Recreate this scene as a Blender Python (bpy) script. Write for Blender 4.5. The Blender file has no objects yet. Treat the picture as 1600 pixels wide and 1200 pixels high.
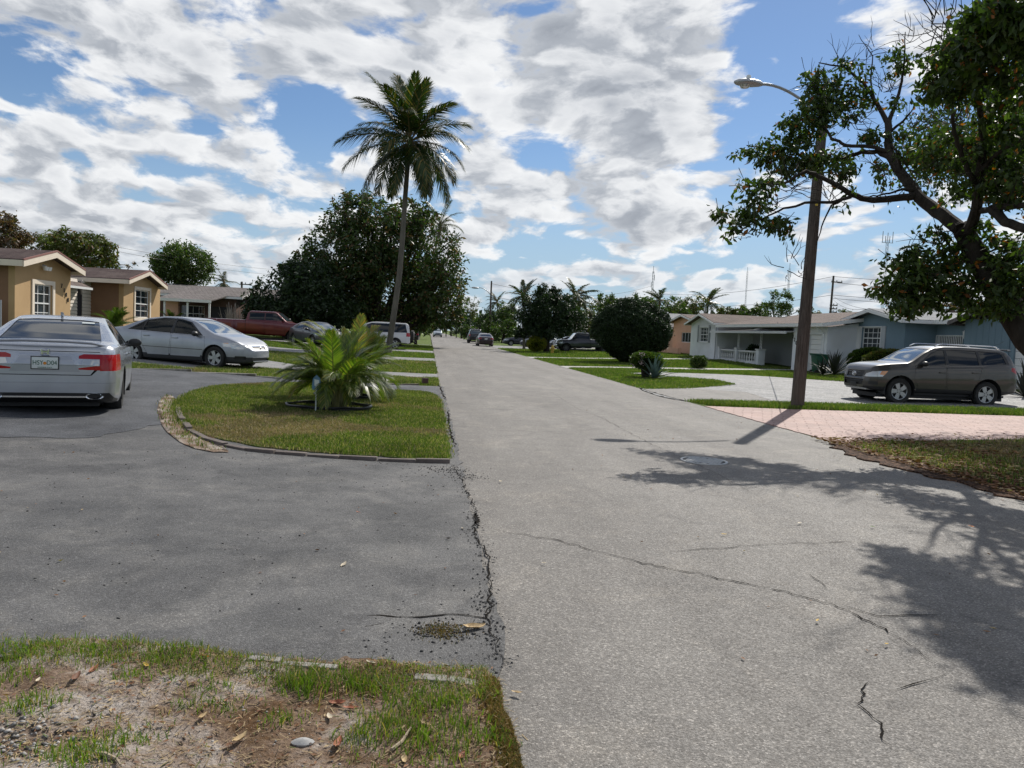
import bpy, bmesh, math, random
import numpy as np
from mathutils import Vector, Matrix
R = math.radians
rng = np.random.default_rng(11); random.seed(11)
scn = bpy.context.scene
COL = scn.collection
# ---------------------------------------------------------------- camera
EYE = np.array([0.0, 0.0, 1.55]); FPX = 1200.0
def _cam_axes(yaw=R(6.3), pitch=R(3.77), roll=R(2.7)):
    f = np.array([math.sin(yaw)*math.cos(pitch), math.cos(yaw)*math.cos(pitch), -math.sin(pitch)])
    rt = np.array([math.cos(yaw), -math.sin(yaw), 0.0]); up = np.cross(rt, f)
    return rt*math.cos(roll)+up*math.sin(roll), -rt*math.sin(roll)+up*math.cos(roll), f
RT, UP, FW = _cam_axes()
cam = bpy.data.objects.new('camera', bpy.data.cameras.new('camera')); COL.objects.link(cam)
cam.matrix_world = Matrix(((RT[0], UP[0], -FW[0], EYE[0]), (RT[1], UP[1], -FW[1], EYE[1]), (RT[2], UP[2], -FW[2], EYE[2]), (0, 0, 0, 1)))
cam.data.sensor_width = 36.0; cam.data.lens = 36.0*FPX/1600.0
cam.data.clip_start = 0.05; cam.data.clip_end = 5000
scn.camera = cam
# surveying helpers: a sight line from the eye meets a height (on_z), a cross-street line (on_y) or a frontage line (on_x)
def ray(px, py): return FW*FPX+RT*(px-800)-UP*(py-600)
def on_z(px, py, z=0.0): d = ray(px, py); return Vector(EYE+d*((z-EYE[2])/d[2]))
def on_y(px, py, y): d = ray(px, py); return Vector(EYE+d*(y/d[1]))
def on_x(px, py, x): d = ray(px, py); return Vector(EYE+d*(x/d[0]))
# ---------------------------------------------------------------- light
SUN_AZ, SUN_EL = R(33.5), R(44)      # azimuth from +Y (up the road) towards +X
sd = Vector((math.sin(SUN_AZ)*math.cos(SUN_EL), math.cos(SUN_AZ)*math.cos(SUN_EL), math.sin(SUN_EL)))
sl = bpy.data.lights.new('sun', 'SUN'); sl.energy = 5.0; sl.angle = R(0.53); sl.color = (1.0, 0.955, 0.88)
sun = bpy.data.objects.new('sun', sl); COL.objects.link(sun)
sun.rotation_euler = (-sd).to_track_quat('-Z', 'Y').to_euler()
vs = scn.view_settings; scn.display_settings.display_device = 'sRGB'
vs.view_transform = 'Standard'; vs.look = 'None'; vs.gamma = 1; vs.use_curve_mapping = False; vs.exposure = 0.0
scn.cycles.max_bounces = 6; scn.cycles.transparent_max_bounces = 12
scn.cycles.diffuse_bounces = 3; scn.cycles.glossy_bounces = 3; scn.cycles.transmission_bounces = 4
scn.cycles.sample_clamp_indirect = 6.0
# ---------------------------------------------------------------- node helper
class NT:
    def __init__(s, nt): s.nt = nt; s.n = nt.nodes; s.l = nt.links
    def node(s, t, **kw):
        n = s.n.new(t)
        for k, v in kw.items(): setattr(n, k, v)
        return n
    def put(s, sock, v):
        if v is None: return
        if isinstance(v, bpy.types.NodeSocket): s.l.new(v, sock)
        else:
            try: sock.default_value = v
            except Exception:
                sock.default_value = tuple(v)+(1.0,) if hasattr(v, '__len__') else (v, v, v, 1.0)
    def math(s, op, a, b=None, c=None, clamp=False):
        n = s.node('ShaderNodeMath', operation=op, use_clamp=clamp); s.put(n.inputs[0], a); s.put(n.inputs[1], b)
        if c is not None: s.put(n.inputs[2], c)
        return n.outputs[0]
    def vec(s, op, a, b=None, out=0):
        n = s.node('ShaderNodeVectorMath', operation=op); s.put(n.inputs[0], a)
        if b is not None: s.put(n.inputs[1], b)
        return n.outputs['Value'] if op in ('DOT_PRODUCT', 'LENGTH', 'DISTANCE') else n.outputs[0]
    def scale(s, a, k): n = s.node('ShaderNodeVectorMath', operation='SCALE'); s.put(n.inputs[0], a); s.put(n.inputs['Scale'], k); return n.outputs[0]
    def noise(s, v, scale, detail=4, rough=0.55, dist=0.0, dim='3D', out='Fac', lac=2.0):
        n = s.node('ShaderNodeTexNoise', noise_dimensions=dim); s.put(n.inputs['Vector'], v)
        n.inputs['Scale'].default_value = scale; n.inputs['Detail'].default_value = detail
        n.inputs['Roughness'].default_value = rough; n.inputs['Distortion'].default_value = dist
        n.inputs['Lacunarity'].default_value = lac
        return n.outputs[out]
    def voro(s, v, scale, feature='F1', out='Distance', rand=1.0, dim='3D'):
        n = s.node('ShaderNodeTexVoronoi', feature=feature, voronoi_dimensions=dim); s.put(n.inputs['Vector'], v)
        n.inputs['Scale'].default_value = scale; n.inputs['Randomness'].default_value = rand
        return n.outputs[out]
    def ramp(s, f, stops, interp='LINEAR'):
        n = s.node('ShaderNodeValToRGB'); s.put(n.inputs[0], f); cr = n.color_ramp; cr.interpolation = interp
        while len(cr.elements) < len(stops): cr.elements.new(0.5)
        for e, (p, c) in zip(cr.elements, stops):
            e.position = p; e.color = tuple(c)+(1,) if hasattr(c, '__len__') else (c, c, c, 1)
        return n.outputs[0]
    def rng(s, f, a, b, c=0.0, d=1.0, smooth=False):
        n = s.node('ShaderNodeMapRange', interpolation_type='SMOOTHSTEP' if smooth else 'LINEAR')
        for i, v in enumerate((f, a, b, c, d)): s.put(n.inputs[i], v)
        return n.outputs[0]
    def mix(s, f, a, b, mode='MIX'):
        n = s.node('ShaderNodeMix', data_type='RGBA', blend_type=mode); s.put(n.inputs[0], f); s.put(n.inputs[6], a); s.put(n.inputs[7], b)
        return n.outputs[2]
    def coord(s, out='Object'): return s.node('ShaderNodeTexCoord').outputs[out]
    def pos(s): return s.node('ShaderNodeNewGeometry').outputs['Position']
    def map(s, v, scale=(1, 1, 1), loc=(0, 0, 0), rot=(0, 0, 0)):
        n = s.node('ShaderNodeMapping'); s.put(n.inputs[0], v); n.inputs[1].default_value = loc; n.inputs[2].default_value = rot; n.inputs[3].default_value = scale
        return n.outputs[0]
    def sep(s, v): n = s.node('ShaderNodeSeparateXYZ'); s.put(n.inputs[0], v); return n.outputs
    def comb(s, x, y, z): n = s.node('ShaderNodeCombineXYZ'); s.put(n.inputs[0], x); s.put(n.inputs[1], y); s.put(n.inputs[2], z); return n.outputs[0]
    def bump(s, h, strength=0.3, dist=0.02, normal=None):
        n = s.node('ShaderNodeBump'); n.inputs['Strength'].default_value = strength; n.inputs['Distance'].default_value = dist
        s.put(n.inputs['Height'], h)
        if normal is not None: s.put(n.inputs['Normal'], normal)
        return n.outputs[0]
MATS = {}
def mat(name, build=None, **kw):
    """build(t, bsdf) may add nodes; kw are plain Principled inputs"""
    if name in MATS: return MATS[name]
    m = bpy.data.materials.new(name); m.use_nodes = True; MATS[name] = m
    nt = m.node_tree; b = nt.nodes['Principled BSDF']
    for k, v in kw.items():
        k = {'color': 'Base Color', 'rough': 'Roughness', 'metal': 'Metallic', 'spec': 'Specular IOR Level', 'coat': 'Coat Weight', 'alpha': 'Alpha', 'coatr': 'Coat Roughness'}[k]
        b.inputs[k].default_value = tuple(v)+(1,) if k == 'Base Color' else v
    if build: build(NT(nt), b)
    return m
def noisy(name, c1, c2, scale=3.0, rough=0.8, bump=0.0, bscale=40.0, detail=5, metal=0.0, stretch=(1, 1, 1), bdist=0.01, spec=0.5, c3=None):
    def f(t, b):
        v = t.map(t.coord(), scale=stretch)
        n = t.noise(v, scale, detail, 0.6)
        c = t.ramp(n, [(0.3, c1), (0.7, c2)])
        if c3: c = t.mix(t.rng(t.noise(v, scale*0.23, 3), 0.5, 0.66), c, c3)
        t.put(b.inputs['Base Color'], c)
        if bump: t.put(b.inputs['Normal'], t.bump(t.noise(v, bscale, 4), bump, bdist))
    return mat(name, f, rough=rough, metal=metal, spec=spec)
# ---------------------------------------------------------------- world: sky with cumulus
world = bpy.data.worlds.new("World"); scn.world = world; world.use_nodes = True
def build_world():
    nt = world.node_tree; nt.nodes.clear(); t = NT(nt)
    d = t.coord('Generated'); s = t.sep(d)
    sky = t.node('ShaderNodeTexSky', sky_type='NISHITA'); sky.sun_disc = False
    sky.sun_elevation = SUN_EL; sky.sun_rotation = SUN_AZ; sky.air_density = 1.0; sky.dust_density = 0.15; sky.ozone_density = 2.6
    zz = t.math('ADD', t.math('MAXIMUM', s[2], 0.0), 0.29)
    P = t.comb(t.math('DIVIDE', s[0], zz), t.math('DIVIDE', s[1], zz), t.math('MULTIPLY', s[2], 2.6))
    warp = t.scale(t.vec('SUBTRACT', t.noise(P, 2.3, 3, 0.5, out='Color'), (0.5, 0.5, 0.5)), 0.22)
    Pw = t.vec('ADD', P, warp)
    def field(off):
        q = t.vec('ADD', Pw, off) if off else Pw
        q = t.vec('MULTIPLY', q, (1.6, 1.15, 1.6))
        big = t.noise(q, 2.3, 2, 0.5); fine = t.noise(q, 5.4, 11, 0.59, 0.0)
        bil = t.voro(t.vec('ADD', q, t.scale(t.noise(q, 9, 3, out='Color'), 0.07)), 7.5, 'SMOOTH_F1')   # rounded cauliflower heads
        return t.math('ADD', t.math('ADD', t.math('MULTIPLY', big, 0.50), t.math('MULTIPLY', fine, 0.60)), t.math('MULTIPLY', bil, -0.30))
    # where the sky of that noon is open and where it is full: broad banks and gaps by bearing and height
    def spot(px, py, rx, ry, amp):
        v = ray(px, py); v = v/np.linalg.norm(v)
        dv = t.vec('MULTIPLY', t.vec('SUBTRACT', d, tuple(v)), (1200/rx, 1200/rx, 1200/ry))
        e = t.math('EXPONENT', t.math('MULTIPLY', t.vec('DOT_PRODUCT', dv, dv), -1.0))
        return t.math('MULTIPLY', e, amp)
    spots = [(500, 195, 62, 60, -.15), (395, 130, 55, 30, -.07), (215, 128, 50, 28, -.10), (15, 110, 50, 60, -.14), (705, 160, 50, 40, -.10),
             (1240, 100, 100, 85, -.26), (860, 238, 100, 26, -.12), (1225, 225, 80, 60, -.12), (300, 275, 120, 14, -.10), (790, 300, 50, 20, -.05), (440, 318, 70, 16, -.10),
             (900, 390, 90, 26, -.10), (1080, 400, 150, 20, -.10), (1200, 380, 70, 50, -.10), (1450, 250, 110, 110, -.14), (420, 375, 80, 14, -.05),
             (200, 50, 260, 70, .14), (320, 180, 110, 70, .08), (40, 180, 60, 50, .05), (620, 60, 120, 50, .06), (850, 40, 290, 65, .18), (90, 280, 170, 120, .13), (760, 255, 60, 60, .10), (1000, 130, 150, 70, .16), (1060, 240, 150, 50, .17),
             (840, 295, 110, 28, .13), (1040, 345, 120, 30, .18), (750, 365, 70, 26, .13), (1400, 60, 120, 50, .13), (1290, 360, 90, 40, .10), (1300, 440, 260, 18, .10), (950, 425, 60, 14, .12), (150, 390, 240, 50, .10), (330, 330, 120, 40, .06)]
    bias = None
    for a in spots:
        sp = spot(*a); bias = sp if bias is None else t.math('ADD', bias, sp)
    base = t.math('ADD', field(None), bias)
    dens = t.rng(base, 0.362, 0.488, smooth=True)
    # self shading: how much cloud lies towards the sun
    lit = t.math('ADD', field((0.05, -0.05, 0.06)), bias)
    thick = t.rng(base, 0.46, 0.86)
    sh = t.rng(t.math('SUBTRACT', lit, base), -0.08, 0.08)
    shade = t.math('ADD', t.math('MULTIPLY', thick, 0.62), t.math('MULTIPLY', sh, 0.50), clamp=True)
    ccol = t.ramp(shade, [(0.0, (10.6, 10.7, 10.8)), (0.28, (8.6, 8.8, 9.1)), (0.62, (5.0, 5.35, 5.9)), (1.0, (3.1, 3.4, 3.95))])
    wh = t.rng(s[2], 0.0, 0.10, 1.0, 0.0)   # towards the horizon the clouds lose contrast
    ccol = t.mix(t.math('MULTIPLY', wh, 0.55), ccol, (6.6, 7.2, 8.0, 1))
    dens = t.math('MULTIPLY', dens, t.rng(s[2], -0.01, 0.015))
    dens = t.math('MULTIPLY', dens, t.rng(s[2], 0.0, 0.1, 0.7, 0.985))
    skc = t.mix(t.rng(s[2], 0.0, 0.26, 0.85, 0.0, True), t.mix(1.0, sky.outputs[0], (0.84, 0.93, 1.03, 1), 'MULTIPLY'), (4.4, 6.0, 7.6, 1))
    col = t.mix(dens, skc, ccol)
    bg = t.node('ShaderNodeBackground'); t.put(bg.inputs[0], col); bg.inputs[1].default_value = 0.09
    out = t.node('ShaderNodeOutputWorld'); t.l.new(bg.outputs[0], out.inputs[0])
build_world()
world.cycles.sampling_method = 'MANUAL'; world.cycles.sample_map_resolution = 512
# ---------------------------------------------------------------- object helpers
def link(o, parent=None, label=None, cat=None, group=None, kind=None):
    COL.objects.link(o)
    if parent is not None: o.parent = parent
    if label: o['label'] = label
    if cat: o['category'] = cat
    if group: o['group'] = group
    if kind: o['kind'] = kind
    return o
def empty(name, loc=(0, 0, 0), rz=0.0, label=None, cat=None, group=None):
    o = bpy.data.objects.new(name, None); o.location = loc; o.rotation_euler = (0, 0, rz); o.empty_display_size = 0.1
    return link(o, None, label, cat, group)
def mesh_obj(name, verts, faces, m, parent=None, smooth=False, **kw):
    me = bpy.data.meshes.new(name)
    if isinstance(faces, np.ndarray):
        verts = np.asarray(verts, dtype=np.float32); n, k = faces.shape
        me.vertices.add(len(verts)); me.vertices.foreach_set('co', verts.ravel())
        me.loops.add(n*k); me.loops.foreach_set('vertex_index', faces.astype(np.int32).ravel())
        me.polygons.add(n); me.polygons.foreach_set('loop_start', np.arange(0, n*k, k, dtype=np.int32))
        me.update(calc_edges=True)
    else:
        me.from_pydata([tuple(v) for v in verts], [], faces); me.update()
    if smooth: me.shade_smooth()
    for mm in (m if isinstance(m, (list, tuple)) else [m]): me.materials.append(mm)
    return link(bpy.data.objects.new(name, me), parent, **kw)
class MB:
    """collects simple solids and links them as one mesh object"""
    def __init__(s): s.v = []; s.f = []
    def add(s, vs_, fs): o = len(s.v); s.v += [tuple(v) for v in vs_]; s.f += [tuple(i+o for i in f) for f in fs]; return s
    def box(s, c, d, rz=0.0, rot=None):
        x, y, z = d[0]/2, d[1]/2, d[2]/2
        vs_ = [Vector(p) for p in ((-x,-y,-z),(x,-y,-z),(x,y,-z),(-x,y,-z),(-x,-y,z),(x,-y,z),(x,y,z),(-x,y,z))]
        M = rot if rot is not None else Matrix.Rotation(rz, 3, 'Z')
        return s.add([M @ v+Vector(c) for v in vs_], [(0,3,2,1),(4,5,6,7),(0,1,5,4),(1,2,6,5),(2,3,7,6),(3,0,4,7)])
    def bx(s, x0, x1, y0, y1, z0, z1): return s.box(((x0+x1)/2, (y0+y1)/2, (z0+z1)/2), (abs(x1-x0), abs(y1-y0), abs(z1-z0)))
    def tube(s, pts, rad, n=8, cap=True):
        pts = [Vector(p) for p in pts]; k = len(pts)
        if not hasattr(rad, '__len__'): rad = [rad]*k
        up = None; rings = []
        for i in range(k):
            tn = (pts[min(i+1, k-1)]-pts[max(i-1, 0)]).normalized()
            if up is None: up = Vector((0, 0, 1)) if abs(tn.z) < 0.9 else Vector((1, 0, 0))
            a = tn.cross(up).normalized(); up = a.cross(tn).normalized()
            rings.append([pts[i]+(a*math.cos(2*math.pi*j/n)+up*math.sin(2*math.pi*j/n))*rad[i] for j in range(n)])
        vs_ = [v for r in rings for v in r]; fs = []
        for i in range(k-1):
            for j in range(n):
                fs.append((i*n+j, i*n+(j+1) % n, (i+1)*n+(j+1) % n, (i+1)*n+j))
        if cap: fs += [tuple(range(n-1, -1, -1)), tuple((k-1)*n+j for j in range(n))]
        return s.add(vs_, fs)
    def lathe(s, prof, c=(0, 0, 0), n=24, axis='z'):
        vs_ = []; fs = []
        for (r, h) in prof:
            for j in range(n):
                a = 2*math.pi*j/n; p = (r*math.cos(a), r*math.sin(a), h)
                if axis == 'y': p = (p[0], p[2], p[1])
                if axis == 'x': p = (p[2], p[0], p[1])
                vs_.append((p[0]+c[0], p[1]+c[1], p[2]+c[2]))
        for i in range(len(prof)-1):
            for j in range(n): fs.append((i*n+j, i*n+(j+1) % n, (i+1)*n+(j+1) % n, (i+1)*n+j))
        return s.add(vs_, fs)
    def prism(s, poly, d, o=(0, 0, 0)):
        """poly: 3D points of one face, d: extrusion vector"""
        n = len(poly); d = Vector(d); a = [Vector(p)+Vector(o) for p in poly]
        return s.add(a+[p+d for p in a], [tuple(range(n-1, -1, -1)), tuple(range(n, 2*n))]+[(i, (i+1) % n, n+(i+1) % n, n+i) for i in range(n)])
    def build(s, name, m, parent=None, smooth=False, bevel=0.0, angle=35, **kw):
        me = bpy.data.meshes.new(name); me.from_pydata(s.v, [], s.f); me.update()
        bm = bmesh.new(); bm.from_mesh(me); bmesh.ops.recalc_face_normals(bm, faces=bm.faces)
        if bevel: bmesh.ops.bevel(bm, geom=[e for e in bm.edges if e.is_manifold and e.calc_face_angle(0) > R(30)], offset=bevel, segments=2, affect='EDGES', profile=0.6)
        if smooth or bevel:
            for f in bm.faces: f.smooth = True
            for e in bm.edges:
                if e.is_manifold and e.calc_face_angle(0) > R(angle): e.smooth = False
        bm.to_mesh(me); bm.free(); me.materials.append(m)
        return link(bpy.data.objects.new(name, me), parent, **kw)
def copy_tree(o, parent=None):
    c = o.copy(); COL.objects.link(c)
    if parent is not None: c.parent = parent
    for ch in list(o.children): copy_tree(ch, c)
    return c
# ================================================================ ground
RX0, RX1 = 0.33, 6.72     # road edges
def gh(x, y):
    """ground height: road level 0, front yards rise to the houses"""
    if x < RX0: return float(np.interp(-x, [0, 3, 14, 60], [0.0, 0.05, 0.5, 0.55]))
    if x > RX1:
        t = min(max((y-44)/14, 0), 1); top = 0.22+0.26*t
        return float(np.interp(x, [RX1, 10, 22, 60], [0.0, 0.05, top, top+.05]))
    return 0.0
def lawn_mat(name, g1, g2, dry, dryamt, scale=1.0):
    def f(t, b):
        p = t.pos(); n1 = t.noise(p, 55, 5, 0.7); n2 = t.noise(p, 0.55*scale, 5, 0.65, 0.4); n3 = t.noise(p, 9, 4, 0.7)
        c = t.mix(t.rng(n3, 0.35, 0.65), g1, g2)
        c = t.mix(t.math('MULTIPLY', t.rng(t.math('ADD', t.math('MULTIPLY', n2, 0.75), t.math('MULTIPLY', n3, 0.25)), 0.53-dryamt, 0.66-dryamt), 0.85), c, dry)
        c = t.mix(1.0, c, t.ramp(n1, [(0.3, 0.45), (0.7, 1.35)]), 'MULTIPLY')
        t.put(b.inputs['Base Color'], c)
        t.put(b.inputs['Normal'], t.bump(n1, 0.9, 0.04))
    return mat(name, f, rough=0.9, spec=0.15)
M_lawn = lawn_mat('lawn_turf', (0.060, 0.105, 0.014), (0.125, 0.17, 0.03), (0.20, 0.17, 0.085), 0.0)
M_lawnR = lawn_mat('lush_turf', (0.060, 0.105, 0.014), (0.115, 0.16, 0.025), (0.17, 0.17, 0.06), -0.02)
M_isl = lawn_mat('island_turf', (0.075, 0.11, 0.02), (0.15, 0.19, 0.035), (0.25, 0.19, 0.12), 0.03)
def asphalt(name, lo, hi, speck, sscale=120.0, stain=0.5, tint=(1, 1, 1), patches=0.3, streak=True):
    def f(t, b):
        p = t.pos(); st = t.map(p, scale=(1.0, 0.22 if streak else 1.0, 1.0))
        broad = t.noise(st, 0.9, 5, 0.6, 0.5); mid = t.noise(p, 3.5, 5, 0.65); fine = t.noise(p, sscale*1.2, 2, 0.6)
        trk = t.noise(t.map(p, scale=(1.5, 0.03 if streak else .9, 1)), 1.0, 3, .5)
        v = t.math('ADD', t.math('ADD', t.math('MULTIPLY', broad, 0.45), t.math('MULTIPLY', mid, 0.30)), t.math('MULTIPLY', trk, .25))
        c = t.ramp(v, [(0.38, lo), (0.62, hi)])
        vn = t.node('ShaderNodeTexVoronoi', feature='F1'); t.put(vn.inputs['Vector'], p); vn.inputs['Scale'].default_value = sscale
        cell = t.sep(vn.outputs['Color'])
        ag = t.ramp(cell[0], [(0.0, 0.50), (0.35, 0.86), (0.80, 1.1), (0.93, 1.9), (1.0, 2.6)])
        c = t.mix(speck, c, t.mix(1.0, c, ag, 'MULTIPLY'))
        c = t.mix(0.5, c, t.mix(1.0, c, t.ramp(fine, [(0.3, 0.55), (0.7, 1.45)]), 'MULTIPLY'))
        dk = t.rng(t.noise(p, 1.7, 6, 0.7, 0.8), 0.54, 0.70)
        c = t.mix(t.math('MULTIPLY', dk, stain), c, t.mix(1.0, c, (0.5, 0.5, 0.52, 1), 'MULTIPLY'))
        lt = t.rng(t.noise(t.map(p, loc=(31, 7, 0)), 1.1, 6, 0.7, 0.8), 0.51, 0.68)
        c = t.mix(t.math('MULTIPLY', lt, patches), c, t.mix(1.0, c, (1.7, 1.65, 1.55, 1), 'MULTIPLY'))
        c = t.mix(1.0, c, tuple(tint)+(1,), 'MULTIPLY')
        t.put(b.inputs['Base Color'], c)
        h = t.math('ADD', t.math('MULTIPLY', vn.outputs['Distance'], -0.8), t.math('MULTIPLY', fine, 0.5))
        t.put(b.inputs['Normal'], t.bump(h, 0.55, 0.006))
        t.put(b.inputs['Roughness'], t.rng(cell[1], 0, 1, 0.55, 0.95))
    return mat(name, f, rough=0.85, spec=0.35)
M_road = asphalt('worn_road_asphalt', (0.122, 0.112, 0.101), (0.190, 0.177, 0.160), 0.7, 130, 0.55, patches=0.4)
M_drive = asphalt('sealed_drive_asphalt', (0.048, 0.048, 0.049), (0.115, 0.112, 0.109), 0.6, 140, 0.7, patches=0.7, streak=False)
M_darkdrive = asphalt('fresh_black_asphalt', (0.035, 0.037, 0.042), (0.085, 0.088, 0.095), 0.6, 110, 0.5, streak=False)
M_drive2 = asphalt('grey_drive_asphalt', (0.15, 0.15, 0.15), (0.23, 0.225, 0.22), 0.6, 70, 0.4, streak=False)
M_gravel = asphalt('pale_gravel_drive', (0.14, 0.14, 0.138), (0.235, 0.23, 0.225), 0.9, 45, 0.6, streak=False)
M_conc = asphalt('pale_concrete_path', (0.29, 0.28, 0.26), (0.40, 0.39, 0.36), 0.35, 90, 0.3, streak=False)
def _pink(t, b):
    p = t.pos(); pr = t.map(p, rot=(0, 0, R(24)))
    w = t.vec('ADD', pr, t.scale(t.noise(p, 3.0, 3, out='Color'), 0.12))
    br = t.node('ShaderNodeTexBrick'); t.put(br.inputs['Vector'], w); br.inputs['Scale'].default_value = 1.0
    br.inputs['Mortar Size'].default_value = 0.012; br.inputs['Brick Width'].default_value = 0.42; br.inputs['Row Height'].default_value = 0.21; br.inputs['Mortar Smooth'].default_value = 0.4
    for i, c in ((1, (0.32, 0.200, 0.165)), (2, (0.385, 0.25, 0.215)), (3, (0.20, 0.105, 0.085))): t.put(br.inputs[i], c+(1,))
    c = t.mix(1.0, br.outputs[0], t.ramp(t.noise(p, 1.3, 6, 0.7), [(0.3, 0.72), (0.7, 1.15)]), 'MULTIPLY')
    c = t.mix(t.rng(t.noise(p, 5, 5, 0.7), 0.58, 0.72, 0, 0.5), c, (0.43, 0.32, 0.29, 1))
    c = t.mix(t.rng(t.noise(p, 40, 3, 0.7), 0.66, 0.8, 0, 0.6), c, (0.28, 0.17, 0.13, 1))
    t.put(b.inputs['Base Color'], c)
    t.put(b.inputs['Normal'], t.bump(t.math('MULTIPLY', br.outputs['Fac'], -1.0), 0.7, 0.02))
M_pink = mat('pink_stamped_concrete', _pink, rough=0.7, spec=0.4)
def _soil(t, b):
    p = t.pos(); n = t.noise(p, 2.4, 6, 0.7, 0.3); f = t.noise(p, 70, 4, 0.75); g = t.noise(p, 14, 5, 0.7)
    sx = t.sep(p)[0]; n = t.math('SUBTRACT', n, t.rng(sx, -1.0, 0, 0, .11)); c = t.ramp(n, [(0.33, (0.12, 0.070, 0.036)), (0.46, (0.23, 0.165, 0.12)), (0.58, (0.42, 0.37, 0.325))])
    c = t.mix(1.0, c, t.ramp(f, [(0.3, 0.55), (0.7, 1.3)]), 'MULTIPLY')
    c = t.mix(t.rng(g, 0.55, 0.7, 0, 0.7), c, (0.12, 0.08, 0.045, 1))
    c = t.mix(t.rng(t.voro(p, 75), 0.10, 0.16, 0.5, 0), c, (0.5, 0.46, 0.42, 1))
    t.put(b.inputs['Base Color'], c); t.put(b.inputs['Normal'], t.bump(t.math('ADD', f, t.math('MULTIPLY', g, 2.0)), 0.8, 0.02))
M_soil = mat('sandy_verge_soil', _soil, rough=0.95, spec=0.1)
def _mulch(t, b):
    p = t.pos(); v = t.voro(p, 28, out='Color'); 
    c = t.mix(1.0, t.ramp(t.sep(v)[0], [(0.0, (0.025, 0.015, 0.01)), (0.6, (0.075, 0.042, 0.026)), (1.0, (0.19, 0.11, 0.07))]), t.ramp(t.noise(p, 60, 3), [(0.3, 0.5), (0.7, 1.4)]), 'MULTIPLY')
    t.put(b.inputs['Base Color'], c); t.put(b.inputs['Normal'], t.bump(t.voro(p, 28), 0.8, 0.03))
M_mulch = mat('bark_mulch', _mulch, rough=0.9, spec=0.15)
def sheet(name, poly, m, lift, step=1.0, wob=0.0, seedv=0, thick=0.0, **kw):
    """a patch of ground inside the outline poly, draped on gh(), lifted by lift"""
    pts = [Vector((p[0], p[1], 0)) for p in poly]
    if wob:
        r = random.Random(seedv+5); out = []
        for i, a in enumerate(pts):
            b_ = pts[(i+1) % len(pts)]; L = (b_-a).length; n = max(1, int(L/0.16)) if L < 60 else 1
            nrm = Vector((-(b_-a).y, (b_-a).x, 0)).normalized() if L > 1e-6 else Vector()
            for k in range(n):
                q = a.lerp(b_, k/n)
                if abs(q.x) < 14 and -1 < q.y < 42: q = q+nrm*r.uniform(-wob, wob)
                out.append(q)
        pts = out
    bm = bmesh.new(); vs_ = [bm.verts.new(p) for p in pts]; bm.faces.new(vs_); bmesh.ops.triangulate(bm, faces=bm.faces, ngon_method='EAR_CLIP')
    xs = [p.x for p in pts]; ys = [p.y for p in pts]
    def cuts(lo, hi, ax):
        c = [k*step for k in range(math.ceil(lo/step), math.floor(hi/step)+1) if abs(k*step) < 70]
        if ax == 0: c += [-60, -14, -3, RX0, RX1, 10, 22, 60]
        else: c += [44, 58]
        return [v for v in set(c) if lo < v < hi]
    for ax, (lo, hi) in ((0, (min(xs), max(xs))), (1, (min(ys), max(ys)))):
        for v in cuts(lo, hi, ax):
            co = (v, 0, 0) if ax == 0 else (0, v, 0); no = (1, 0, 0) if ax == 0 else (0, 1, 0)
            bmesh.ops.bisect_plane(bm, geom=list(bm.verts)+list(bm.edges)+list(bm.faces), plane_co=co, plane_no=no, dist=1e-5)
    for v in bm.verts: v.co.z = gh(v.co.x, v.co.y)+lift
    bmesh.ops.recalc_face_normals(bm, faces=bm.faces)
    if bm.faces and sum(f.normal.z for f in bm.faces) < 0: bmesh.ops.reverse_faces(bm, faces=bm.faces)
    if lift > -.02:   # a skirt, so no gap shows below the edge
        ex = bmesh.ops.extrude_edge_only(bm, edges=[e for e in bm.edges if e.is_boundary])
        for v in ex['geom']:
            if isinstance(v, bmesh.types.BMVert): v.co.z -= .06
    me = bpy.data.meshes.new(name); bm.to_mesh(me); bm.free(); me.materials.append(m)
    kw.setdefault('kind', 'structure')
    return link(bpy.data.objects.new(name, me), None, **kw)
def smooth_loop(pts, n=6, closed=True):
    out = []; k = len(pts)
    for i in range(k if closed else k-1):
        p0, p1, p2, p3 = [Vector((*pts[j % k if closed else min(max(j, 0), k-1)], 0)) for j in (i-1, i, i+1, i+2)]
        for s in range(n):
            t = s/n
            out.append(0.5*((2*p1)+(-p0+p2)*t+(2*p0-5*p1+4*p2-p3)*t*t+(-p0+3*p1-3*p2+p3)*t**3))
    return [(p.x, p.y) for p in out]
# base terrain to the horizon
sheet('ground', [(-1500, -60), (1500, -60), (1500, 3000), (-1500, 3000)], M_lawn, -0.03, step=4)
sheet('road', [(RX0, -8), (RX1, -8), (RX1+.1, 20), (RX1, 60), (RX1, 420), (RX0, 420), (RX0, 40), (RX0, 20)], M_road, -0.004, step=4, wob=0.035, seedv=3)
ISLAND = smooth_loop([(0.30, 9.12), (-0.4, 9.14), (-0.9, 9.17), (-1.44, 9.27), (-2.12, 9.56), (-3.08, 10.5), (-3.8, 12.1), (-4.25, 13.6), (-4.5, 15.6), (-4.35, 17.4), (-3.6, 18.9), (-2.6, 19.5), (-1.0, 18.8), (0.2, 17.9)], 5)
ISLAND = [(p[0], max(p[1], 9.08)) for p in ISLAND if p[0] < 0.34]
sheet('driveway', [(RX0-.03, 3.2), (-.15, 3.28), (-.73, 3.36), (-1.33, 3.46), (-2.2, 3.52), (-14, 4.1), (-14, 8), (-11.0, 14), (-9.6, 17.2), (-7.3, 20.1), (-5.7, 20.6), (-3.8, 20.5), (-1.5, 20.9), (RX0+.10, 21.2), (RX0+.10, 9.0), (RX0+.10, 3.5)], M_drive, 0.006, wob=0.03, seedv=1)
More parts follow.
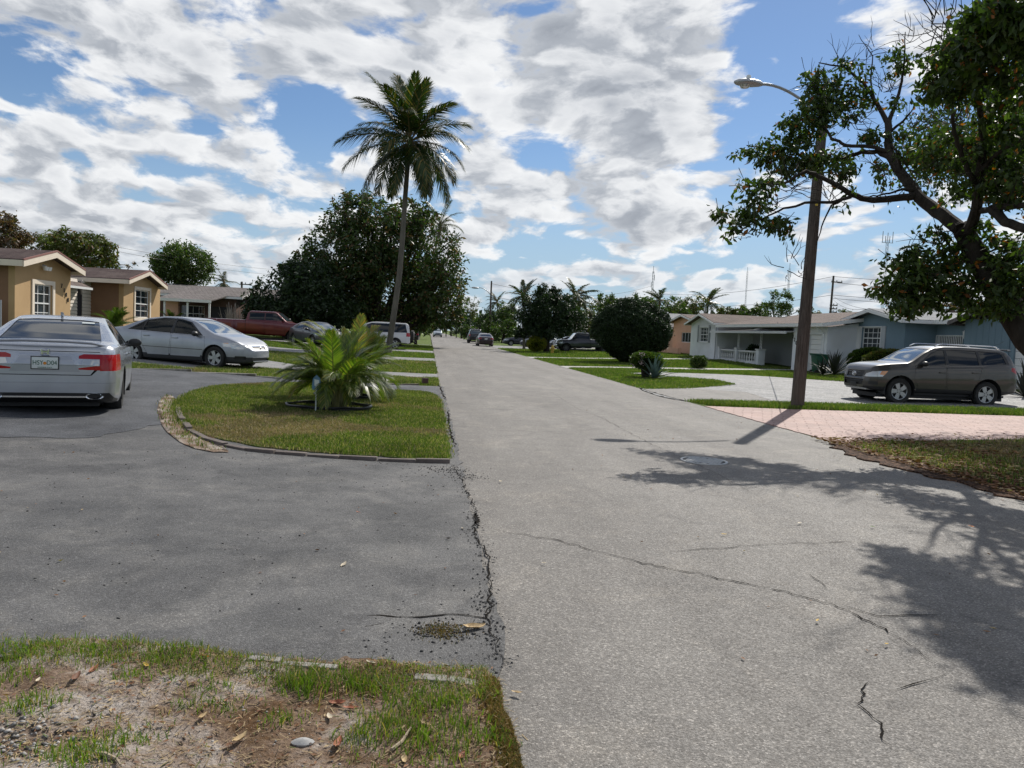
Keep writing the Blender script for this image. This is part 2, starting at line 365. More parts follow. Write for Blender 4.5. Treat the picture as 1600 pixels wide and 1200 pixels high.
sheet('driveway', [(-14, 9), (-11, 14.05), (-9.6, 17.1), (-7.3, 19.95), (-5.7, 20.45), (-3.8, 20.35), (-1.5, 20.7), (RX0, 20.9), (RX0, 16.4), (-3.0, 15), (-3.6, 12.5), (-3.6, 11), (-3.9, 9.4), (-6, 8.6), (-9, 8.4)], M_darkdrive, 0.012, wob=0.05, seedv=2)
sheet('island_lawn', ISLAND, M_isl, 0.02, wob=0.03)
_sp = [on_z(*q_) for q_ in ((262, 628), (250, 645), (254, 668), (278, 694), (318, 710), (352, 712), (322, 698), (294, 682), (279, 660), (275, 640))]
sheet('bare_soil_patch', smooth_loop([(q_.x, q_.y) for q_ in _sp], 5), M_soil, 0.016, wob=0.05, seedv=20)
# neighbour drives on the left
sheet('driveway', [(RX0, 24.9), (-1.7, 24.6), (-4, 24.2), (-6, 24.1), (-6.4, 21.7), (-9, 22.4), (-13, 24.5), (-13, 30), (-9.2, 31.5), (-7.5, 31), (-6, 28.6), (-4.5, 27.2), (-2, 26.6), (RX0, 27.0)], M_drive2, 0.006, wob=0.03, seedv=4)
sheet('driveway', [(RX0, 37.6), (-2.5, 36.4), (-8, 36.0), (-13, 36.5), (-13, 40.5), (-8, 41), (-2.6, 40.2), (RX0, 41.6)], M_drive2, 0.006, wob=0.03, seedv=6)
sheet('driveway', [(RX0, 50), (-13, 50), (-13, 56), (RX0, 56)], M_gravel, 0.006, seedv=7)
sheet('driveway', [(RX0, 72), (-12, 72), (-12, 77), (RX0, 77)], M_gravel, 0.006, seedv=8)
# right hand side
sheet('lush_lawn', [(RX1, 12), (60, 12), (60, 150), (RX1, 150)], M_lawnR, 0.0, step=2)
sheet('pink_driveway', [(RX1-.02, 18.0), (8.84, 17.62), (14.6, 17.2), (30, 16.0), (30, 9.5), (11.4, 12.9), (9.3, 12.5), (7.93, 12.25), (7.1, 11.95), (RX1, 12.0)], M_pink, 0.010, wob=0.025, seedv=9)
sheet('gravel_driveway', smooth_loop([(RX1-.05, 19.4), (9, 19.2), (14, 19.0), (26, 18.2), (26, 24), (21, 27), (17.6, 30.6), (14.6, 34.2), (11.2, 34.6), (8.6, 32.9), (10.2, 30.9), (11.4, 29.3), (11.2, 26.9), (9.7, 25.2), (7.6, 23.6), (RX1-.1, 23.2)], 4), M_gravel, 0.010, wob=0.05, seedv=10)
sheet('apron', [(RX1-.05, 19.35), (9.2, 19.3), (9.9, 23.0), (8.6, 24.0), (RX1-.08, 23.1)], M_road, 0.017, wob=0.05, seedv=14)
sheet('front_path', [(RX1-.1, 36.6), (9, 37.5), (14.8, 38.7), (21.5, 41.5), (21.5, 43.2), (14.8, 40.6), (9, 39.2), (RX1-.1, 38.6)], M_conc, 0.010, seedv=11)
sheet('front_path', [(RX1-.1, 49.5), (22, 53.5), (22, 55), (RX1-.1, 52)], M_conc, 0.010, seedv=12)
sheet('driveway', [(RX1-.1, 76), (22, 78), (22, 92), (RX1-.1, 90)], M_drive2, 0.010, seedv=13)
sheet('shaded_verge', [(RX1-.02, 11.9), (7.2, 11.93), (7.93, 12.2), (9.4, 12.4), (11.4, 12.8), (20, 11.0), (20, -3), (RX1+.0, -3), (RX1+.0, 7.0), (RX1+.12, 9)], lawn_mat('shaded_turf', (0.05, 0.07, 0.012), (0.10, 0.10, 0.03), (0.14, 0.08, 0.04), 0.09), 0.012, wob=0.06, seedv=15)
sheet('leaf_bed', [(RX1-.25, 11.8), (7.5, 12.3), (8.4, 11.9), (8.0, 10.2), (7.4, 8.0), (7.2, 5), (RX1-.1, 5), (RX1-.35, 8.5), (RX1-.5, 10.6)], M_mulch, 0.016, wob=0.12, seedv=16)
# sandy verge at the photographer's feet: bumpy
def verge():
    xs = np.arange(-4.6, 0.62, 0.035); ys = np.arange(-1.0, 4.1, 0.035)
    X, Y = np.meshgrid(xs, ys)
    r = np.random.default_rng(5)
    def nz(fr, n=28):
        a = r.uniform(0, 2*np.pi, n); k = fr*r.uniform(.6, 1.5, n); ph = r.uniform(0, 6.28, n)
        return sum(np.sin(X*k_*np.cos(a_)+Y*k_*np.sin(a_)+p_) for a_, k_, p_ in zip(a, k, ph))/np.sqrt(n)
    Z = 0.014*nz(3)+0.009*nz(9)+0.006*nz(26)+0.004*nz(70)
    top = np.interp(X, [-4.6, -1.9, -1.33, -.73, -.15, .3, .6], [3.98, 3.80, 3.74, 3.65, 3.57, 3.46, 3.42])
    edge_r = np.interp(Y, [-1, 1, 2.6, 3.2, 3.5], [0.50, .46, .40, .38, .32])+0.02*nz(11)
    e = np.minimum((top+0.03*nz(8)-Y)/0.12, (edge_r-X)/0.10)
    Zf = np.maximum(0.028+Z, 0.016+0.25*Z)
    Z = np.where(e > 1, Zf, np.where(e > 0, -0.006+(Zf+0.006)*np.clip(e, 0, 1), -0.03))
    n1, n2 = X.shape; idx = np.arange(n1*n2).reshape(n1, n2)
    F = np.stack([idx[:-1, :-1], idx[:-1, 1:], idx[1:, 1:], idx[1:, :-1]], -1).reshape(-1, 4)
    ok = (e.ravel()[F] > -0.3).any(1)
    mesh_obj('soil_verge', np.stack([X, Y, Z], -1).reshape(-1, 3), F[ok], M_soil, smooth=True, kind='structure')
    return lambda x, y: float(Z[min(max(int(round((y+1.0)/0.035)), 0), n1-1), min(max(int(round((x+4.6)/0.035)), 0), n2-1)])
vergeZ = verge()
# cracks in the asphalt: thin jagged flat ribbons, crack shade and dirt in their colour
M_crack = mat('crack_shadow_dirt', color=(0.022, 0.02, 0.018), rough=1.0, spec=0.0)
def cracks():
    v = []; f = []
    def crack(pts, w=0.012, jag=0.05, z=0.0025, step=0.09):
        P_ = [Vector((p.x, p.y, 0)) for p in pts]; line = []
        for a, b_ in zip(P_, P_[1:]):
            n = max(1, int((b_-a).length/step)); nr = Vector((-(b_-a).y, (b_-a).x, 0)).normalized()
            for k in range(n): line.append(a.lerp(b_, k/n)+nr*max(-jag, min(jag, random.gauss(0, jag*0.38))))
        line.append(P_[-1]); m_ = len(line); o = len(v)
        for i, q in enumerate(line):
            d = (line[min(i+1, m_-1)]-line[max(i-1, 0)]).normalized(); nr = Vector((-d.y, d.x, 0)); e = min(1, min(i, m_-1-i)/m_*7)
            w1 = w*random.uniform(0.25, 1.35)*(0.2+0.8*e)
            v.extend([tuple(q+nr*w1/2+Vector((0, 0, z))), tuple(q-nr*w1/2+Vector((0, 0, z)))])
        for i in range(m_-1): f.append((o+2*i+1, o+2*i+3, o+2*i+2, o+2*i))
    def px(*q): return [on_z(a, b_) for a, b_ in q]
    crack(px((765, 827), (860, 842), (985, 875), (1090, 897), (1215, 922), (1300, 945), (1340, 962), (1410, 1000), (1478, 1047)), 0.011, 0.035, step=.045)
    crack(px((1478, 1047), (1455, 1062), (1400, 1078)), 0.008, 0.03)
    crack(px((1290, 938), (1370, 962), (1470, 960)), 0.009, 0.025)
    crack(px((1355, 1065), (1345, 1100), (1375, 1130), (1392, 1172)), 0.009, 0.02, step=.035)
    crack(px((1030, 862), (1110, 858), (1200, 850), (1320, 847)), 0.007, 0.03)
    crack(px((1262, 895), (1292, 920)), 0.006, 0.02)
    crack(px((1475, 934), (1510, 942)), 0.006, 0.02)
    crack(px((860, 612), (905, 640), (945, 655), (1010, 690), (1130, 745), (1230, 800)), 0.006, 0.03)
    crack(px((1290, 848), (1340, 846)), 0.006, 0.02)
    for zz in (0.0105,):
        crack(px((0, 915), (120, 930), (260, 940), (330, 958), (420, 965), (545, 985)), 0.014, 0.035, zz)
        crack(px((560, 962), (640, 968), (700, 962), (755, 968), (768, 952)), 0.016, 0.03, zz, .05)
        crack(px((600, 975), (560, 985), (480, 975)), 0.012, 0.03, zz)
        crack(px((706, 726), (722, 752), (745, 800), (742, 830), (762, 872), (768, 930), (762, 960), (778, 1010), (786, 1040)), 0.013, 0.030, zz, .06)
        crack(px((738, 800), (748, 812), (744, 825)), 0.03, 0.03, zz, .03)
        crack(px((700, 640), (702, 670), (712, 700)), 0.03, 0.04, zz)
        crack(px((685, 600), (697, 625)), 0.04, 0.05, zz)
    return mesh_obj('asphalt_cracks', v, f, M_crack, kind='stuff')
cracks()
# ================================================================ vehicles
def paint(name, c, metal=0.55, rough=0.32):
    def f(t, b):
        p = t.coord(); n = t.noise(p, 2.0, 3); b.inputs['Base Color'].default_value = tuple(c)+(1,)
        t.put(b.inputs['Base Color'], t.mix(1.0, tuple(c)+(1,), t.ramp(n, [(0.3, 0.88), (0.7, 1.06)]), 'MULTIPLY'))
        # dust settles low on the doors
        z = t.sep(p)[2]; d = t.math('MULTIPLY', t.rng(z, 0.25, 0.75, 0.35, 0.03), t.rng(t.noise(p, 6, 5), 0.3, 0.7, 0.5, 1))
        t.put(b.inputs['Roughness'], t.math('ADD', rough, d))
    return mat(name, f, metal=metal, coat=0.7, coatr=0.06)
M_glass = mat('tinted_car_glass', color=(0.012, 0.014, 0.016), rough=0.05, spec=0.45, coat=0.0)
M_glassb = mat('bluish_windscreen_glass', color=(0.055, 0.075, 0.085), rough=0.05, spec=0.9, coat=1.0, coatr=0.02)
def _clearglass(t, b):
    tr = t.node('ShaderNodeBsdfTransparent'); tr.inputs[0].default_value = (0.42, 0.47, 0.45, 1)
    mx = t.node('ShaderNodeMixShader'); out = t.n['Material Output']
    lw = t.node('ShaderNodeLayerWeight'); lw.inputs[0].default_value = 0.35
    t.put(mx.inputs[0], t.rng(lw.outputs['Fresnel'], 0, 1, 0.25, 0.95)); t.l.new(tr.outputs[0], mx.inputs[1]); t.l.new(b.outputs[0], mx.inputs[2]); t.l.new(mx.outputs[0], out.inputs[0])
M_clear = mat('see_through_car_glass', _clearglass, color=(0.02, 0.025, 0.025), rough=0.03, spec=0.9)
M_blackp = mat('black_plastic_trim', color=(0.018, 0.018, 0.019), rough=0.45)
M_seam = mat('dark_panel_gap', color=(0.006, 0.006, 0.006), rough=0.9)
M_tyre = noisy('tyre_rubber', (0.014, 0.014, 0.014), (0.03, 0.029, 0.027), 8, 0.85)
M_rim = mat('silver_alloy_rim', color=(0.42, 0.43, 0.44), rough=0.32, metal=0.75)
M_rimdark = mat('dark_wheel_rim', color=(0.10, 0.10, 0.105), rough=0.4, metal=0.7)
M_chrome = mat('chrome_trim', color=(0.75, 0.76, 0.78), rough=0.12, metal=1.0)
M_tail = mat('red_lamp_lens', color=(0.33, 0.004, 0.008), rough=0.15, spec=0.4, coat=.25)
M_taildk = mat('dark_red_lamp_lens', color=(0.12, 0.004, 0.006), rough=0.08, spec=0.8, coat=1.0)
M_clearl = mat('clear_lamp_lens', color=(0.50, 0.50, 0.49), rough=0.1, spec=0.9, coat=1.0, metal=0.35)
M_amber = mat('amber_lamp_lens', color=(0.65, 0.22, 0.03), rough=0.1, spec=0.9, coat=1.0)
M_seat = mat('beige_car_seat', color=(0.20, 0.18, 0.155), rough=0.8)
M_dash = mat('dark_car_interior', color=(0.03, 0.03, 0.032), rough=0.7)
def smooth1(xs, pts, w=0.05):
    """profile through points, rounded with a small moving average"""
    px = [p[0] for p in pts]; pz = [p[1] for p in pts]
    acc = np.zeros(len(xs))
    for k in np.linspace(-1, 1, 7): acc += np.interp(xs+k*w, px, pz)
    return acc/7
class CarShape:
    def __init__(s, L, W, top, belt, bot, plan, roofw, w=0.05, mid=0.52, tumble=None, rnd=0.93, flare=None):
        s.L, s.W = L, W; s.top, s.belt, s.bot, s.plan, s.roofw, s.w, s.mid, s.rnd, s.flare = top, belt, bot, plan, roofw, w, mid, rnd, flare
        brk = sorted({p[0] for p in top+plan+bot if abs(p[0]) <= L/2+1e-6})
        xs = set(np.round(np.arange(-L/2, L/2+1e-6, 0.09), 3)) | {round(b, 3) for b in brk} | {-L/2, L/2} | {round(-L/2+.03, 3), round(L/2-.03, 3)}
        s.xs = np.array(sorted(xs))
    def ring(s, x):
        xa = np.array([x]); W = s.W/2
        zt = smooth1(xa, s.top, s.w)[0]; zb = smooth1(xa, s.bot, s.w)[0]; zs = min(smooth1(xa, s.belt, s.w)[0], zt-0.025)
        hw = W*smooth1(xa, s.plan, s.w*0.7)[0]; zm = zb+(zs-zb)*s.mid
        rmax = max(p[1] for p in s.top); t = min(max((zt-zs)/(rmax-zs+1e-6), 0), 1)
        hr = (hw*s.rnd)*(1-t)+min(s.roofw/2, hw*s.rnd)*t
        if s.flare: 
            for fx, fw, am in s.flare:
                d = abs(x-fx)/fw
                if d < 1: hw += am*min(1, (1-d)*4)
        cr = 0.018+0.03*t; sh = 0.05
        lo = min(0.10, (zs-zb)*0.3)
        P_ = [(0, zb), (hw*.45, zb), (hw*.86, zb), (hw*.945, zb+lo*.25), (hw*.982, zb+lo), (hw*.996, zb+(zm-zb)*.75), (hw, zm), (hw*.993, zm+(zs-zm)*.45), (hw*.978, zs-(zs-zm)*.16), (hw*.955, zs),]
        y0, z0 = hw*.945, zs+0.012; y1, z1 = hr, max(zt-cr, zs+0.016)
        for k in (0.0, 0.2, 0.4, 0.6, 0.8, 0.93):
            P_.append((y0+(y1-y0)*(k+0.06*math.sin(math.pi*k)*-t), z0+(z1-z0)*k))
        P_ += [(hr*.985, zt-cr*.75), (hr*.93, zt-cr*.38), (hr*.8, zt-cr*.18), (hr*.5, zt-cr*.04), (0, zt)]
        return P_
    def mesh(s):
        bm = bmesh.new(); rows = []
        for x in s.xs:
            r = s.ring(x); full = [(y, z) for y, z in r]+[(-y, z) for y, z in reversed(r[1:-1])]
            rows.append([bm.verts.new((x, y, z)) for y, z in full])
        n = len(rows[0])
        for a, b_ in zip(rows, rows[1:]):
            for j in range(n): bm.faces.new((a[j], a[(j+1) % n], b_[(j+1) % n], b_[j]))
        m_ = n//2   # caps as strips
        for row, flip in ((rows[0], False), (rows[-1], True)):
            for j in range(m_):
                a, b_, c, d = row[j], row[j+1], row[(n-j-1) % n], row[(n-j) % n]
                q = [a, b_, c, d]; u = []
                for v in q:
                    if v not in u: u.append(v)
                if len(u) >= 3: bm.faces.new(u if flip else u[::-1])
        bmesh.ops.recalc_face_normals(bm, faces=bm.faces)
        return bm
    def yat(s, x, z):
        r = s.ring(x); r = [p for p in r if p[0] > s.W*0.2]
        zs = [p[1] for p in r]; ys = [p[0] for p in r]
        return float(np.interp(z, zs, ys))
def cut(bm, lay, axis, poly, val, nmin=0.25, lim=None, side=0):
    """knife a convex outline through the skin along an axis and mark what lies inside it"""
    ia, ib = {'y': (0, 2), 'x': (1, 2), 'z': (0, 1)}[axis]; ax = {'x': 0, 'y': 1, 'z': 2}[axis]
    cx = sum(p[0] for p in poly)/len(poly); cz = sum(p[1] for p in poly)/len(poly)
    x0, x1 = min(p[0] for p in poly)-.02, max(p[0] for p in poly)+.02; z0, z1 = min(p[1] for p in poly)-.02, max(p[1] for p in poly)+.02
    def ok(f):
        n = f.normal[ax]
        if side: 
            if n*side < nmin: return False
        elif abs(n) < nmin: return False
        a = [v.co[ia] for v in f.verts]; b_ = [v.co[ib] for v in f.verts]
        if max(a) < x0 or min(a) > x1 or max(b_) < z0 or min(b_) > z1: return False
        return lim is None or lim(f.calc_center_median())
    n = len(poly)
    for i in range(n):
        a, b_ = poly[i], poly[(i+1) % n]; nr = (b_[1]-a[1], -(b_[0]-a[0])); l = math.hypot(*nr)
        if l < 1e-6: continue
        fs = [f for f in bm.faces if f.is_valid and ok(f)]
        if not fs: return
        es = {e for f in fs for e in f.edges}; vs_ = {v for f in fs for v in f.verts}
        co = [0, 0, 0]; no = [0, 0, 0]; co[ia] = a[0]; co[ib] = a[1]; no[ia] = nr[0]/l; no[ib] = nr[1]/l
        bmesh.ops.bisect_plane(bm, geom=list(vs_)+list(es)+fs, plane_co=co, plane_no=no, dist=1e-5)
    for f in bm.faces:
        if not ok(f): continue
        c = f.calc_center_median(); inside = True; sg = 0
        for i in range(n):
            a, b_ = poly[i], poly[(i+1) % n]; cr = (b_[0]-a[0])*(c[ib]-a[1])-(b_[1]-a[1])*(c[ia]-a[0])
            if abs(cr) < 1e-9: continue
            if sg == 0: sg = 1 if cr > 0 else -1
            elif (cr > 0) != (sg > 0): inside = False; break
        if inside: f[lay] = val
def grow(poly, d):
    cx = sum(p[0] for p in poly)/len(poly); cz = sum(p[1] for p in poly)/len(poly); out = []
    n = len(poly)
    def off(i):
        a, b_ = poly[i], poly[(i+1) % n]; dx, dz = b_[0]-a[0], b_[1]-a[1]; l = math.hypot(dx, dz); nx, nz = dz/l, -dx/l
        if nx*(a[0]-cx)+nz*(a[1]-cz) < 0: nx, nz = -nx, -nz
        return (a[0]+nx*d, a[1]+nz*d, dx, dz)
    L_ = [off(i) for i in range(n)]
    for i in range(n):
        x1, z1, dx1, dz1 = L_[i-1]; x2, z2, dx2, dz2 = L_[i]; den = dx1*dz2-dz1*dx2
        if abs(den) < 1e-9: out.append((x2, z2)); continue
        t = ((x2-x1)*dz2-(z2-z1)*dx2)/den; out.append((x1+dx1*t, z1+dz1*t))
    return out
_wheels = {}
def wheel_data(r, w, style, rimmat):
    k = (r, w, style)
    if k in _wheels: return _wheels[k]
    b = MB(); rr = r*0.66
    b.lathe([(rr*.98, -w/2+.02), (r*.90, -w/2), (r*.97, -w/2+.02), (r, -w/2+.05), (r, w/2-.05), (r*.97, w/2-.02), (r*.90, w/2), (rr*.98, w/2-.02), (rr*.94, w/2-.05), (rr*.94, -w/2+.05), (rr*.98, -w/2+.02)], n=28, axis='y')
    t = b.build('wheel', M_tyre, smooth=True)
    q = MB(); yo = w/2-.02
    q.lathe([(rr*.99, yo), (rr*.93, yo-.005), (rr*.90, yo-.03), (rr*.88, -w/2+.08)], n=28, axis='y')
    q.lathe([(0.001, yo-.012), (rr*.16, yo-.012), (rr*.2, yo-.025), (rr*.2, yo-.06), (0.001, yo-.06)], n=12, axis='y')
    ns = {'five': 5, 'split': 10, 'seven': 7, 'steel': 8, 'six': 6}[style]
    for i in range(ns):
        a = 2*math.pi*i/ns+(0.12 if style == 'split' and i % 2 else 0)-(0.12 if style == 'split' and not i % 2 else 0); wd = rr*(.17 if style == 'five' else .09 if style == 'split' else .13)
        u = Vector((math.cos(a), 0, math.sin(a))); v_ = Vector((-math.sin(a), 0, math.cos(a)))
        q.prism([u*rr*.12+v_*wd*1.1, u*rr*.9+v_*wd*(1.6 if style == 'five' else 1), u*rr*.9-v_*wd*(1.6 if style == 'five' else 1), u*rr*.12-v_*wd*1.1], (0, .025, 0), (0, yo-.035, 0))
    rm = q.build('rim', rimmat, t, smooth=True)
    d = MB(); d.lathe([(0.001, yo-.09), (rr*.88, yo-.09)], n=20, axis='y'); bd = d.build('brake_disc', M_dash, t)
    for o in (t, rm, bd): COL.objects.unlink(o)
    _wheels[k] = (t.data, rm.data, bd.data); 
    for o in (t, rm, bd): bpy.data.objects.remove(o)
    return _wheels[k]
def add_wheel(root, x, y, r, w, style, rimmat):
    td, rd, bd = wheel_data(r, w, style, rimmat)
    t = link(bpy.data.objects.new('wheel', td), root); t.location = (x, y, r)
    if y < 0: t.rotation_euler = (0, 0, math.pi)
    for nm, dd in (('rim', rd), ('brake_disc', bd)): link(bpy.data.objects.new(nm, dd), t)
NAMES = {}
def make_car(spec, loc, heading, label, group=None, cat='car', name='parked_car', z=0.0):
    """heading: angle of the car's nose from +X; spec: dict with shape and features"""
    S = spec['shape']; root = empty(name, (loc[0], loc[1], z), heading, label, cat, group)
    bm = S.mesh(); lay = bm.faces.layers.int.new('part')
    ids = ['body']; mats_ = {'body': spec['paint']}
    def pid(n, m): 
        if n not in ids: ids.append(n); mats_[n] = m
        return ids.index(n)
    arch = spec['wheels']; r = arch['r']; xf, xr = arch['xf'], arch['xr']
    if spec.get('cladding'):
        zc = spec['cladding']; cut(bm, lay, 'y', [(-S.L/2-.05, 0), (S.L/2+.05, 0), (S.L/2+.05, zc), (-S.L/2-.05, zc)], pid('lower_trim', spec.get('cladm', M_blackp)), 0.3)
    for dr in spec.get('doors', []):
        cut(bm, lay, 'y', grow(dr, .007), pid('panel_gap', M_seam), .3); cut(bm, lay, 'y', dr, pid('door', spec['paint']), .3)
    for nm, axis, poly, m, kw in spec.get('cuts', []):
        cut(bm, lay, axis, poly, pid(nm, m), **kw)
    for x in (xf, xr):
        ra = r+spec.get('archgap', .055)
        if spec.get('archtrim'): cut(bm, lay, 'y', [(x+(ra+.06)*math.cos(a), r+(ra+.06)*math.sin(a)) for a in np.linspace(0, 2*math.pi, 21)[:-1]], pid('arch_trim', M_blackp), .3)
        cut(bm, lay, 'y', [(x+ra*math.cos(a), r+ra*math.sin(a)) for a in np.linspace(0, 2*math.pi, 25)[:-1]], 999, .3)
        cut(bm, lay, 'z', [(x-ra, -S.W), (x+ra, -S.W), (x+ra, S.W), (x-ra, S.W)], 998, .5, lambda c: c.z < .5 and abs(c.y) > S.W*.26)
    bmesh.ops.delete(bm, geom=[f for f in bm.faces if f[lay] in (999, 998)], context='FACES')
    # split into one object per marked island
    groups = {}
    seen = set()
    solid = {'body'}
    for f in bm.faces:
        if f.index in seen: continue
        pass
    bm.faces.index_update()
    for f in bm.faces:
        if f.index in seen: continue
        nm = ids[f[lay]] if f[lay] < len(ids) else 'body'
        if nm in solid:
            groups.setdefault((nm, 0), []).append(f); seen.add(f.index); continue
        st = [f]; seen.add(f.index); isl = []
        while st:
            g = st.pop(); isl.append(g)
            for e in g.edges:
                for h in e.link_faces:
                    if h.index not in seen and h[lay] == f[lay]: seen.add(h.index); st.append(h)
        groups[(nm, f.index)] = isl
    sunk = {'window': .012, 'windscreen': .008, 'rear_window': .008, 'panel_gap': .012, 'grille': .02, 'air_intake': .04, 'window_trim': .004}
    for (nm, k), fs in groups.items():
        vm = {}; vs_ = []; ff = []
        s_ = sunk.get(nm, 0.0)
        for f in fs:
            for v in f.verts:
                if v.index not in vm or vm.get(v.index) is None: pass
        for f in fs:
            idx = []
            for v in f.verts:
                key = id(v) if False else v
                if key not in vm: vm[key] = len(vs_); vs_.append(v.co-v.normal*s_)
                idx.append(vm[key])
            ff.append(idx)
        o = mesh_obj(nm, vs_, ff, mats_[nm] if nm in mats_ else spec['paint'], root, smooth=True)
        bm2 = bmesh.new(); bm2.from_mesh(o.data)
        for e in bm2.edges:
            if e.is_manifold and e.calc_face_angle(0) > R(38): e.smooth = False
        bm2.to_mesh(o.data); bm2.free()
    bm.free()
    # wheel housings, floor
    b = MB(); 
    for x in (xf, xr):
        ra = r+spec.get('archgap', .055)-.002
        for sgn in (1, -1):
            yo = S.yat(x, r+ra*.9)-.012; yi = S.W/2-.42; n = 14; pts = []
            for a in np.linspace(-.25, math.pi+.25, n): pts.append((x+ra*math.cos(a), r+ra*math.sin(a)))
            vs_ = [(p[0], sgn*yo, p[1]) for p in pts]+[(p[0], sgn*yi, p[1]) for p in pts]
            b.add(vs_+[(x, sgn*yi, r)], [(i, i+1, n+i+1, n+i) for i in range(n-1)]+[(n+i, n+i+1, 2*n) for i in range(n-1)])
    b.bx(-S.L/2+.35, S.L/2-.35, -S.W/2+.30, S.W/2-.30, .17, .28)
    b.build('wheel_housing', M_dash, root)
    ww = arch['w']; 
    for x in (xf, xr):
        for sgn in (1, -1): add_wheel(root, x, sgn*(arch.get('track', S.W/2-.03-ww/2)), r, ww, arch['style'], arch.get('rim', M_rim))
    if arch.get('dual'):
        for sgn in (1, -1): add_wheel(root, xr, sgn*(arch['dual']), r, ww, arch['style'], arch.get('rim', M_rim))
    # mirrors and handles
    if spec.get('mirror'):
        mx, mz = spec['mirror']; 
        for sgn in (1, -1):
            y = S.yat(mx, mz); m_ = MB()
            c = Vector((mx+.02, sgn*(y+.13), mz+.035)); vs_ = []; 
            m_.lathe([(0.001, -.055), (.055, -.052), (.085, -.03), (.09, 0), (.075, .05), (.04, .085), (0.001, .095)], n=14, axis='x')
            m_.v = [(p[0]*.9+c.x, p[1]*1.25+c.y, p[2]*.85+c.z) for p in m_.v]
            m_.tube([(mx, sgn*(y-.02), mz-.02), (mx+.01, sgn*(y+.08), mz)], [.035, .028], 8)
            m_.build('mirror', spec.get('mirrorm', M_blackp), root, smooth=True)
    for hx, hz in spec.get('handles', []):
        for sgn in (1, -1):
            y = S.yat(hx, hz); MB().box((hx, sgn*(y+.014), hz), (.20, .028, .032)).build('door_handle', spec.get('handlem', spec['paint']), root, bevel=.008)
    if spec.get('extra'): spec['extra'](root, S)
    return root
def rails(root, S, x0, x1, y, z, m):
    for sgn in (1, -1):
        b = MB(); b.tube([(x0, sgn*y, z-.03), (x0-.12, sgn*y, z+.03), (x0-.25, sgn*y, z+.045), (x1+.25, sgn*y, z+.045), (x1+.1, sgn*y, z+.03), (x1, sgn*y, z-.03)], .018, 6)
        b.build('roof_rail', m, root, smooth=True)
def plate_obj(root, x, z, face, m, w=.31, h=.155, y=0, name='number_plate'):
    b = MB(); b.box((x, y, z), (.012, w, h)); return b.build(name, m, root, bevel=.003)
M_plate = mat('white_number_plate', color=(0.62, 0.66, 0.63), rough=0.4)
def text_obj(txt, size, m, parent, loc, rot, name='lettering', depth=.002, align='CENTER', sx=1.0, **kw):
    cu = bpy.data.curves.new(name, 'FONT'); cu.body = txt; cu.size = size; cu.extrude = depth; cu.align_x = align; cu.align_y = 'CENTER'
    tmp = bpy.data.objects.new('tmp_text', cu); COL.objects.link(tmp)
    dg = bpy.context.evaluated_depsgraph_get(); dg.update()
    me = bpy.data.meshes.new_from_object(tmp.evaluated_get(dg)); COL.objects.unlink(tmp); bpy.data.objects.remove(tmp)
    me.materials.clear(); me.materials.append(m)
    o = bpy.data.objects.new(name, me); o.location = loc; o.rotation_euler = rot; o.scale = (sx, 1, 1); link(o, parent, **kw); return o
# ---- late model silver sedan seen from behind (fastback, split tail lamps)
silver = paint('bright_silver_paint', (0.40, 0.42, 0.455), .65, .24); silver2 = paint('grey_silver_paint', (0.34, 0.355, 0.385), .6, .32)
silver_recess = paint('shaded_recess_silver', (0.33, 0.345, 0.375), .65, .28)  # body silver darkened, carries the shade of the boot recess
A_ = CarShape(4.88, 1.86, top=[(-2.5, .66), (-2.44, .70), (-2.42, .93), (-2.36, 1.045), (-2.28, 1.075), (-2.1, 1.085), (-1.85, 1.10), (-1.5, 1.20), (-1.0, 1.355), (-.55, 1.435), (-.1, 1.45), (.25, 1.435), (.6, 1.36), (1.0, 1.18), (1.35, 1.00), (1.8, .93), (2.15, .84), (2.32, .72), (2.42, .55), (2.5, .5)],
    belt=[(-2.5, .60), (-2.42, .84), (-2.3, 1.0), (-1.9, 1.03), (-1, 1.0), (0, .96), (1.3, .91), (2.2, .80), (2.5, .5)],
    bot=[(-2.5, .36), (-2.3, .25), (-1.9, .20), (1.9, .18), (2.3, .22), (2.5, .3)],
    plan=[(-2.5, .70), (-2.44, .76), (-2.40, .86), (-2.30, .925), (-2.0, .975), (-1.4, 1.0), (1.2, 1.0), (1.8, .97), (2.15, .88), (2.35, .72), (2.44, .5), (2.5, .4)], roofw=1.20, w=.035)
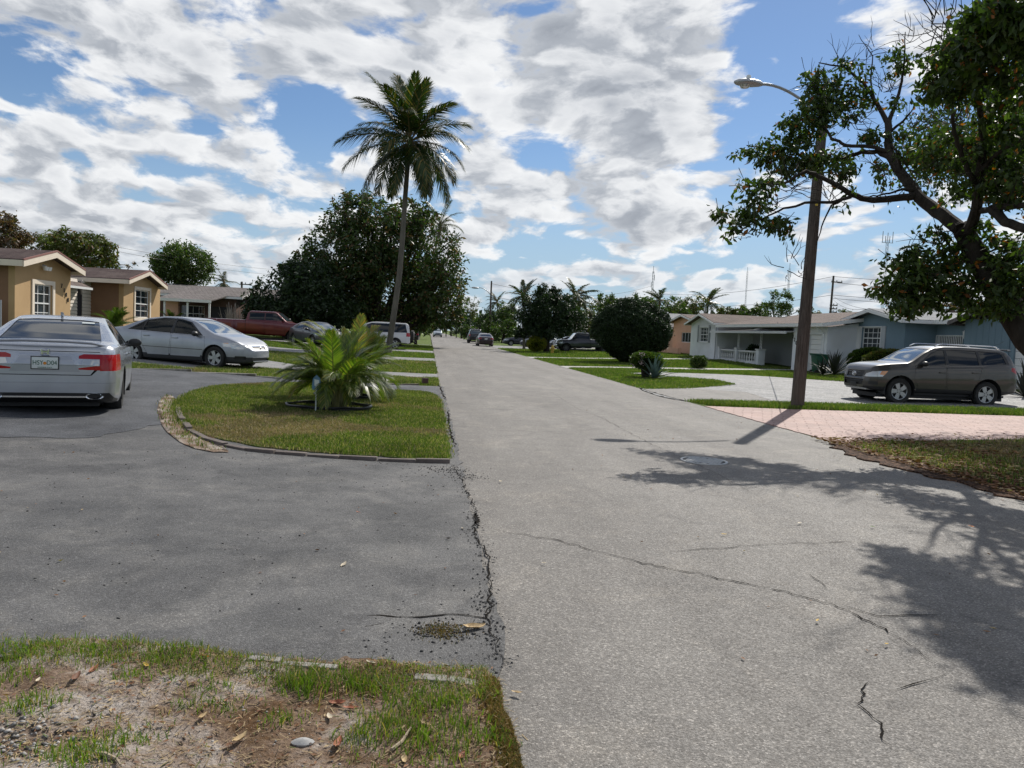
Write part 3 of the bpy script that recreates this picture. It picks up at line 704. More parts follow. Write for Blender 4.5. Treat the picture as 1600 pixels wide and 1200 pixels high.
def accord_extra(root, S):
    xr = -2.44
    # plate with frame
    p = plate_obj(root, xr-.012, .80, -1, M_plate)
    MB().box((xr-.006, 0, .80), (.012, .335, .18)).build('plate_frame', M_blackp, root)
    mg = mat('dark_green_print', color=(0.01, 0.09, 0.05), rough=.5)
    rt = (R(90), 0, R(-90))
    text_obj('HSY', .088, mg, p, (xr-.0205, .082, .80), rt, 'lettering', .001, sx=.82); text_obj('D04', .088, mg, p, (xr-.0205, -.082, .80), rt, 'lettering', .001, sx=.82)
    text_obj('SUNSHINE STATE', .022, mg, p, (xr-.0205, 0, .737), rt, 'lettering', .001)
    o_ = MB(); o_.lathe([(0.001, 0), (.019, 0), (.021, .004), (.001, .006)], (xr-.024, 0, .795), 14, 'x'); o_.build('orange_print', M_amber, p)
    # emblem: letter H in a rounded frame
    e = MB(); 
    for y, w in ((-.033, .014), (.033, .014)): e.prism([(0, y-w/2*(1), .915), (0, y+w/2, .915), (0, y*1.25+w/2, .985), (0, y*1.25-w/2, .985)], (-.02, 0, 0), (xr+.012, 0, 0))
    e.bx(xr-.008, xr+.012, -.033, .033, .942, .956)
    e.tube([(xr, .058, .99), (xr, -.058, .99), (xr, -.048, .905), (xr, .048, .905), (xr, .058, .99)], .006, 6)
    e.build('emblem', M_chrome, root)
    b = MB()   # boot lid spoiler lip
    b.tube([(-2.30, .72, 1.045), (-2.375, .55, 1.085), (-2.40, .25, 1.10), (-2.405, 0, 1.10), (-2.40, -.25, 1.10), (-2.375, -.55, 1.085), (-2.30, -.72, 1.045)], [.012, .022, .024, .024, .024, .022, .012], 8); b.build('boot_spoiler', silver, root, smooth=True)
    MB().prism([(-.62, 0, 1.43), (-.42, 0, 1.445), (-.60, 0, 1.50), (-.64, 0, 1.50)], (0, .035, 0), (0, -.0175, 0)).build('shark_fin_antenna', silver, root, bevel=.006)
    for sgn in (1, -1):
        t = MB(); t.lathe([(.055, 0), (.062, -.02), (.058, -.04), (.048, -.03), (.045, .05), (.001, .05)], (0, 0, 0), 18, 'x')
        t.v = [(p_[0]-2.42, p_[1]*1.9+sgn*.60, p_[2]*.75+.345) for p_ in t.v]; t.build('exhaust_tip', M_chrome, root, smooth=True)
    s = MB(); s.bx(-2.447, -2.43, -.50, .50, .325, .345); s.build('bumper_strip', M_chrome, root)
    MB().box((-1.02, -.40, 1.350), (.003, .17, .05), rot=Matrix.Rotation(R(73), 3, 'Y')).build('window_sticker', M_plate, root)
    text_obj('SPORT', .035, M_chrome, root, (xr-.008, .62, .66), rt, 'badge', .003)
    for sx in (-1, 1): MB().bx(-2.41, -2.405, sx*.55-.06, sx*.55+.06, .555, .585).build('reflector', M_tail, root)
def lampset(ymin, ymax, z0, z1, nm, m, side, x0=0.0, **k): pass
rearlim = lambda c: c.x < -2.0
accord = dict(shape=A_, paint=silver, wheels=dict(r=.335, w=.235, xf=1.47, xr=-1.36, style='five', rim=M_rim),
    doors=[[(.0, .30), (1.0, .30), (1.12, .60), (1.05, .93), (.05, .96)], [(-.95, .55), (-.75, .30), (-.03, .30), (.02, .96), (-.95, .97)]],
    mirror=(.78, .98), handles=[(.18, .86), (-.78, .88)],
    cuts=[('window_trim', 'y', [(-1.55, 1.03), (.98, .95), (.50, 1.32), (.2, 1.385), (-.4, 1.405), (-.95, 1.30)], M_chrome, dict(nmin=.3)),
          ('window', 'y', [(-1.45, 1.045), (.90, .975), (.46, 1.30), (.18, 1.36), (-.4, 1.38), (-.93, 1.28)], M_glass, dict(nmin=.3)),
          ('window_pillar', 'y', [(-.02, .9), (.05, .9), (.05, 1.4), (-.02, 1.4)], M_blackp, dict(nmin=.3, lim=lambda c: c.z > .98)),
          ('rear_window', 'z', [(-1.86, -.64), (-1.86, .64), (-.86, .535), (-.80, .3), (-.80, -.3), (-.86, -.535)], M_glass, dict(nmin=.4, lim=lambda c: c.z > 1.0)),
          ('windscreen', 'z', [(1.28, -.66), (1.28, .66), (.42, .54), (.42, -.54)], M_glass, dict(nmin=.3, lim=lambda c: c.z > .9)),
          ('panel_gap', 'x', [(-.66, .965), (.66, .965), (.66, .955), (-.66, .955)], M_seam, dict(nmin=.3, side=-1, lim=rearlim)),
          ('panel_gap', 'x', [(-.78, .86), (-.70, .86), (-.545, .642), (-.56, .634)], M_seam, dict(nmin=.3, side=-1, lim=rearlim)),
          ('panel_gap', 'x', [(.78, .86), (.70, .86), (.545, .642), (.56, .634)], M_seam, dict(nmin=.3, side=-1, lim=rearlim)),
          ('panel_gap', 'x', [(-.55, .642), (.55, .642), (.55, .632), (-.55, .632)], M_seam, dict(nmin=.3, side=-1, lim=rearlim)),
          ('boot_recess_shade', 'x', [(-.42, .68), (.42, .68), (.30, .90), (-.30, .90)], silver_recess, dict(nmin=.3, side=-1, lim=rearlim)),  # flat patch without depth, recess shade painted in
          ('tail_lamp', 'x', [(-.93, .93), (-.46, .93), (-.40, .905), (-.40, .865), (-.93, .86)], M_tail, dict(nmin=.12, side=-1, lim=rearlim)),
          ('tail_lamp', 'x', [(.93, .93), (.46, .93), (.40, .905), (.40, .865), (.93, .86)], M_tail, dict(nmin=.12, side=-1, lim=rearlim)),
          ('tail_lamp', 'x', [(-.93, .77), (-.62, .77), (-.40, .735), (-.40, .715), (-.93, .70)], M_tail, dict(nmin=.12, side=-1, lim=rearlim)),
          ('tail_lamp', 'x', [(.93, .77), (.62, .77), (.40, .735), (.40, .715), (.93, .70)], M_tail, dict(nmin=.12, side=-1, lim=rearlim)),
          ('reversing_lamp', 'x', [(-.655, .86), (-.46, .86), (-.44, .79), (-.62, .77), (-.66, .77)], M_clearl, dict(nmin=.12, side=-1, lim=rearlim)),
          ('reversing_lamp', 'x', [(.655, .86), (.46, .86), (.44, .79), (.62, .77), (.66, .77)], M_clearl, dict(nmin=.12, side=-1, lim=rearlim)),
          ('tail_lamp', 'x', [(-.93, .93), (-.655, .93), (-.665, .70), (-.93, .70)], M_tail, dict(nmin=.12, side=-1, lim=rearlim)),
          ('tail_lamp', 'x', [(.93, .93), (.655, .93), (.665, .70), (.93, .70)], M_tail, dict(nmin=.12, side=-1, lim=rearlim)),
          ('diffuser', 'x', [(-.93, .20), (.93, .20), (.78, .39), (-.78, .39)], M_blackp, dict(nmin=.1, side=-1, lim=rearlim)),
          ('bumper_crease_shade', 'x', [(-.86, .535), (.86, .535), (.86, .522), (-.86, .522)], silver2, dict(nmin=.3, side=-1, lim=rearlim)),  # flat strip, shade of the crease painted in darker silver
          ('headlight', 'x', [(-.9, .74), (-.5, .72), (-.5, .62), (-.9, .64)], M_clearl, dict(nmin=.1, side=1, lim=lambda c: c.x > 1.9)),
          ('headlight', 'x', [(.9, .74), (.5, .72), (.5, .62), (.9, .64)], M_clearl, dict(nmin=.1, side=1, lim=lambda c: c.x > 1.9)),
          ], extra=accord_extra)
car1 = make_car(accord, (-5.95, 13.42), R(108), 'bright silver fastback sedan seen from behind, Florida number plate, closest car on the left', z=.05)
# ---- older silver sedan, nose towards the road
B_ = CarShape(4.82, 1.82, top=[(-2.5, .62), (-2.41, .66), (-2.38, .92), (-2.28, 1.03), (-2.0, 1.07), (-1.72, 1.10), (-1.35, 1.26), (-.95, 1.39), (-.5, 1.445), (0, 1.455), (.35, 1.43), (.7, 1.33), (1.1, 1.13), (1.4, 1.00), (1.75, .93), (2.05, .83), (2.28, .70), (2.38, .60), (2.41, .55), (2.5, .5)],
    belt=[(-2.5, .6), (-2.35, .90), (-1.9, 1.0), (-1, .985), (0, .95), (1.3, .90), (2.0, .79), (2.35, .62), (2.5, .5)],
    bot=[(-2.5, .36), (-2.3, .25), (-1.9, .21), (1.9, .19), (2.3, .20), (2.5, .27)],
    plan=[(-2.5, .6), (-2.40, .78), (-2.25, .90), (-1.9, .96), (-1.2, 1.0), (1.1, 1.0), (1.7, .96), (2.05, .87), (2.25, .74), (2.38, .52), (2.5, .3)], roofw=1.18, w=.05)
def interior(root, S):
    b = MB(); 
    for x in (.25, -.65):
        for y in (.37, -.37) if x > 0 else (.4, 0, -.4):
            b.box((x, y, .62), (.5, .48, .2)); b.box((x-.28, y, .88), (.14, .46, .52), rot=Matrix.Rotation(R(-14), 3, 'Y')); b.box((x-.36, y, 1.2), (.09, .24, .16))
    b.build('seat', M_seat, root, bevel=.03)
    d = MB(); d.bx(.75, 1.35, -.7, .7, .6, .93); d.bx(-1.9, 1.3, -.74, .74, .28, .34); d.bx(-1.75, -1.05, -.65, .65, .8, 1.0); d.build('dashboard', M_dash, root)
    w = MB(); w.tube([(.66+.03*math.sin(a), .37+.18*math.cos(a), .93+.17*math.sin(a)) for a in np.linspace(0, 2*math.pi, 17)], .014, 6, False); w.build('steering_wheel', M_dash, root)
def silver_extra(root, S):
    interior(root, S)
    plate_obj(root, 2.40, .42, 1, M_blackp, .32, .13, name='plate_holder')
    e = MB(); e.lathe([(0.001, .012), (.03, .01), (.04, 0)], (2.385, 0, .63), 12, 'x'); e.build('emblem', M_chrome, root)
frl = lambda c: c.x > 1.6
sedan2 = dict(shape=B_, paint=silver2, wheels=dict(r=.325, w=.215, xf=1.45, xr=-1.29, style='five', rim=M_rim),
    doors=[[(.02, .33), (1.0, .33), (1.15, .60), (1.12, .91), (.05, .945)], [(-.93, .60), (-.75, .33), (-.04, .33), (.01, .95), (-.98, .975)]],
    cladding=.37, cladm=M_dash, mirror=(.86, .95), handles=[(.16, .84), (-.80, .87)],
    cuts=[('side_moulding', 'y', [(-.92, .565), (1.08, .545), (1.08, .53), (-.92, .55)], M_blackp, dict(nmin=.3)),
          ('window_trim', 'y', [(-1.50, 1.02), (1.06, .935), (.55, 1.31), (.2, 1.385), (-.4, 1.405), (-1.0, 1.315)], M_blackp, dict(nmin=.3)),
          ('window', 'y', [(-1.38, 1.035), (.95, .955), (.50, 1.30), (.18, 1.365), (-.4, 1.385), (-.98, 1.295)], M_clear, dict(nmin=.3)),
          ('window_pillar', 'y', [(-.03, .9), (.07, .9), (.05, 1.4), (-.01, 1.4)], M_blackp, dict(nmin=.3, lim=lambda c: c.z > .96)),
          ('window_pillar', 'y', [(-1.0, .9), (-.96, .9), (-.93, 1.4), (-.97, 1.4)], M_blackp, dict(nmin=.3, lim=lambda c: c.z > 1.0)),
          ('rear_window', 'z', [(-1.70, -.6), (-1.70, .6), (-.95, .52), (-.95, -.52)], M_clear, dict(nmin=.3, lim=lambda c: c.z > 1.0)),
          ('windscreen', 'z', [(1.33, -.68), (1.33, .68), (.52, .54), (.52, -.54)], M_glassb, dict(nmin=.3, lim=lambda c: c.z > .9)),
          ('headlight', 'y', [(1.72, .76), (2.02, .78), (2.26, .70), (2.30, .60), (2.0, .61)], M_clearl, dict(nmin=.06, lim=lambda c: c.x > 1.6 and abs(c.y) > .38)),
          ('turn_signal', 'y', [(1.72, .76), (1.86, .77), (1.95, .63), (1.84, .69)], M_amber, dict(nmin=.06, lim=lambda c: c.x > 1.6 and abs(c.y) > .38)),
          ('headlight', 'x', [(-.86, .75), (-.46, .72), (-.44, .61), (-.86, .66)], M_clearl, dict(nmin=.04, side=1, lim=frl)), ('headlight', 'x', [(.86, .75), (.46, .72), (.44, .61), (.86, .66)], M_clearl, dict(nmin=.04, side=1, lim=frl)),
          ('grille', 'x', [(-.36, .69), (.36, .69), (.30, .585), (-.30, .585)], M_blackp, dict(nmin=.1, side=1, lim=frl)),
          ('grille_bar', 'x', [(-.36, .695), (.36, .695), (.36, .675), (-.36, .675)], M_chrome, dict(nmin=.1, side=1, lim=frl)),
          ('air_intake', 'x', [(-.45, .36), (.45, .36), (.40, .27), (-.40, .27)], M_blackp, dict(nmin=.1, side=1, lim=frl)),
          ('air_intake', 'x', [(-.78, .40), (-.60, .40), (-.60, .31), (-.78, .31)], M_blackp, dict(nmin=.1, side=1, lim=frl)),
          ('air_intake', 'x', [(.78, .40), (.60, .40), (.60, .31), (.78, .31)], M_blackp, dict(nmin=.1, side=1, lim=frl)),
          ('tail_lamp', 'y', [(-2.5, .95), (-2.15, .93), (-2.2, .78), (-2.5, .76)], M_tail, dict(nmin=.06, lim=lambda c: c.x < -1.9)),
          ], extra=silver_extra)
# wheel contacts were surveyed at (-5.9, 22.8) and (-8.5, 23.8)
car2 = make_car(sedan2, (-7.15, 24.05), R(-20), 'older grey silver sedan parked side on with its nose towards the road', z=.13)
# ---- compact grey brown SUV on the right
C_ = CarShape(4.60, 1.82, top=[(-2.4, .7), (-2.30, .75), (-2.27, 1.0), (-2.20, 1.20), (-2.05, 1.50), (-1.93, 1.63), (-1.75, 1.685), (-1.2, 1.71), (-.5, 1.715), (.0, 1.70), (.32, 1.65), (.62, 1.51), (1.0, 1.26), (1.16, 1.19), (1.75, 1.135), (2.07, 1.075), (2.2, .98), (2.27, .80), (2.30, .6), (2.4, .5)],
    belt=[(-2.4, .7), (-2.28, .98), (-2.15, 1.18), (-1.8, 1.21), (-1, 1.17), (0, 1.12), (1.2, 1.06), (2.0, .97), (2.25, .84), (2.4, .5)],
    bot=[(-2.4, .50), (-2.2, .42), (-1.8, .35), (1.7, .34), (2.15, .38), (2.4, .46)],
    plan=[(-2.4, .7), (-2.29, .80), (-2.18, .90), (-1.9, .955), (-1.2, 1.0), (1.2, 1.0), (1.75, .97), (2.05, .88), (2.2, .77), (2.29, .60), (2.4, .3)], roofw=1.26, w=.045)
def rav_extra(root, S):
    rails(root, S, .25, -1.75, .58, 1.715, M_chrome)
    e = MB(); 
    e.tube([(2.295, .10*math.cos(a), .80+.062*math.sin(a)) for a in np.linspace(0, 2*math.pi, 17)], .010, 6, False)
    e.tube([(2.298, .045*math.cos(a), .80+.058*math.sin(a)) for a in np.linspace(0, 2*math.pi, 13)], .008, 6, False)
    e.tube([(2.298, .085*math.cos(a), .83+.022*math.sin(a)) for a in np.linspace(0, 2*math.pi, 13)], .008, 6, False); e.build('emblem', M_chrome, root)
    for z in (.86, .76): MB().tube([(2.21, .44, z), (2.275, .3, z), (2.29, 0, z), (2.275, -.3, z), (2.21, -.44, z)], .012, 6).build('grille_bar', M_blackp, root)
    plate_obj(root, 2.305, .50, 1, M_blackp, .32, .12, name='plate_holder')
    MB().tube([(-1.98, .62, 1.66), (-2.12, .55, 1.665), (-2.14, 0, 1.68), (-2.12, -.55, 1.665), (-1.98, -.62, 1.66)], [.02, .03, .03, .03, .02], 6).build('roof_spoiler', spec_bronze, root, smooth=True)
    MB().tube([(-1.5, .5, 1.70), (-1.95, .5, 1.92)], .004, 5).build('aerial', M_blackp, root)
    b = MB(); b.bx(2.0, 2.22, -.55, .55, .36, .42); b.build('skid_plate', M_rim, root, bevel=.02)
spec_bronze = paint('grey_brown_metallic_paint', (0.068, 0.062, 0.054), .6, .36)
rav = dict(shape=C_, paint=spec_bronze, wheels=dict(r=.37, w=.235, xf=1.40, xr=-1.26, style='five', rim=M_rim), archgap=.085,
    doors=[[(.02, .47), (.86, .47), (1.0, .75), (.97, 1.12), (.05, 1.13)], [(-.95, .76), (-.80, .47), (-.04, .47), (.01, 1.09), (-1.05, 1.125)]],
    cladding=.48, mirror=(.74, 1.14), handles=[(.16, .95), (-.84, .98)], handlem=spec_bronze,
    cuts=[('window_trim', 'y', [(-1.95, 1.25), (.90, 1.14), (.48, 1.47), (.22, 1.595), (-.4, 1.62), (-1.65, 1.60), (-1.83, 1.55)], M_blackp, dict(nmin=.3)),
          ('window', 'y', [(-.98, 1.20), (-.06, 1.155), (-.04, 1.60), (-.95, 1.595)], M_glass, dict(nmin=.3)),
          ('window', 'y', [(.04, 1.165), (.80, 1.16), (.45, 1.45), (.20, 1.575), (.04, 1.59)], M_clear, dict(nmin=.3)),
          ('window', 'y', [(-1.85, 1.27), (-1.06, 1.21), (-1.03, 1.59), (-1.63, 1.575), (-1.76, 1.53)], M_glass, dict(nmin=.3)),
          ('windscreen', 'z', [(1.10, -.68), (1.10, .68), (.42, .57), (.42, -.57)], M_glassb, dict(nmin=.3, lim=lambda c: c.z > 1.1)),
          ('rear_window', 'x', [(-.60, 1.24), (.60, 1.24), (.5, 1.60), (-.5, 1.60)], M_glass, dict(nmin=.2, side=-1, lim=lambda c: c.x < -1.8)),
          ('headlight', 'y', [(1.78, .93), (2.15, .90), (2.27, .82), (2.27, .74), (1.92, .76)], M_clearl, dict(nmin=.06, lim=lambda c: c.x > 1.6 and abs(c.y) > .44)),
          ('turn_signal', 'y', [(1.78, .93), (1.95, .915), (2.0, .82), (1.88, .80)], M_amber, dict(nmin=.06, lim=lambda c: c.x > 1.6 and abs(c.y) > .44)),
          ('grille', 'x', [(-.44, .90), (.44, .90), (.40, .72), (-.40, .72)], M_blackp, dict(nmin=.1, side=1, lim=frl)),
          ('air_intake', 'x', [(-.5, .66), (.5, .66), (.46, .50), (-.46, .50)], M_blackp, dict(nmin=.1, side=1, lim=frl)),
          ('fog_lamp', 'x', [(-.80, .62), (-.64, .62), (-.64, .52), (-.80, .52)], M_blackp, dict(nmin=.05, side=1, lim=frl)),
          ('fog_lamp', 'x', [(.80, .62), (.64, .62), (.64, .52), (.80, .52)], M_blackp, dict(nmin=.05, side=1, lim=frl)),
          ('tail_lamp', 'y', [(-2.34, 1.16), (-2.02, 1.17), (-2.0, 1.08), (-2.22, .97), (-2.34, .97)], M_tail, dict(nmin=.03, lim=lambda c: c.x < -1.9 and abs(c.y) > .5)),
          ], extra=rav_extra)
def rav_extra2(root, S):
    interior(root, S); rav_extra(root, S)
rav['extra'] = rav_extra2
car3 = make_car(rav, (14.72, 21.30), R(180), 'grey brown compact SUV with roof rails parked beside the pink driveway', cat='SUV', z=.06)
# ---- generic shapes for the cars further off
def sedan_shape(L=4.7, W=1.8, H=1.43):
    h = H-1.43
    return CarShape(L, W, top=[(-2.5, .6), (-2.33, .70), (-2.30, .93), (-2.22, 1.02), (-1.75, 1.06), (-1.2, 1.27+h), (-.8, 1.38+h), (-.2, 1.43+h), (.3, 1.40+h), (.75, 1.24+h), (1.3, .98), (1.9, .88), (2.2, .75), (2.33, .6), (2.5, .5)],
        belt=[(-2.5, .6), (-2.3, .88), (-1.5, .98), (0, .93), (1.3, .88), (2.1, .76), (2.5, .5)], bot=[(-2.5, .33), (-2.2, .22), (2.2, .2), (2.5, .3)],
        plan=[(-2.5, .6), (-2.3, .8), (-2.0, .95), (-1.2, 1.0), (1.2, 1.0), (1.8, .95), (2.1, .82), (2.33, .5), (2.5, .3)], roofw=1.16)
def sedan_spec(p, glass=M_glass, L=4.7, extra=None):
    S = sedan_shape(L)
    return dict(shape=S, paint=p, wheels=dict(r=.325, w=.21, xf=1.42, xr=-1.30, style='seven', rim=M_rim),
        doors=[[(.0, .33), (.95, .33), (1.1, .6), (1.08, .89), (.03, .93)], [(-.9, .6), (-.75, .33), (-.05, .33), (-.02, .93), (-.95, .96)]], mirror=(.84, .93), handles=[(.15, .83)],
        cuts=[('window_trim', 'y', [(-1.55, 1.01), (1.0, .915), (.55, 1.24), (.2, 1.35), (-.4, 1.37), (-1.05, 1.23)], M_blackp, dict(nmin=.3)),
              ('window', 'y', [(-.95, 1.0), (-.05, .965), (-.05, 1.35), (-.4, 1.355), (-.93, 1.25)], glass, dict(nmin=.3)), ('window', 'y', [(.03, .96), (.9, .935), (.5, 1.23), (.2, 1.33), (.03, 1.345)], glass, dict(nmin=.3)),
              ('rear_window', 'z', [(-1.72, -.6), (-1.72, .6), (-.95, .5), (-.95, -.5)], glass, dict(nmin=.3, lim=lambda c: c.z > 1.0)),
              ('windscreen', 'z', [(1.24, -.66), (1.24, .66), (.55, .53), (.55, -.53)], M_glassb, dict(nmin=.3, lim=lambda c: c.z > .9)),
              ('tail_lamp', 'x', [(-.9, .93), (-.48, .91), (-.5, .78), (-.9, .78)], M_tail, dict(nmin=.1, side=-1, lim=lambda c: c.x < -1.9)),
              ('tail_lamp', 'x', [(.9, .93), (.48, .91), (.5, .78), (.9, .78)], M_tail, dict(nmin=.1, side=-1, lim=lambda c: c.x < -1.9)),
              ('headlight', 'x', [(-.85, .76), (-.48, .74), (-.5, .62), (-.85, .64)], M_clearl, dict(nmin=.1, side=1, lim=lambda c: c.x > 1.6)),
              ('headlight', 'x', [(.85, .76), (.48, .74), (.5, .62), (.85, .64)], M_clearl, dict(nmin=.1, side=1, lim=lambda c: c.x > 1.6)),
              ('grille', 'x', [(-.42, .72), (.42, .72), (.36, .58), (-.36, .58)], M_blackp, dict(nmin=.1, side=1, lim=frl)),
              ('air_intake', 'x', [(-.5, .42), (.5, .42), (.45, .3), (-.45, .3)], M_blackp, dict(nmin=.1, side=1, lim=frl))],
        extra=extra or (lambda root, S_: plate_obj(root, -2.345, .80, -1, M_plate)))
def suv_shape(L=4.8, W=1.9, H=1.8, box=False):
    bk = -2.38 if box else -2.2
    return CarShape(L, W, top=[(-2.5, .7), (-2.40, .8), (-2.38, 1.1), (bk+.02, 1.35), (bk+.1, H-.12), (bk+.28, H-.02), (-1, H), (0, H), (.35, H-.04), (.60 if not box else .75, H-.16), (1.05, 1.26), (1.2, 1.15), (2.0, 1.08), (2.25, .98), (2.36, .8), (2.5, .6)],
        belt=[(-2.5, .7), (-2.35, 1.0), (-2.2, 1.15), (0, 1.11), (1.1, 1.08), (2.1, 1.0), (2.5, .5)], bot=[(-2.5, .5), (-2.2, .4), (2.1, .38), (2.5, .5)],
        plan=[(-2.5, .75), (-2.38, .86), (-2.2, .95), (-1.5, 1.0), (1.4, 1.0), (2.0, .95), (2.25, .83), (2.38, .62), (2.5, .4)], roofw=1.44 if box else 1.32, w=.04)
def suv_spec(p, H=1.8, glass=M_glass, box=False, extra=None, rim=M_rim, front=M_glassb):
    S = suv_shape(H=H, box=box); bk = -2.2 if box else -2.0
    return dict(shape=S, paint=p, wheels=dict(r=.38, w=.25, xf=1.45, xr=-1.38, style='six', rim=rim), archgap=.07, cladding=.46,
        doors=[[(.02, .5), (.85, .5), (1.0, .8), (1.0, 1.09), (.05, 1.1)], [(-.9, .8), (-.75, .5), (-.04, .5), (0, 1.1), (-.95, 1.12)]], mirror=(.86, 1.15), handles=[(.15, 1.0), (-.8, 1.0)],
        cuts=[('window_trim', 'y', [(bk, 1.19), (.98, 1.14), (.58, H-.22), (.3, H-.11), (bk+.15, H-.11)], M_blackp, dict(nmin=.3)),
              ('window', 'y', [(-.92, 1.2), (-.06, 1.17), (-.06, H-.13), (-.92, H-.13)], glass, dict(nmin=.3)), ('window', 'y', [(.02, 1.17), (.88, 1.15), (.54, H-.23), (.3, H-.13), (.02, H-.13)], glass, dict(nmin=.3)),
              ('window', 'y', [(bk+.06, 1.21), (-1.0, 1.2), (-1.0, H-.13), (bk+.17, H-.13)], glass, dict(nmin=.3)),
              ('rear_window', 'x', [(-.66, 1.24), (.66, 1.24), (.56, H-.16), (-.56, H-.16)], glass, dict(nmin=.2, side=-1, lim=lambda c: c.x < -1.7)),
              ('windscreen', 'z', [(1.10, -.72), (1.10, .72), (.42, .62), (.42, -.62)], front, dict(nmin=.2, lim=lambda c: c.z > 1.1)),
              ('tail_lamp', 'x', [(-.95, 1.18), (-.70, 1.18), (-.72, .92), (-.95, .92)], M_tail, dict(nmin=.08, side=-1, lim=lambda c: c.x < -1.9)),
              ('tail_lamp', 'x', [(.95, 1.18), (.70, 1.18), (.72, .92), (.95, .92)], M_tail, dict(nmin=.08, side=-1, lim=lambda c: c.x < -1.9)),
              ('headlight', 'x', [(-.9, .96), (-.55, .94), (-.55, .80), (-.9, .82)], M_clearl, dict(nmin=.08, side=1, lim=frl)), ('headlight', 'x', [(.9, .96), (.55, .94), (.55, .80), (.9, .82)], M_clearl, dict(nmin=.08, side=1, lim=frl)),
              ('grille', 'x', [(-.5, .95), (.5, .95), (.45, .76), (-.45, .76)], M_blackp, dict(nmin=.1, side=1, lim=frl)), ('air_intake', 'x', [(-.6, .66), (.6, .66), (.55, .5), (-.55, .5)], M_blackp, dict(nmin=.1, side=1, lim=frl))],
        extra=extra)
black = paint('black_car_paint', (0.012, 0.012, 0.014), .1, .25); darkgrey = paint('dark_grey_paint', (0.06, 0.068, 0.08), .5, .3); white = paint('white_car_paint', (0.62, 0.62, 0.62), 0.0, .3)
navy = paint('dark_blue_black_paint', (0.012, 0.014, 0.026), .3, .28); red = paint('deep_red_truck_paint', (0.11, 0.006, 0.012), .3, .3); maroon = paint('dark_plum_paint', (0.030, 0.014, 0.020), .3, .25)
palesilver = paint('pale_blue_silver_paint', (0.45, 0.50, 0.55), .5, .3)
def boxy_extra(root, S):
    w = MB(); w.lathe([(0.001, -.12), (.30, -.12), (.37, -.08), (.38, 0), (.37, .08), (.33, .11), (0.001, .11)], (-2.55, .12, 1.0), 24, 'x'); w.build('spare_wheel', M_tyre, root, smooth=True)
    c = MB(); c.lathe([(0.001, -.135), (.24, -.13), (.25, -.11)], (-2.55, .12, 1.0), 24, 'x'); c.build('spare_wheel_cover', white, root)
make_car(suv_spec(white, 1.88, M_glass, True, boxy_extra), (-3.75, 55.3), R(181), 'boxy white SUV with a spare wheel on its back, behind the leaning coconut trunk', cat='SUV', name='parked_suv', z=.05)
make_car(suv_spec(black, 1.75, M_glass), (-3.35, 74.0), R(178), 'black SUV parked across the kerb beyond the white boxy SUV', cat='SUV', name='parked_suv', z=.05)
make_car(sedan_spec(darkgrey), (-6.6, 46.2), R(-58), 'dark sedan nose on, half hidden behind the fan palm fronds on the lawn', z=.28)
make_car(suv_spec(palesilver, 1.72, M_glassb), (1.75, 165), R(-90), 'pale silver SUV driving towards us far down the road', cat='SUV', name='moving_suv', z=0)
make_car(suv_spec(black, 1.88, M_glassb), (6.1, 104), R(90), 'tall black SUV on the right road edge, in front of the plum sedan', cat='SUV', name='parked_suv')
make_car(sedan_spec(maroon, M_glass), (6.15, 85.8), R(90), 'dark sedan with red tail lamps parked at the right edge of the road')
make_car(sedan_spec(navy), (11.3, 93.5), R(180), 'near black sedan side on, behind the grey coupe', z=.05)
make_car(sedan_spec(darkgrey), (12.6, 86.8), R(180), 'dark grey coupe side on beside the yellow green bush', z=.06)
make_car(sedan_spec(black), (15.2, 82.5), R(180), 'black car glimpsed behind the dark tree trunk and the old pickup', z=.1)
# ---- pickups
def pickup_shape(L, W, H, bed, hood, xc0, xc1, xw, flare=None, roofw=1.5):
    return CarShape(L, W, top=[(-L/2-.1, bed-.3), (-L/2+.02, bed-.1), (-L/2+.06, bed), (xc0-.03, bed), (xc0+.03, bed+.1), (xc0+.10, H-.10), (xc0+.25, H), (xc1-.1, H), (xc1+.15, H-.08), (xw, hood+.06), (xw+.15, hood), (L/2-.35, hood-.05), (L/2-.12, hood-.12), (L/2-.03, hood-.35), (L/2+.1, hood-.5)],
        belt=[(-L/2-.1, bed-.3), (-L/2+.05, bed-.05), (xc0, bed-.03), (xw, hood-.03), (L/2-.3, hood-.12), (L/2+.1, hood-.5)], bot=[(-L/2-.1, .6), (-L/2+.1, .52), (L/2-.3, .42), (L/2+.1, .5)],
        plan=[(-L/2-.1, .93), (-L/2+.05, .96), (-L/2+.2, 1), (L/2-.6, 1), (L/2-.25, .95), (L/2-.05, .85), (L/2+.1, .7)], roofw=roofw, w=.03, flare=flare)
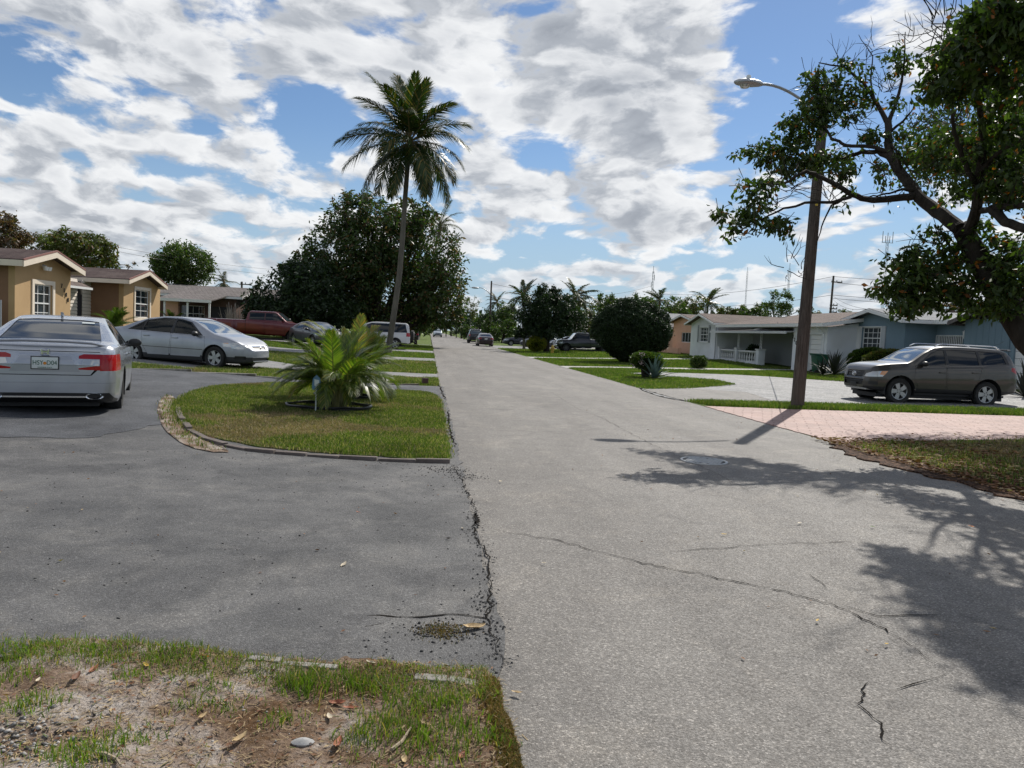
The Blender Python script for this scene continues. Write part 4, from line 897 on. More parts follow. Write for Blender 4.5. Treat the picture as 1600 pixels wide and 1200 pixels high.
def pickup(p, L, W, H, bed, hood, xc0, xc1, xw, r, xf, xr, dual=None, crew=True, flare=None, twotone=None, style='six'):
    S = pickup_shape(L, W, H, bed, hood, xc0, xc1, xw, flare); xm = (xc0+xw-.2)/2 if crew else xc0
    bz = max(bed, hood)+.03
    cuts = []
    if twotone: cuts.append(('lower_panel', 'y', [(-L/2-.1, .3), (L/2+.1, .3), (L/2+.1, .80), (-L/2-.1, .80)], twotone, dict(nmin=.3)))
    dz = .5
    doors = [[(xm+.04, .56), (xw-.12, .56), (xw-.05, bz-.06), (xm+.04, bz-.06)]]
    if crew: doors.append([(xc0+.18, .56), (xm-.02, .56), (xm-.02, bz-.06), (xc0+.18, bz-.06)])
    top_ = H-.14
    wins = [[(xm+.06, bz+.02), (xw-.18, bz+.02), (xc1+.02, top_), (xm+.06, top_)]]
    if crew: wins.append([(xc0+.24, bz+.02), (xm-.03, bz+.02), (xm-.03, top_), (xc0+.24, top_)])
    for w in wins: cuts += [('window_trim', 'y', grow(w, .03), M_blackp, dict(nmin=.3)), ('window', 'y', w, M_glass, dict(nmin=.3))]
    cuts += [('panel_gap', 'y', [(xc0-.02, .5), (xc0+.01, .5), (xc0+.01, bed+.02), (xc0-.02, bed+.02)], M_seam, dict(nmin=.3)),
             ('windscreen', 'z', [(xw-.03, -.76), (xw-.03, .76), (xc1+.08, .64), (xc1+.08, -.64)], M_glassb, dict(nmin=.15, lim=lambda c: c.z > hood)),
             ('rear_window', 'x', [(-.6, bed+.12), (.6, bed+.12), (.55, H-.14), (-.55, H-.14)], M_glass, dict(nmin=.2, side=-1, lim=lambda c: abs(c.x-xc0) < .3)),
             ('load_bed', 'z', [(-L/2+.12, -W/2+.10), (xc0-.06, -W/2+.10), (xc0-.06, W/2-.10), (-L/2+.12, W/2-.10)], M_blackp, dict(nmin=.5, lim=lambda c: c.z > .8)),
             ('grille', 'x', [(-.55, hood-.14), (.55, hood-.14), (.5, hood-.42), (-.5, hood-.42)], M_blackp, dict(nmin=.1, side=1, lim=frl)),
             ('headlight', 'x', [(-W/2, hood-.15), (-.6, hood-.15), (-.6, hood-.38), (-W/2, hood-.38)], M_clearl, dict(nmin=.05, side=1, lim=frl)), ('headlight', 'x', [(W/2, hood-.15), (.6, hood-.15), (.6, hood-.38), (W/2, hood-.38)], M_clearl, dict(nmin=.05, side=1, lim=frl)),
             ('tail_lamp', 'x', [(-W/2, bed-.08), (-W/2+.18, bed-.08), (-W/2+.18, bed-.5), (-W/2, bed-.5)], M_tail, dict(nmin=.05, side=-1, lim=rearlim)), ('tail_lamp', 'x', [(W/2, bed-.08), (W/2-.18, bed-.08), (W/2-.18, bed-.5), (W/2, bed-.5)], M_tail, dict(nmin=.05, side=-1, lim=rearlim))]
    def ex(root, S_):
        b = MB(); b.bx(L/2-.10, L/2+.08, -W/2+.06, W/2-.06, .48, .66); b.build('front_bumper', M_chrome, root, bevel=.03)
        b = MB(); b.bx(-L/2-.14, -L/2+.06, -W/2+.08, W/2-.08, .50, .66); b.build('rear_bumper', M_chrome, root, bevel=.03)
    return dict(shape=S, paint=p, wheels=dict(r=r, w=.25, xf=xf, xr=xr, style=style, rim=M_rim if style == 'six' else M_rimdark, dual=dual), archgap=.08, doors=doors, mirror=(xw-.28, bz+.06), handles=[(xm+.16, bz-.14)], cuts=cuts, extra=ex)
make_car(pickup(red, 6.5, 2.0, 1.96, 1.38, 1.30, -.75, 1.0, 1.75, .41, 2.2, -1.95, dual=1.06, flare=[(-1.95, .62, .19)]), (-10.6, 50.4), R(-3), 'deep red crew cab pickup with wide flared rear fenders', cat='pickup truck', name='pickup_truck', z=.25)
make_car(pickup(navy, 5.6, 1.95, 1.80, 1.20, 1.12, -.35, .85, 1.40, .37, 1.85, -1.65, crew=False, twotone=darkgrey, style='steel'), (14.2, 69.5), R(180), 'old dark pickup with a grey lower half behind the fire hydrant', cat='pickup truck', name='pickup_truck', z=.12)
# ================================================================ houses
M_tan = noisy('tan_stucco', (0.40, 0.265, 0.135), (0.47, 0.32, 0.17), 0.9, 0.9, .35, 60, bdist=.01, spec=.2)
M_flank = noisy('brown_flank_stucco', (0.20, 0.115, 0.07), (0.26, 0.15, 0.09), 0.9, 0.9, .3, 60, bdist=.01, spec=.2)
M_cream = noisy('cream_trim_paint', (0.66, 0.57, 0.46), (0.74, 0.65, 0.53), 2, 0.6, spec=.3)
M_white = noisy('white_house_paint', (0.72, 0.745, 0.76), (0.80, 0.82, 0.83), 1.2, 0.7, spec=.3, c3=(0.58, 0.59, 0.58))
M_peach = noisy('peach_stucco', (0.62, 0.36, 0.24), (0.70, 0.42, 0.29), 1.0, 0.85, .2, 60, spec=.2)
M_blue = noisy('slate_blue_wall_paint', (0.14, 0.205, 0.245), (0.17, 0.24, 0.285), 1.0, 0.8, .1, 40, spec=.3)
M_darkblue = mat('dark_blue_grille_paint', color=(0.04, 0.06, 0.085), rough=.6)
M_brown = noisy('dark_brown_wall_paint', (0.085, 0.05, 0.04), (0.13, 0.08, 0.06), 1.0, 0.85, spec=.2)
M_houseglass = mat('house_window_glass', color=(0.02, 0.028, 0.032), rough=.06, spec=.8)
M_darkdoor = mat('dark_front_door', color=(0.012, 0.014, 0.022), rough=.5)
M_black = mat('black_wrought_iron', color=(0.012, 0.012, 0.012), rough=.6)
M_galv = mat('galvanised_steel', color=(0.38, 0.39, 0.40), rough=.45, metal=.6)
def shingles(name, c1, c2, c3, row=.14):
    def f(t, b):
        p = t.coord(); s = t.sep(p)
        q = t.comb(t.math('ADD', s[0], s[1]), t.math('MULTIPLY', s[2], 3.0), 0)
        br = t.node('ShaderNodeTexBrick'); t.put(br.inputs['Vector'], q); br.inputs['Scale'].default_value = 1.0
        br.inputs['Brick Width'].default_value = .33; br.inputs['Row Height'].default_value = row; br.inputs['Mortar Size'].default_value = .012
        for i, c in ((1, c1), (2, c2), (3, tuple(v*.4 for v in c1))): t.put(br.inputs[i], tuple(c)+(1,))
        c = t.mix(t.rng(t.noise(p, .8, 6, .7), .45, .68), br.outputs[0], tuple(c3)+(1,))
        c = t.mix(1.0, c, t.ramp(t.noise(p, 30, 3), [(.3, .7), (.7, 1.25)]), 'MULTIPLY')
        t.put(b.inputs['Base Color'], c); t.put(b.inputs['Normal'], t.bump(t.math('MULTIPLY', br.outputs['Fac'], -1.0), .8, .03))
    return mat(name, f, rough=.9, spec=.15)
M_roofdk = shingles('dark_brown_shingles', (0.055, 0.036, 0.034), (0.075, 0.05, 0.046), (0.10, 0.075, 0.068))
M_roofbr = shingles('weathered_brown_shingles', (0.15, 0.115, 0.10), (0.19, 0.145, 0.125), (0.10, 0.08, 0.07))
M_roofgr = shingles('pale_grey_shingles', (0.30, 0.31, 0.32), (0.37, 0.38, 0.385), (0.24, 0.245, 0.25))
M_rooffar = shingles('grey_brown_shingles', (0.17, 0.15, 0.145), (0.22, 0.195, 0.185), (0.12, 0.11, 0.10))
M_redfascia = mat('red_brown_drip_edge', color=(0.22, 0.10, 0.08), rough=.6)
class Wall:
    """a straight wall seen from outside; u runs along p0->p1, outward normal given by side"""
    def __init__(s, parent, p0, p1, z0, z1, m, holes=(), thick=.2, peak=None, name='wall'):
        s.p0 = Vector((*p0, 0)); s.p1 = Vector((*p1, 0)); s.u = (s.p1-s.p0).normalized(); s.L = (s.p1-s.p0).length
        s.n = Vector((s.u.y, -s.u.x, 0)); s.par = parent; s.z0 = z0   # outward = right of travel
        us = sorted({0, s.L}|{h[0] for h in holes}|{h[1] for h in holes}); zs = sorted({z0, z1}|{h[2] for h in holes}|{h[3] for h in holes})
        b = MB()
        for a, c in zip(us, us[1:]):
            run = None
            for d, e in zip(zs, zs[1:]):
                um, zm = (a+c)/2, (d+e)/2
                if any(h[0] < um < h[1] and h[2] < zm < h[3] for h in holes): continue
                b.box(s.at((a+c)/2, -thick/2, (d+e)/2), (1, 1, 1), rot=s.basis(c-a, thick, e-d))
        if peak: b.prism([s.at(0, 0, z1), s.at(s.L, 0, z1), s.at(peak[0], 0, peak[1])], -s.n*thick)
        bm = bmesh.new(); me = bpy.data.meshes.new(name); me.from_pydata(b.v, [], b.f); bm.from_mesh(me)
        bmesh.ops.remove_doubles(bm, verts=bm.verts, dist=1e-4)
        seenf = {}
        for f in list(bm.faces):   # drop the inner faces where boxes touch
            k = tuple(sorted(v.index for v in f.verts)); seenf.setdefault(k, []).append(f)
        bmesh.ops.delete(bm, geom=[f for fs in seenf.values() if len(fs) > 1 for f in fs], context='FACES_ONLY')
        bmesh.ops.recalc_face_normals(bm, faces=bm.faces); bm.to_mesh(me); bm.free(); me.materials.append(m)
        s.o = link(bpy.data.objects.new(name, me), parent)
    def at(s, u, out, z): return s.p0+s.u*u+s.n*out+Vector((0, 0, z))
    def basis(s, a, b_, c): return Matrix((( s.u.x*a, s.n.x*b_, 0), (s.u.y*a, s.n.y*b_, 0), (0, 0, c)))
    def boxat(s, b, u0, u1, o0, o1, z0, z1): b.box(s.at((u0+u1)/2, (o0+o1)/2, (z0+z1)/2), (1, 1, 1), rot=s.basis(u1-u0, o1-o0, z1-z0)); return b
    def window(s, h, cols=3, rows=4, deep=.14, frame=None, trim=None, tw=.10, bars=.025, mid=True, sill=None):
        u0, u1, z0, z1 = h; fr = MB(); fw = .045
        for q in ((u0, u1, z0, z0+fw), (u0, u1, z1-fw, z1), (u0, u0+fw, z0+fw, z1-fw), (u1-fw, u1, z0+fw, z1-fw)): s.boxat(fr, q[0], q[1], -deep-.04, -deep+.02, q[2], q[3])
        if mid: s.boxat(fr, u0+fw, u1-fw, -deep-.03, -deep+.03, (z0+z1)/2-.025, (z0+z1)/2+.025)
        w = fr.build('window', frame or M_whiteframe, s.par)
        mu = MB()
        for i in range(1, cols): x = u0+(u1-u0)*i/cols; s.boxat(mu, x-bars/2, x+bars/2, -deep-.01, -deep+.012, z0+fw, z1-fw)
        for j in range(1, rows):
            z = z0+(z1-z0)*j/rows
            if mid and abs(z-(z0+z1)/2) < .03: continue
            s.boxat(mu, u0+fw, u1-fw, -deep-.008, -deep+.014, z-bars/2, z+bars/2)
        if mu.v: mu.build('glazing_bars', frame or M_whiteframe, w)
        g = MB(); s.boxat(g, u0+fw, u1-fw, -deep-.025, -deep-.015, z0+fw, z1-fw); g.build('pane', M_houseglass, w)
        g = MB(); s.boxat(g, u0, u1, -deep-.45, -deep-.43, z0, z1); g.build('curtain', M_curtain, w)
        if trim:
            for q in ((u0-tw, u1+tw, z1, z1+tw), (u0-tw, u1+tw, z0-tw, z0), (u0-tw, u0, z0, z1), (u1, u1+tw, z0, z1)):
                b = MB(); s.boxat(b, q[0], q[1], 0.002, .04, q[2], q[3]); b.build('window_trim', trim, w)
        return w
M_whiteframe = mat('white_window_frame', color=(0.70, 0.70, 0.68), rough=.45)
M_curtain = mat('dim_room_curtain', color=(0.07, 0.068, 0.06), rough=.9)
def slab(parent, pts, th, m, name='roof'):
    """roof plane: four corners (top surface), given thickness downwards"""
    b = MB(); b.prism([Vector(p) for p in pts], (0, 0, -th)); return b.build(name, m, parent)
def gable_x(parent, xf, xb, y0, y1, ze, zr, ov, m, fas, faslow=None, thick=.09, yr=None, fh=.2):
    """gable roof whose ridge runs along X; xf = street edge. y0 < y1 are the eave lines, already with overhang"""
    yr = (y0+y1)/2 if yr is None else yr
    a = slab(parent, [(xf, y0, ze), (xb, y0, ze), (xb, yr, zr), (xf, yr, zr)], thick, m)
    b_ = slab(parent, [(xf, yr, zr), (xb, yr, zr), (xb, y1, ze), (xf, y1, ze)], thick, m)
    sg = 1 if xf > xb else -1
    # barge boards on the street gable, eave boards along the sides
    for (ya, za, yb, zb) in ((y0, ze, yr, zr), (yr, zr, y1, ze)):
        q = MB(); q.prism([(xf+sg*.003, ya, za-thick*.4), (xf+sg*.003, yb, zb-thick*.4), (xf+sg*.003, yb, zb-fh), (xf+sg*.003, ya, za-fh)], (sg*.035, 0, 0)); q.build('barge_board', fas, parent)
        if faslow:
            q = MB(); q.prism([(xf, ya, za+.02), (xf, yb, zb+.02), (xf, yb, zb-thick*.4+.003), (xf, ya, za-thick*.4+.003)], (sg*.05, 0, 0)); q.build('drip_edge', faslow, parent)
    for y, s_ in ((y0, -1), (y1, 1)):
        q = MB(); q.bx(xf, xb, y+s_*.003, y+s_*.035, ze-fh*.95, ze-thick*.3); q.build('eave_board', fas, parent)
    # boarded soffit closes the overhang
    return a
def hwindow(w, pxl, pxr, pyt, pyb, plane='x', **kw): pass
# ---- tan house, near bay and far bay joined by a recessed entry
def tan_house():
    h = empty('tan_stucco_house', (0, 0, 0), 0, 'tan stucco house with two street gables and brown roof, closest house on the left', 'house')
    XW = -13.6; g = .45
    yA0 = on_x(23, 470, XW).y; yA1 = on_x(110, 470, XW).y
    wy0, wy1 = on_x(52.5, 455, XW).y, on_x(81.5, 455, XW).y; wz1 = on_x(66, 444.5, XW).z
    hole = (wy0-yA0, wy1-yA0, wz1-1.32, wz1)
    zp = on_x(88, 392, -13.15).z; ze = on_x(132, 424, -13.15).z+.06
    yl, yrr = on_x(35, 408, -13.15).y, on_x(132, 427, -13.15).y; ym = on_x(88, 390, -13.15).y
    yl = yA0-.42; ym = (yl+yrr)/2
    sl = (zp-ze)/(ym-yl)
    zw = ze-.09+sl*.4-.02
    wA = Wall(h, (XW, yA0), (XW, yA1), -.2, zw, M_tan, [hole], peak=((ym-yA0), zw+sl*(ym-yA0)-.02))
    wA.window(hole, 3, 4, .08, trim=M_cream, tw=.15)
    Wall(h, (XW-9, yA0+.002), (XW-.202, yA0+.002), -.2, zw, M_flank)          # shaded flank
    gable_x(h, -13.15, -23, yl, yrr, ze, zp, .4, M_roofdk, M_cream, M_redfascia, .1, ym, .24)
    # flood light below the peak
    f = MB(); f.tube([(XW, ym, zp-.55), (XW+.12, ym, zp-.58)], .05, 8); f.lathe([(0.001, -.05), (.07, -.05), (.1, .08), (.001, .07)], (XW+.16, ym-.12, zp-.66), 10); f.lathe([(0.001, -.05), (.07, -.05), (.1, .08), (.001, .07)], (XW+.16, ym+.12, zp-.66), 10)
    f.build('flood_lamp', M_whiteframe, h, smooth=True)
    for i, (ch, px, py) in enumerate((('7', 96.5, 447), ('1', 100.5, 454), ('8', 103.5, 461), ('8', 106.5, 469))):
        p = on_x(px, py, XW+.03); text_obj(ch, .23, M_black, h, p, (R(90), 0, R(90)), 'house_number', .01)
    # far bay
    zg = .5
    yB0 = on_x(193, 470, XW).y; yB1 = on_x(250, 470, XW).y
    wy0, wy1 = on_x(211, 455, XW).y, on_x(233.5, 455, XW).y; wz1 = on_x(222, 453.5, XW).z
    hole = (wy0-yB0, wy1-yB0, wz1-1.3, wz1)
    zp2 = on_x(235, 423, -13.15).z; yl2 = on_x(201, 438, -13.15).y; yr2 = on_x(261, 452, -13.15).y; ze2 = on_x(201, 436, -13.15).z
    ym2 = (yl2+yr2)/2; sl2 = (zp2-ze2)/(ym2-yl2); zw2 = ze2-.09+sl2*.35-.02
    wB = Wall(h, (XW, yB0), (XW, yB1), -.2, zw2, M_tan, [hole], peak=((ym2-yB0), zw2+sl2*(ym2-yB0)-.02))
    wB.window(hole, 2, 4, .07, trim=M_cream, tw=.14)
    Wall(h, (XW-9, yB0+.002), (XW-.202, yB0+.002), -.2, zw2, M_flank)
    Wall(h, (XW-.202, yB1-.002), (XW-9, yB1-.002), -.2, zw2, M_tan)
    gable_x(h, -13.15, -23, yl2, yr2, ze2, zp2, .4, M_roofdk, M_cream, M_redfascia, .1, ym2, .22)
    # recess: board siding, dark door, low porch roof
    XR = -15.0; m_sid = mat('beige_board_siding', color=(0.62, 0.55, 0.47), rough=.7)
    Wall(h, (XR-.05, yA1), (XR-.05, yB0), -.2, 2.9, M_blackp)
    y = yA1; dk0, dk1 = on_x(120, 470, XR).y, on_x(128, 470, XR).y
    for seg0, seg1 in ((yA1+.0, dk0), (dk1, yB0)):
        z = .45
        while z < 2.85:
            b = MB(); b.prism([(XR-.05, seg0, z), (XR+.03, seg0, z+.005), (XR+.005, seg0, z+.14), (XR-.05, seg0, z+.14)], (0, seg1-seg0, 0)); b.build('siding_board', m_sid, h); z += .15
    MB().bx(XR-.06, XR+.0, dk0, dk1, .45, 2.35).build('door', M_darkdoor, h)
    Wall(h, (XR, yA1-.201), (XW-.2, yA1-.201), -.2, 2.9, M_tan)
    slab(h, [(-14.15, yA1+.05, 2.62), (XR-.6, yA1+.05, 3.0), (XR-.6, yB0-.2, 3.0), (-14.15, yB0-1.9, 2.62)], .06, M_roofbr, 'porch_roof')
    MB().bx(-14.17, -14.12, yA1+.05, yB0-1.9, 2.53, 2.62).build('porch_fascia', M_whiteframe, h)
    # garden gate of mesh at the left edge
    return h
tan_house()
def chain_gate():
    h = empty('chain_link_gate', (0, 0, 0), 0, 'chain link gate with a pale sign beside the tan house wall', 'gate')
    y = on_x(23, 470, -13.6).y-.35; b = MB()
    for X in (-13.85, -15.25): MB().tube([(X, y, .1), (X, y, 1.85)], .03, 8).build('post', M_galv, h)
    MB().tube([(-13.85, y, 1.8), (-15.25, y, 1.8)], .022, 8).build('rail', M_galv, h); MB().tube([(-13.85, y, .55), (-15.25, y, .55)], .022, 8).build('rail', M_galv, h)
    for k in range(28):
        t = k*.1-1.2
        for s_ in (1, -1):
            x0 = -15.25+max(0, t); z0 = .55+max(0, -t)
            pts = []
            for q in (0, 1):
                xx = t+q*1.25; 
            a = (max(t, 0), .55+max(-t, 0)); L = min(1.4-a[0], 1.8-a[1])
            if L <= 0: continue
            p0 = (a[0], a[1]); p1 = (a[0]+L, a[1]+L)
            if s_ < 0: p0 = (1.4-p0[0], p0[1]); p1 = (1.4-p1[0], p1[1])
            b.tube([(-15.25+p0[0], y+.01*s_, p0[1]), (-15.25+p1[0], y+.01*s_, p1[1])], .004, 3, False)
    b.build('wire_mesh', M_galv, h, kind='stuff')
    MB().bx(-14.95, -14.4, y-.02, y-.035, 1.35, 1.62).build('notice', M_plate, h)
chain_gate()
# ---- brown house with carport beyond
def brown_house():
    h = empty('brown_house', (0, 0, 0), 0, 'dark brown bungalow with white edged carport roof behind the red pickup', 'house')
    X = -14.0
    pr = on_x(400, 452, X); pe = on_x(387, 467, X); 
    y0, ym = pe.y, pr.y; y1 = 2*ym-y0; ze, zr = pe.z, pr.z
    y0 = ym-4.6; y1 = ym+4.6; ze = on_x(390, 466, X).z
    gable_x(h, X, -34, y0, y1, ze, zr, .4, M_rooffar, M_whiteframe, None, .1, ym, .2)
    Wall(h, (X-.5, y0+.4), (X-.5, y1-.4), -.2, ze-.05, M_brown, peak=(4.2, zr-.2))
    w = Wall(h, (-34, y0+.5), (X-.7, y0+.5), -.2, ze-.05, M_brown, [(15.5, 17.2, 1.3, 2.5)])
    w.window((15.5, 17.2, 1.3, 2.5), 4, 2, .1)
    # carport / porch roof with white edge and slim posts
    yf = y0-3.0; xr = on_y(330, 470, yf).x; xl = on_y(246, 462, yf).x; z = on_y(290, 467, yf).z
    slab(h, [(xl, yf, z), (xr, yf, z-.02), (xr+.3, y0+.3, ze+.05), (xl, y0+.3, ze+.05)], .08, M_rooffar, 'carport_roof')
    MB().bx(xl, xr, yf-.05, yf-.003, z-.2, z+.0).build('carport_fascia', M_whiteframe, h)
    for x in (xr-.15, xr-3.2, xl+2.0): MB().bx(x-.06, x+.06, yf+.1, yf+.22, .2, z-.085).build('post', M_whiteframe, h)
    x = on_y(268, 480, yf+1).x; MB().bx(x-.5, x+.5, yf+.8, yf+1.1, .2, z-.1).build('pillar', M_peach, h)
    MB().bx(x+2.0, x+3.6, y0+.46, y0+.49, .4, 2.5).build('door', M_darkdoor, h)
brown_house()
# ---- white house with porch, right hand side
def white_house():
    h = empty('white_house', (0, 0, 0), 0, 'white bungalow with balustraded porch and awning, behind the leaning wooden lamp pole', 'house')
    X = 20.6; XR = X-.45
    y0 = on_x(1120, 530, X).y; y1 = on_x(1079, 530, X).y      # near and far corner of the gable bay
    pk = on_x(1096.5, 489, XR); e0 = on_x(1120, 502.5, XR); e1 = on_x(1075, 502, XR)
    yc = (y0+y1)/2; ze = e0.z-.05; zp = pk.z; sl = (zp-ze)/((y1-y0)/2+.4); zw = ze-.09+sl*.4-.02
    wy1, wy0 = on_x(1093.5, 520, X).y, on_x(1107, 520, X).y; wz1 = on_x(1100, 511.5, X).z; wz0 = on_x(1100, 534, X).z
    hole = (y1-wy1, y1-wy0, wz0, wz1)
    w = Wall(h, (X, y1), (X, y0), -.2, zw, M_white, [hole], peak=((y1-y0)/2, zw+sl*(y1-y0)/2-.02))
    wn = w.window(hole, 3, 4, .08, trim=M_whiteframe, tw=.07)
    m_sh = mat('grey_louvre_shutter', color=(0.22, 0.24, 0.24), rough=.6)
    for a, c in ((hole[0]-.42, hole[0]-.08), (hole[1]+.08, hole[1]+.42)):
        b = MB(); w.boxat(b, a, c, .003, .04, hole[2]-.05, hole[3]+.05); s_ = b.build('shutter', m_sh, h)
        for k in range(9): b = MB(); z = hole[2]+.03+k*.14; w.boxat(b, a+.04, c-.04, .042, .055, z, z+.09); b.build('louvre', m_sh, s_)
    Wall(h, (X+.2, y0-.002), (X+16, y0-.002), -.2, zw, M_white)
    gable_x(h, XR, X+16, y0-.4, y1+.4, ze, zp, .4, M_roofbr, M_whiteframe, None, .1, yc, .18)
    # porch wing
    Xp = X+.3
    yP1 = y0; yP0 = on_x(1187, 570, Xp).y; yG1 = on_x(1237, 560, Xp-.2).y
    Wall(h, (Xp+2.3, yP1-.2), (Xp+2.3, yG1), -.2, 2.75, mat('grey_porch_wall', color=(.33, .35, .36), rough=.8), [(yP1-yP0+.1, yP1-yP0+1.2, .3, 2.35)])
    MB().bx(Xp+2.38, Xp+2.46, yP0-1.3, yP0-.3, .3, 2.35).build('door', M_darkdoor, h)
    def bal(ya, yb, n):
        z0 = .25
        b = MB(); b.bx(Xp-.10, Xp+.10, yb, ya, -.1, z0+.22); b.build('plinth', M_white, h, bevel=.01)
        b = MB(); b.bx(Xp-.09, Xp+.09, yb, ya, z0+.80, z0+.90); b.build('handrail', M_whiteframe, h, bevel=.01)
        me = None
        for i in range(n):
            y = yb+(ya-yb)*(i+.5)/n
            if me is None:
                q = MB(); q.lathe([(.07, 0), (.07, .06), (.04, .1), (.075, .22), (.06, .32), (.035, .42), (.05, .5), (.07, .53), (.07, .58)], n=8); o = q.build('baluster', M_whiteframe, h, smooth=True); me = o.data
            else: o = link(bpy.data.objects.new('baluster', me), h)
            o.location = (Xp, y, z0+.22)
    ymid = on_x(1153, 550, Xp).y; za = on_x(1150, 517.5, Xp-.7).z
    for y in (yP1-.12, ymid, yP0+.02):
        s_ = .17 if y != yP0+.02 else .22
        MB().bx(Xp-s_, Xp+s_, y-s_, y+s_, -.2, 1.22).build('pedestal', M_white, h, bevel=.01); MB().bx(Xp-s_-.04, Xp+s_+.04, y-s_-.04, y+s_+.04, 1.222, 1.30).build('pedestal_cap', M_whiteframe, h)
    bal(yP1-.30, ymid+.18, 8); bal(ymid-.18, yP0+.26, 8)
    for y in (ymid, yP0+.02): 
        b = MB(); 
        for d in (-.11, .11): b.tube([(Xp, y+d, 1.3), (Xp, y+d, za+.03)], .02, 6)
        for k in range(7): b.tube([(Xp, y-.11, 1.35+k*.18), (Xp, y+.11, 1.35+(k+1)*.18)], .01, 4)
        b.build('column', M_whiteframe, h)
    # metal awning over the porch
    za = on_x(1150, 517.5, Xp-.7).z; ya1 = y0+.3; ya0 = on_x(1232, 517, Xp-.6).y
    slab(h, [(Xp-.7, ya1, za), (Xp-.7, ya0, za), (Xp+2.28, ya0, za+.24), (Xp+2.28, ya1, za+.24)], .05, M_galvw, 'awning')
    b = MB(); b.bx(Xp-.76, Xp-.703, ya0, ya1, za-.12, za+.02); b.build('awning_valance', M_galvw, h)
    # garage wing, ridge along the street
    Xg = Xp-.2; yG0 = on_x(1290, 560, Xg).y
    dy1, dy0 = on_x(1263, 560, Xg).y, on_x(1281, 560, Xg).y
    wg = Wall(h, (Xg, yG1), (Xg, yG0), -.3, 2.68, M_white, [(yG1-dy1, yG1-dy0, -.3, 2.25)])
    for k in range(8):
        b = MB(); wg.boxat(b, yG1-dy1, yG1-dy0, -.12, -.08, .1+k*.27, .1+k*.27+.255); b.build('garage_door_panel', M_whiteframe, h)
    Wall(h, (Xg+.2, yG0+.002), (Xg+8, yG0+.002), -.3, 2.68, M_white, peak=None)
    Wall(h, (Xg+8, yG1-.1), (Xg+.2, yG1-.1), -.3, 2.68, M_white)
    ro0, ro1 = yG0-.4, ya1-1.0; xr = Xg+6.2; zr = on_x(1300, 489, xr).z
    slab(h, [(Xg-.5, ro0, 2.85), (xr, ro0, zr), (xr, ro1, zr), (Xg-.5, ro1, 2.85)], .1, M_roofbr)
    slab(h, [(xr, ro0, zr), (xr+6, ro0, 2.85), (xr+6, ro1, 2.85), (xr, ro1, zr)], .1, M_roofbr)
    MB().bx(Xg-.54, Xg-.503, ro0, ro1, 2.66, 2.84).build('eave_board', M_whiteframe, h)
    q = MB(); q.prism([(Xg-.5, ro0-.003, 2.84), (xr, ro0-.003, zr-.01), (xr, ro0-.003, zr-.2), (Xg-.5, ro0-.003, 2.66)], (0, -.03, 0)); q.build('barge_board', M_whiteframe, h)
    q = MB(); q.prism([(Xg+.25, yG0+.01, 2.681), (xr, yG0+.01, zr-.2), (xr+6, yG0+.01, 2.681)], (0, .15, 0)); q.build('gable_wall', M_white, h)
    MB().tube([(Xg-.03, yG0+.3, .1), (Xg-.03, yG0+.3, 2.3), (Xg-.45, yG0+.3, 2.62)], .04, 8).build('downpipe', M_whiteframe, h, smooth=True)
    MB().tube([(X-.03, y0+.15, .25), (X-.03, y0+.15, zw-.1)], .04, 8).build('downpipe', M_galv, h, smooth=True)
    for ch, px, py in (('2', 1239, 526), ('2', 1241.5, 531), ('0', 1244, 536), ('1', 1247, 541)):
        text_obj(ch, .3, M_black, h, on_x(px, py, Xg-.03), (R(90), 0, R(-90)), 'house_number', .01)
M_galvw = mat('white_metal_awning', color=(0.60, 0.61, 0.61), rough=.4, metal=.2)
white_house()
def peach_house():
    h = empty('peach_house', (0, 0, 0), 0, 'peach coloured bungalow partly hidden by the big round clipped bush', 'house')
    X = 22.3; XR = X-.45
    y0 = on_x(1080, 520, X).y; y1 = on_x(1052, 520, X).y
    pk = on_x(1064, 491, XR); zp = pk.z; ze = on_x(1047, 502, XR).z; yc = on_x(1064, 491, XR).y; hw = y1+.4-yc; 
    sl = (zp-ze)/hw; zw = ze-.09+sl*.4-.02; y0 = 2*yc-y1
    wa, wb = y1-on_x(1065, 520, X).y, y1-on_x(1079.5, 520, X).y
    hole = (wa, wb, on_x(1072, 535, X).z, on_x(1072, 519.5, X).z)
    w = Wall(h, (X, y1), (X, y0), -.2, zw, M_peach, [hole], peak=((y1-y0)/2, zw+sl*(y1-y0)/2-.02))
    w.window(hole, 3, 1, .08, mid=False, bars=.05)
    Wall(h, (X+.2, y0), (X+14, y0), -.2, zw, M_peach); Wall(h, (X+14, y1), (X+.2, y1), -.2, zw, M_peach)
    gable_x(h, XR, X+14, y0-.4, y1+.4, ze, zp, .4, M_roofbr, M_whiteframe, None, .1, yc, .18)
    # lower wing behind the round bush
    Wall(h, (X+1.5, y1+9), (X+1.5, y1+.01), -.2, 2.7, M_peach)
    slab(h, [(X+1, y1+9.4, 2.9), (X+1, y1+.45, 2.9), (X+5, y1+.45, 4.1), (X+5, y1+9.4, 4.1)], .1, M_rooffar)
    MB().bx(X-1.4, X-1.15, y0+.6, y1+1.5, 0, .95).build('low_garden_wall', M_peach, h)
peach_house()
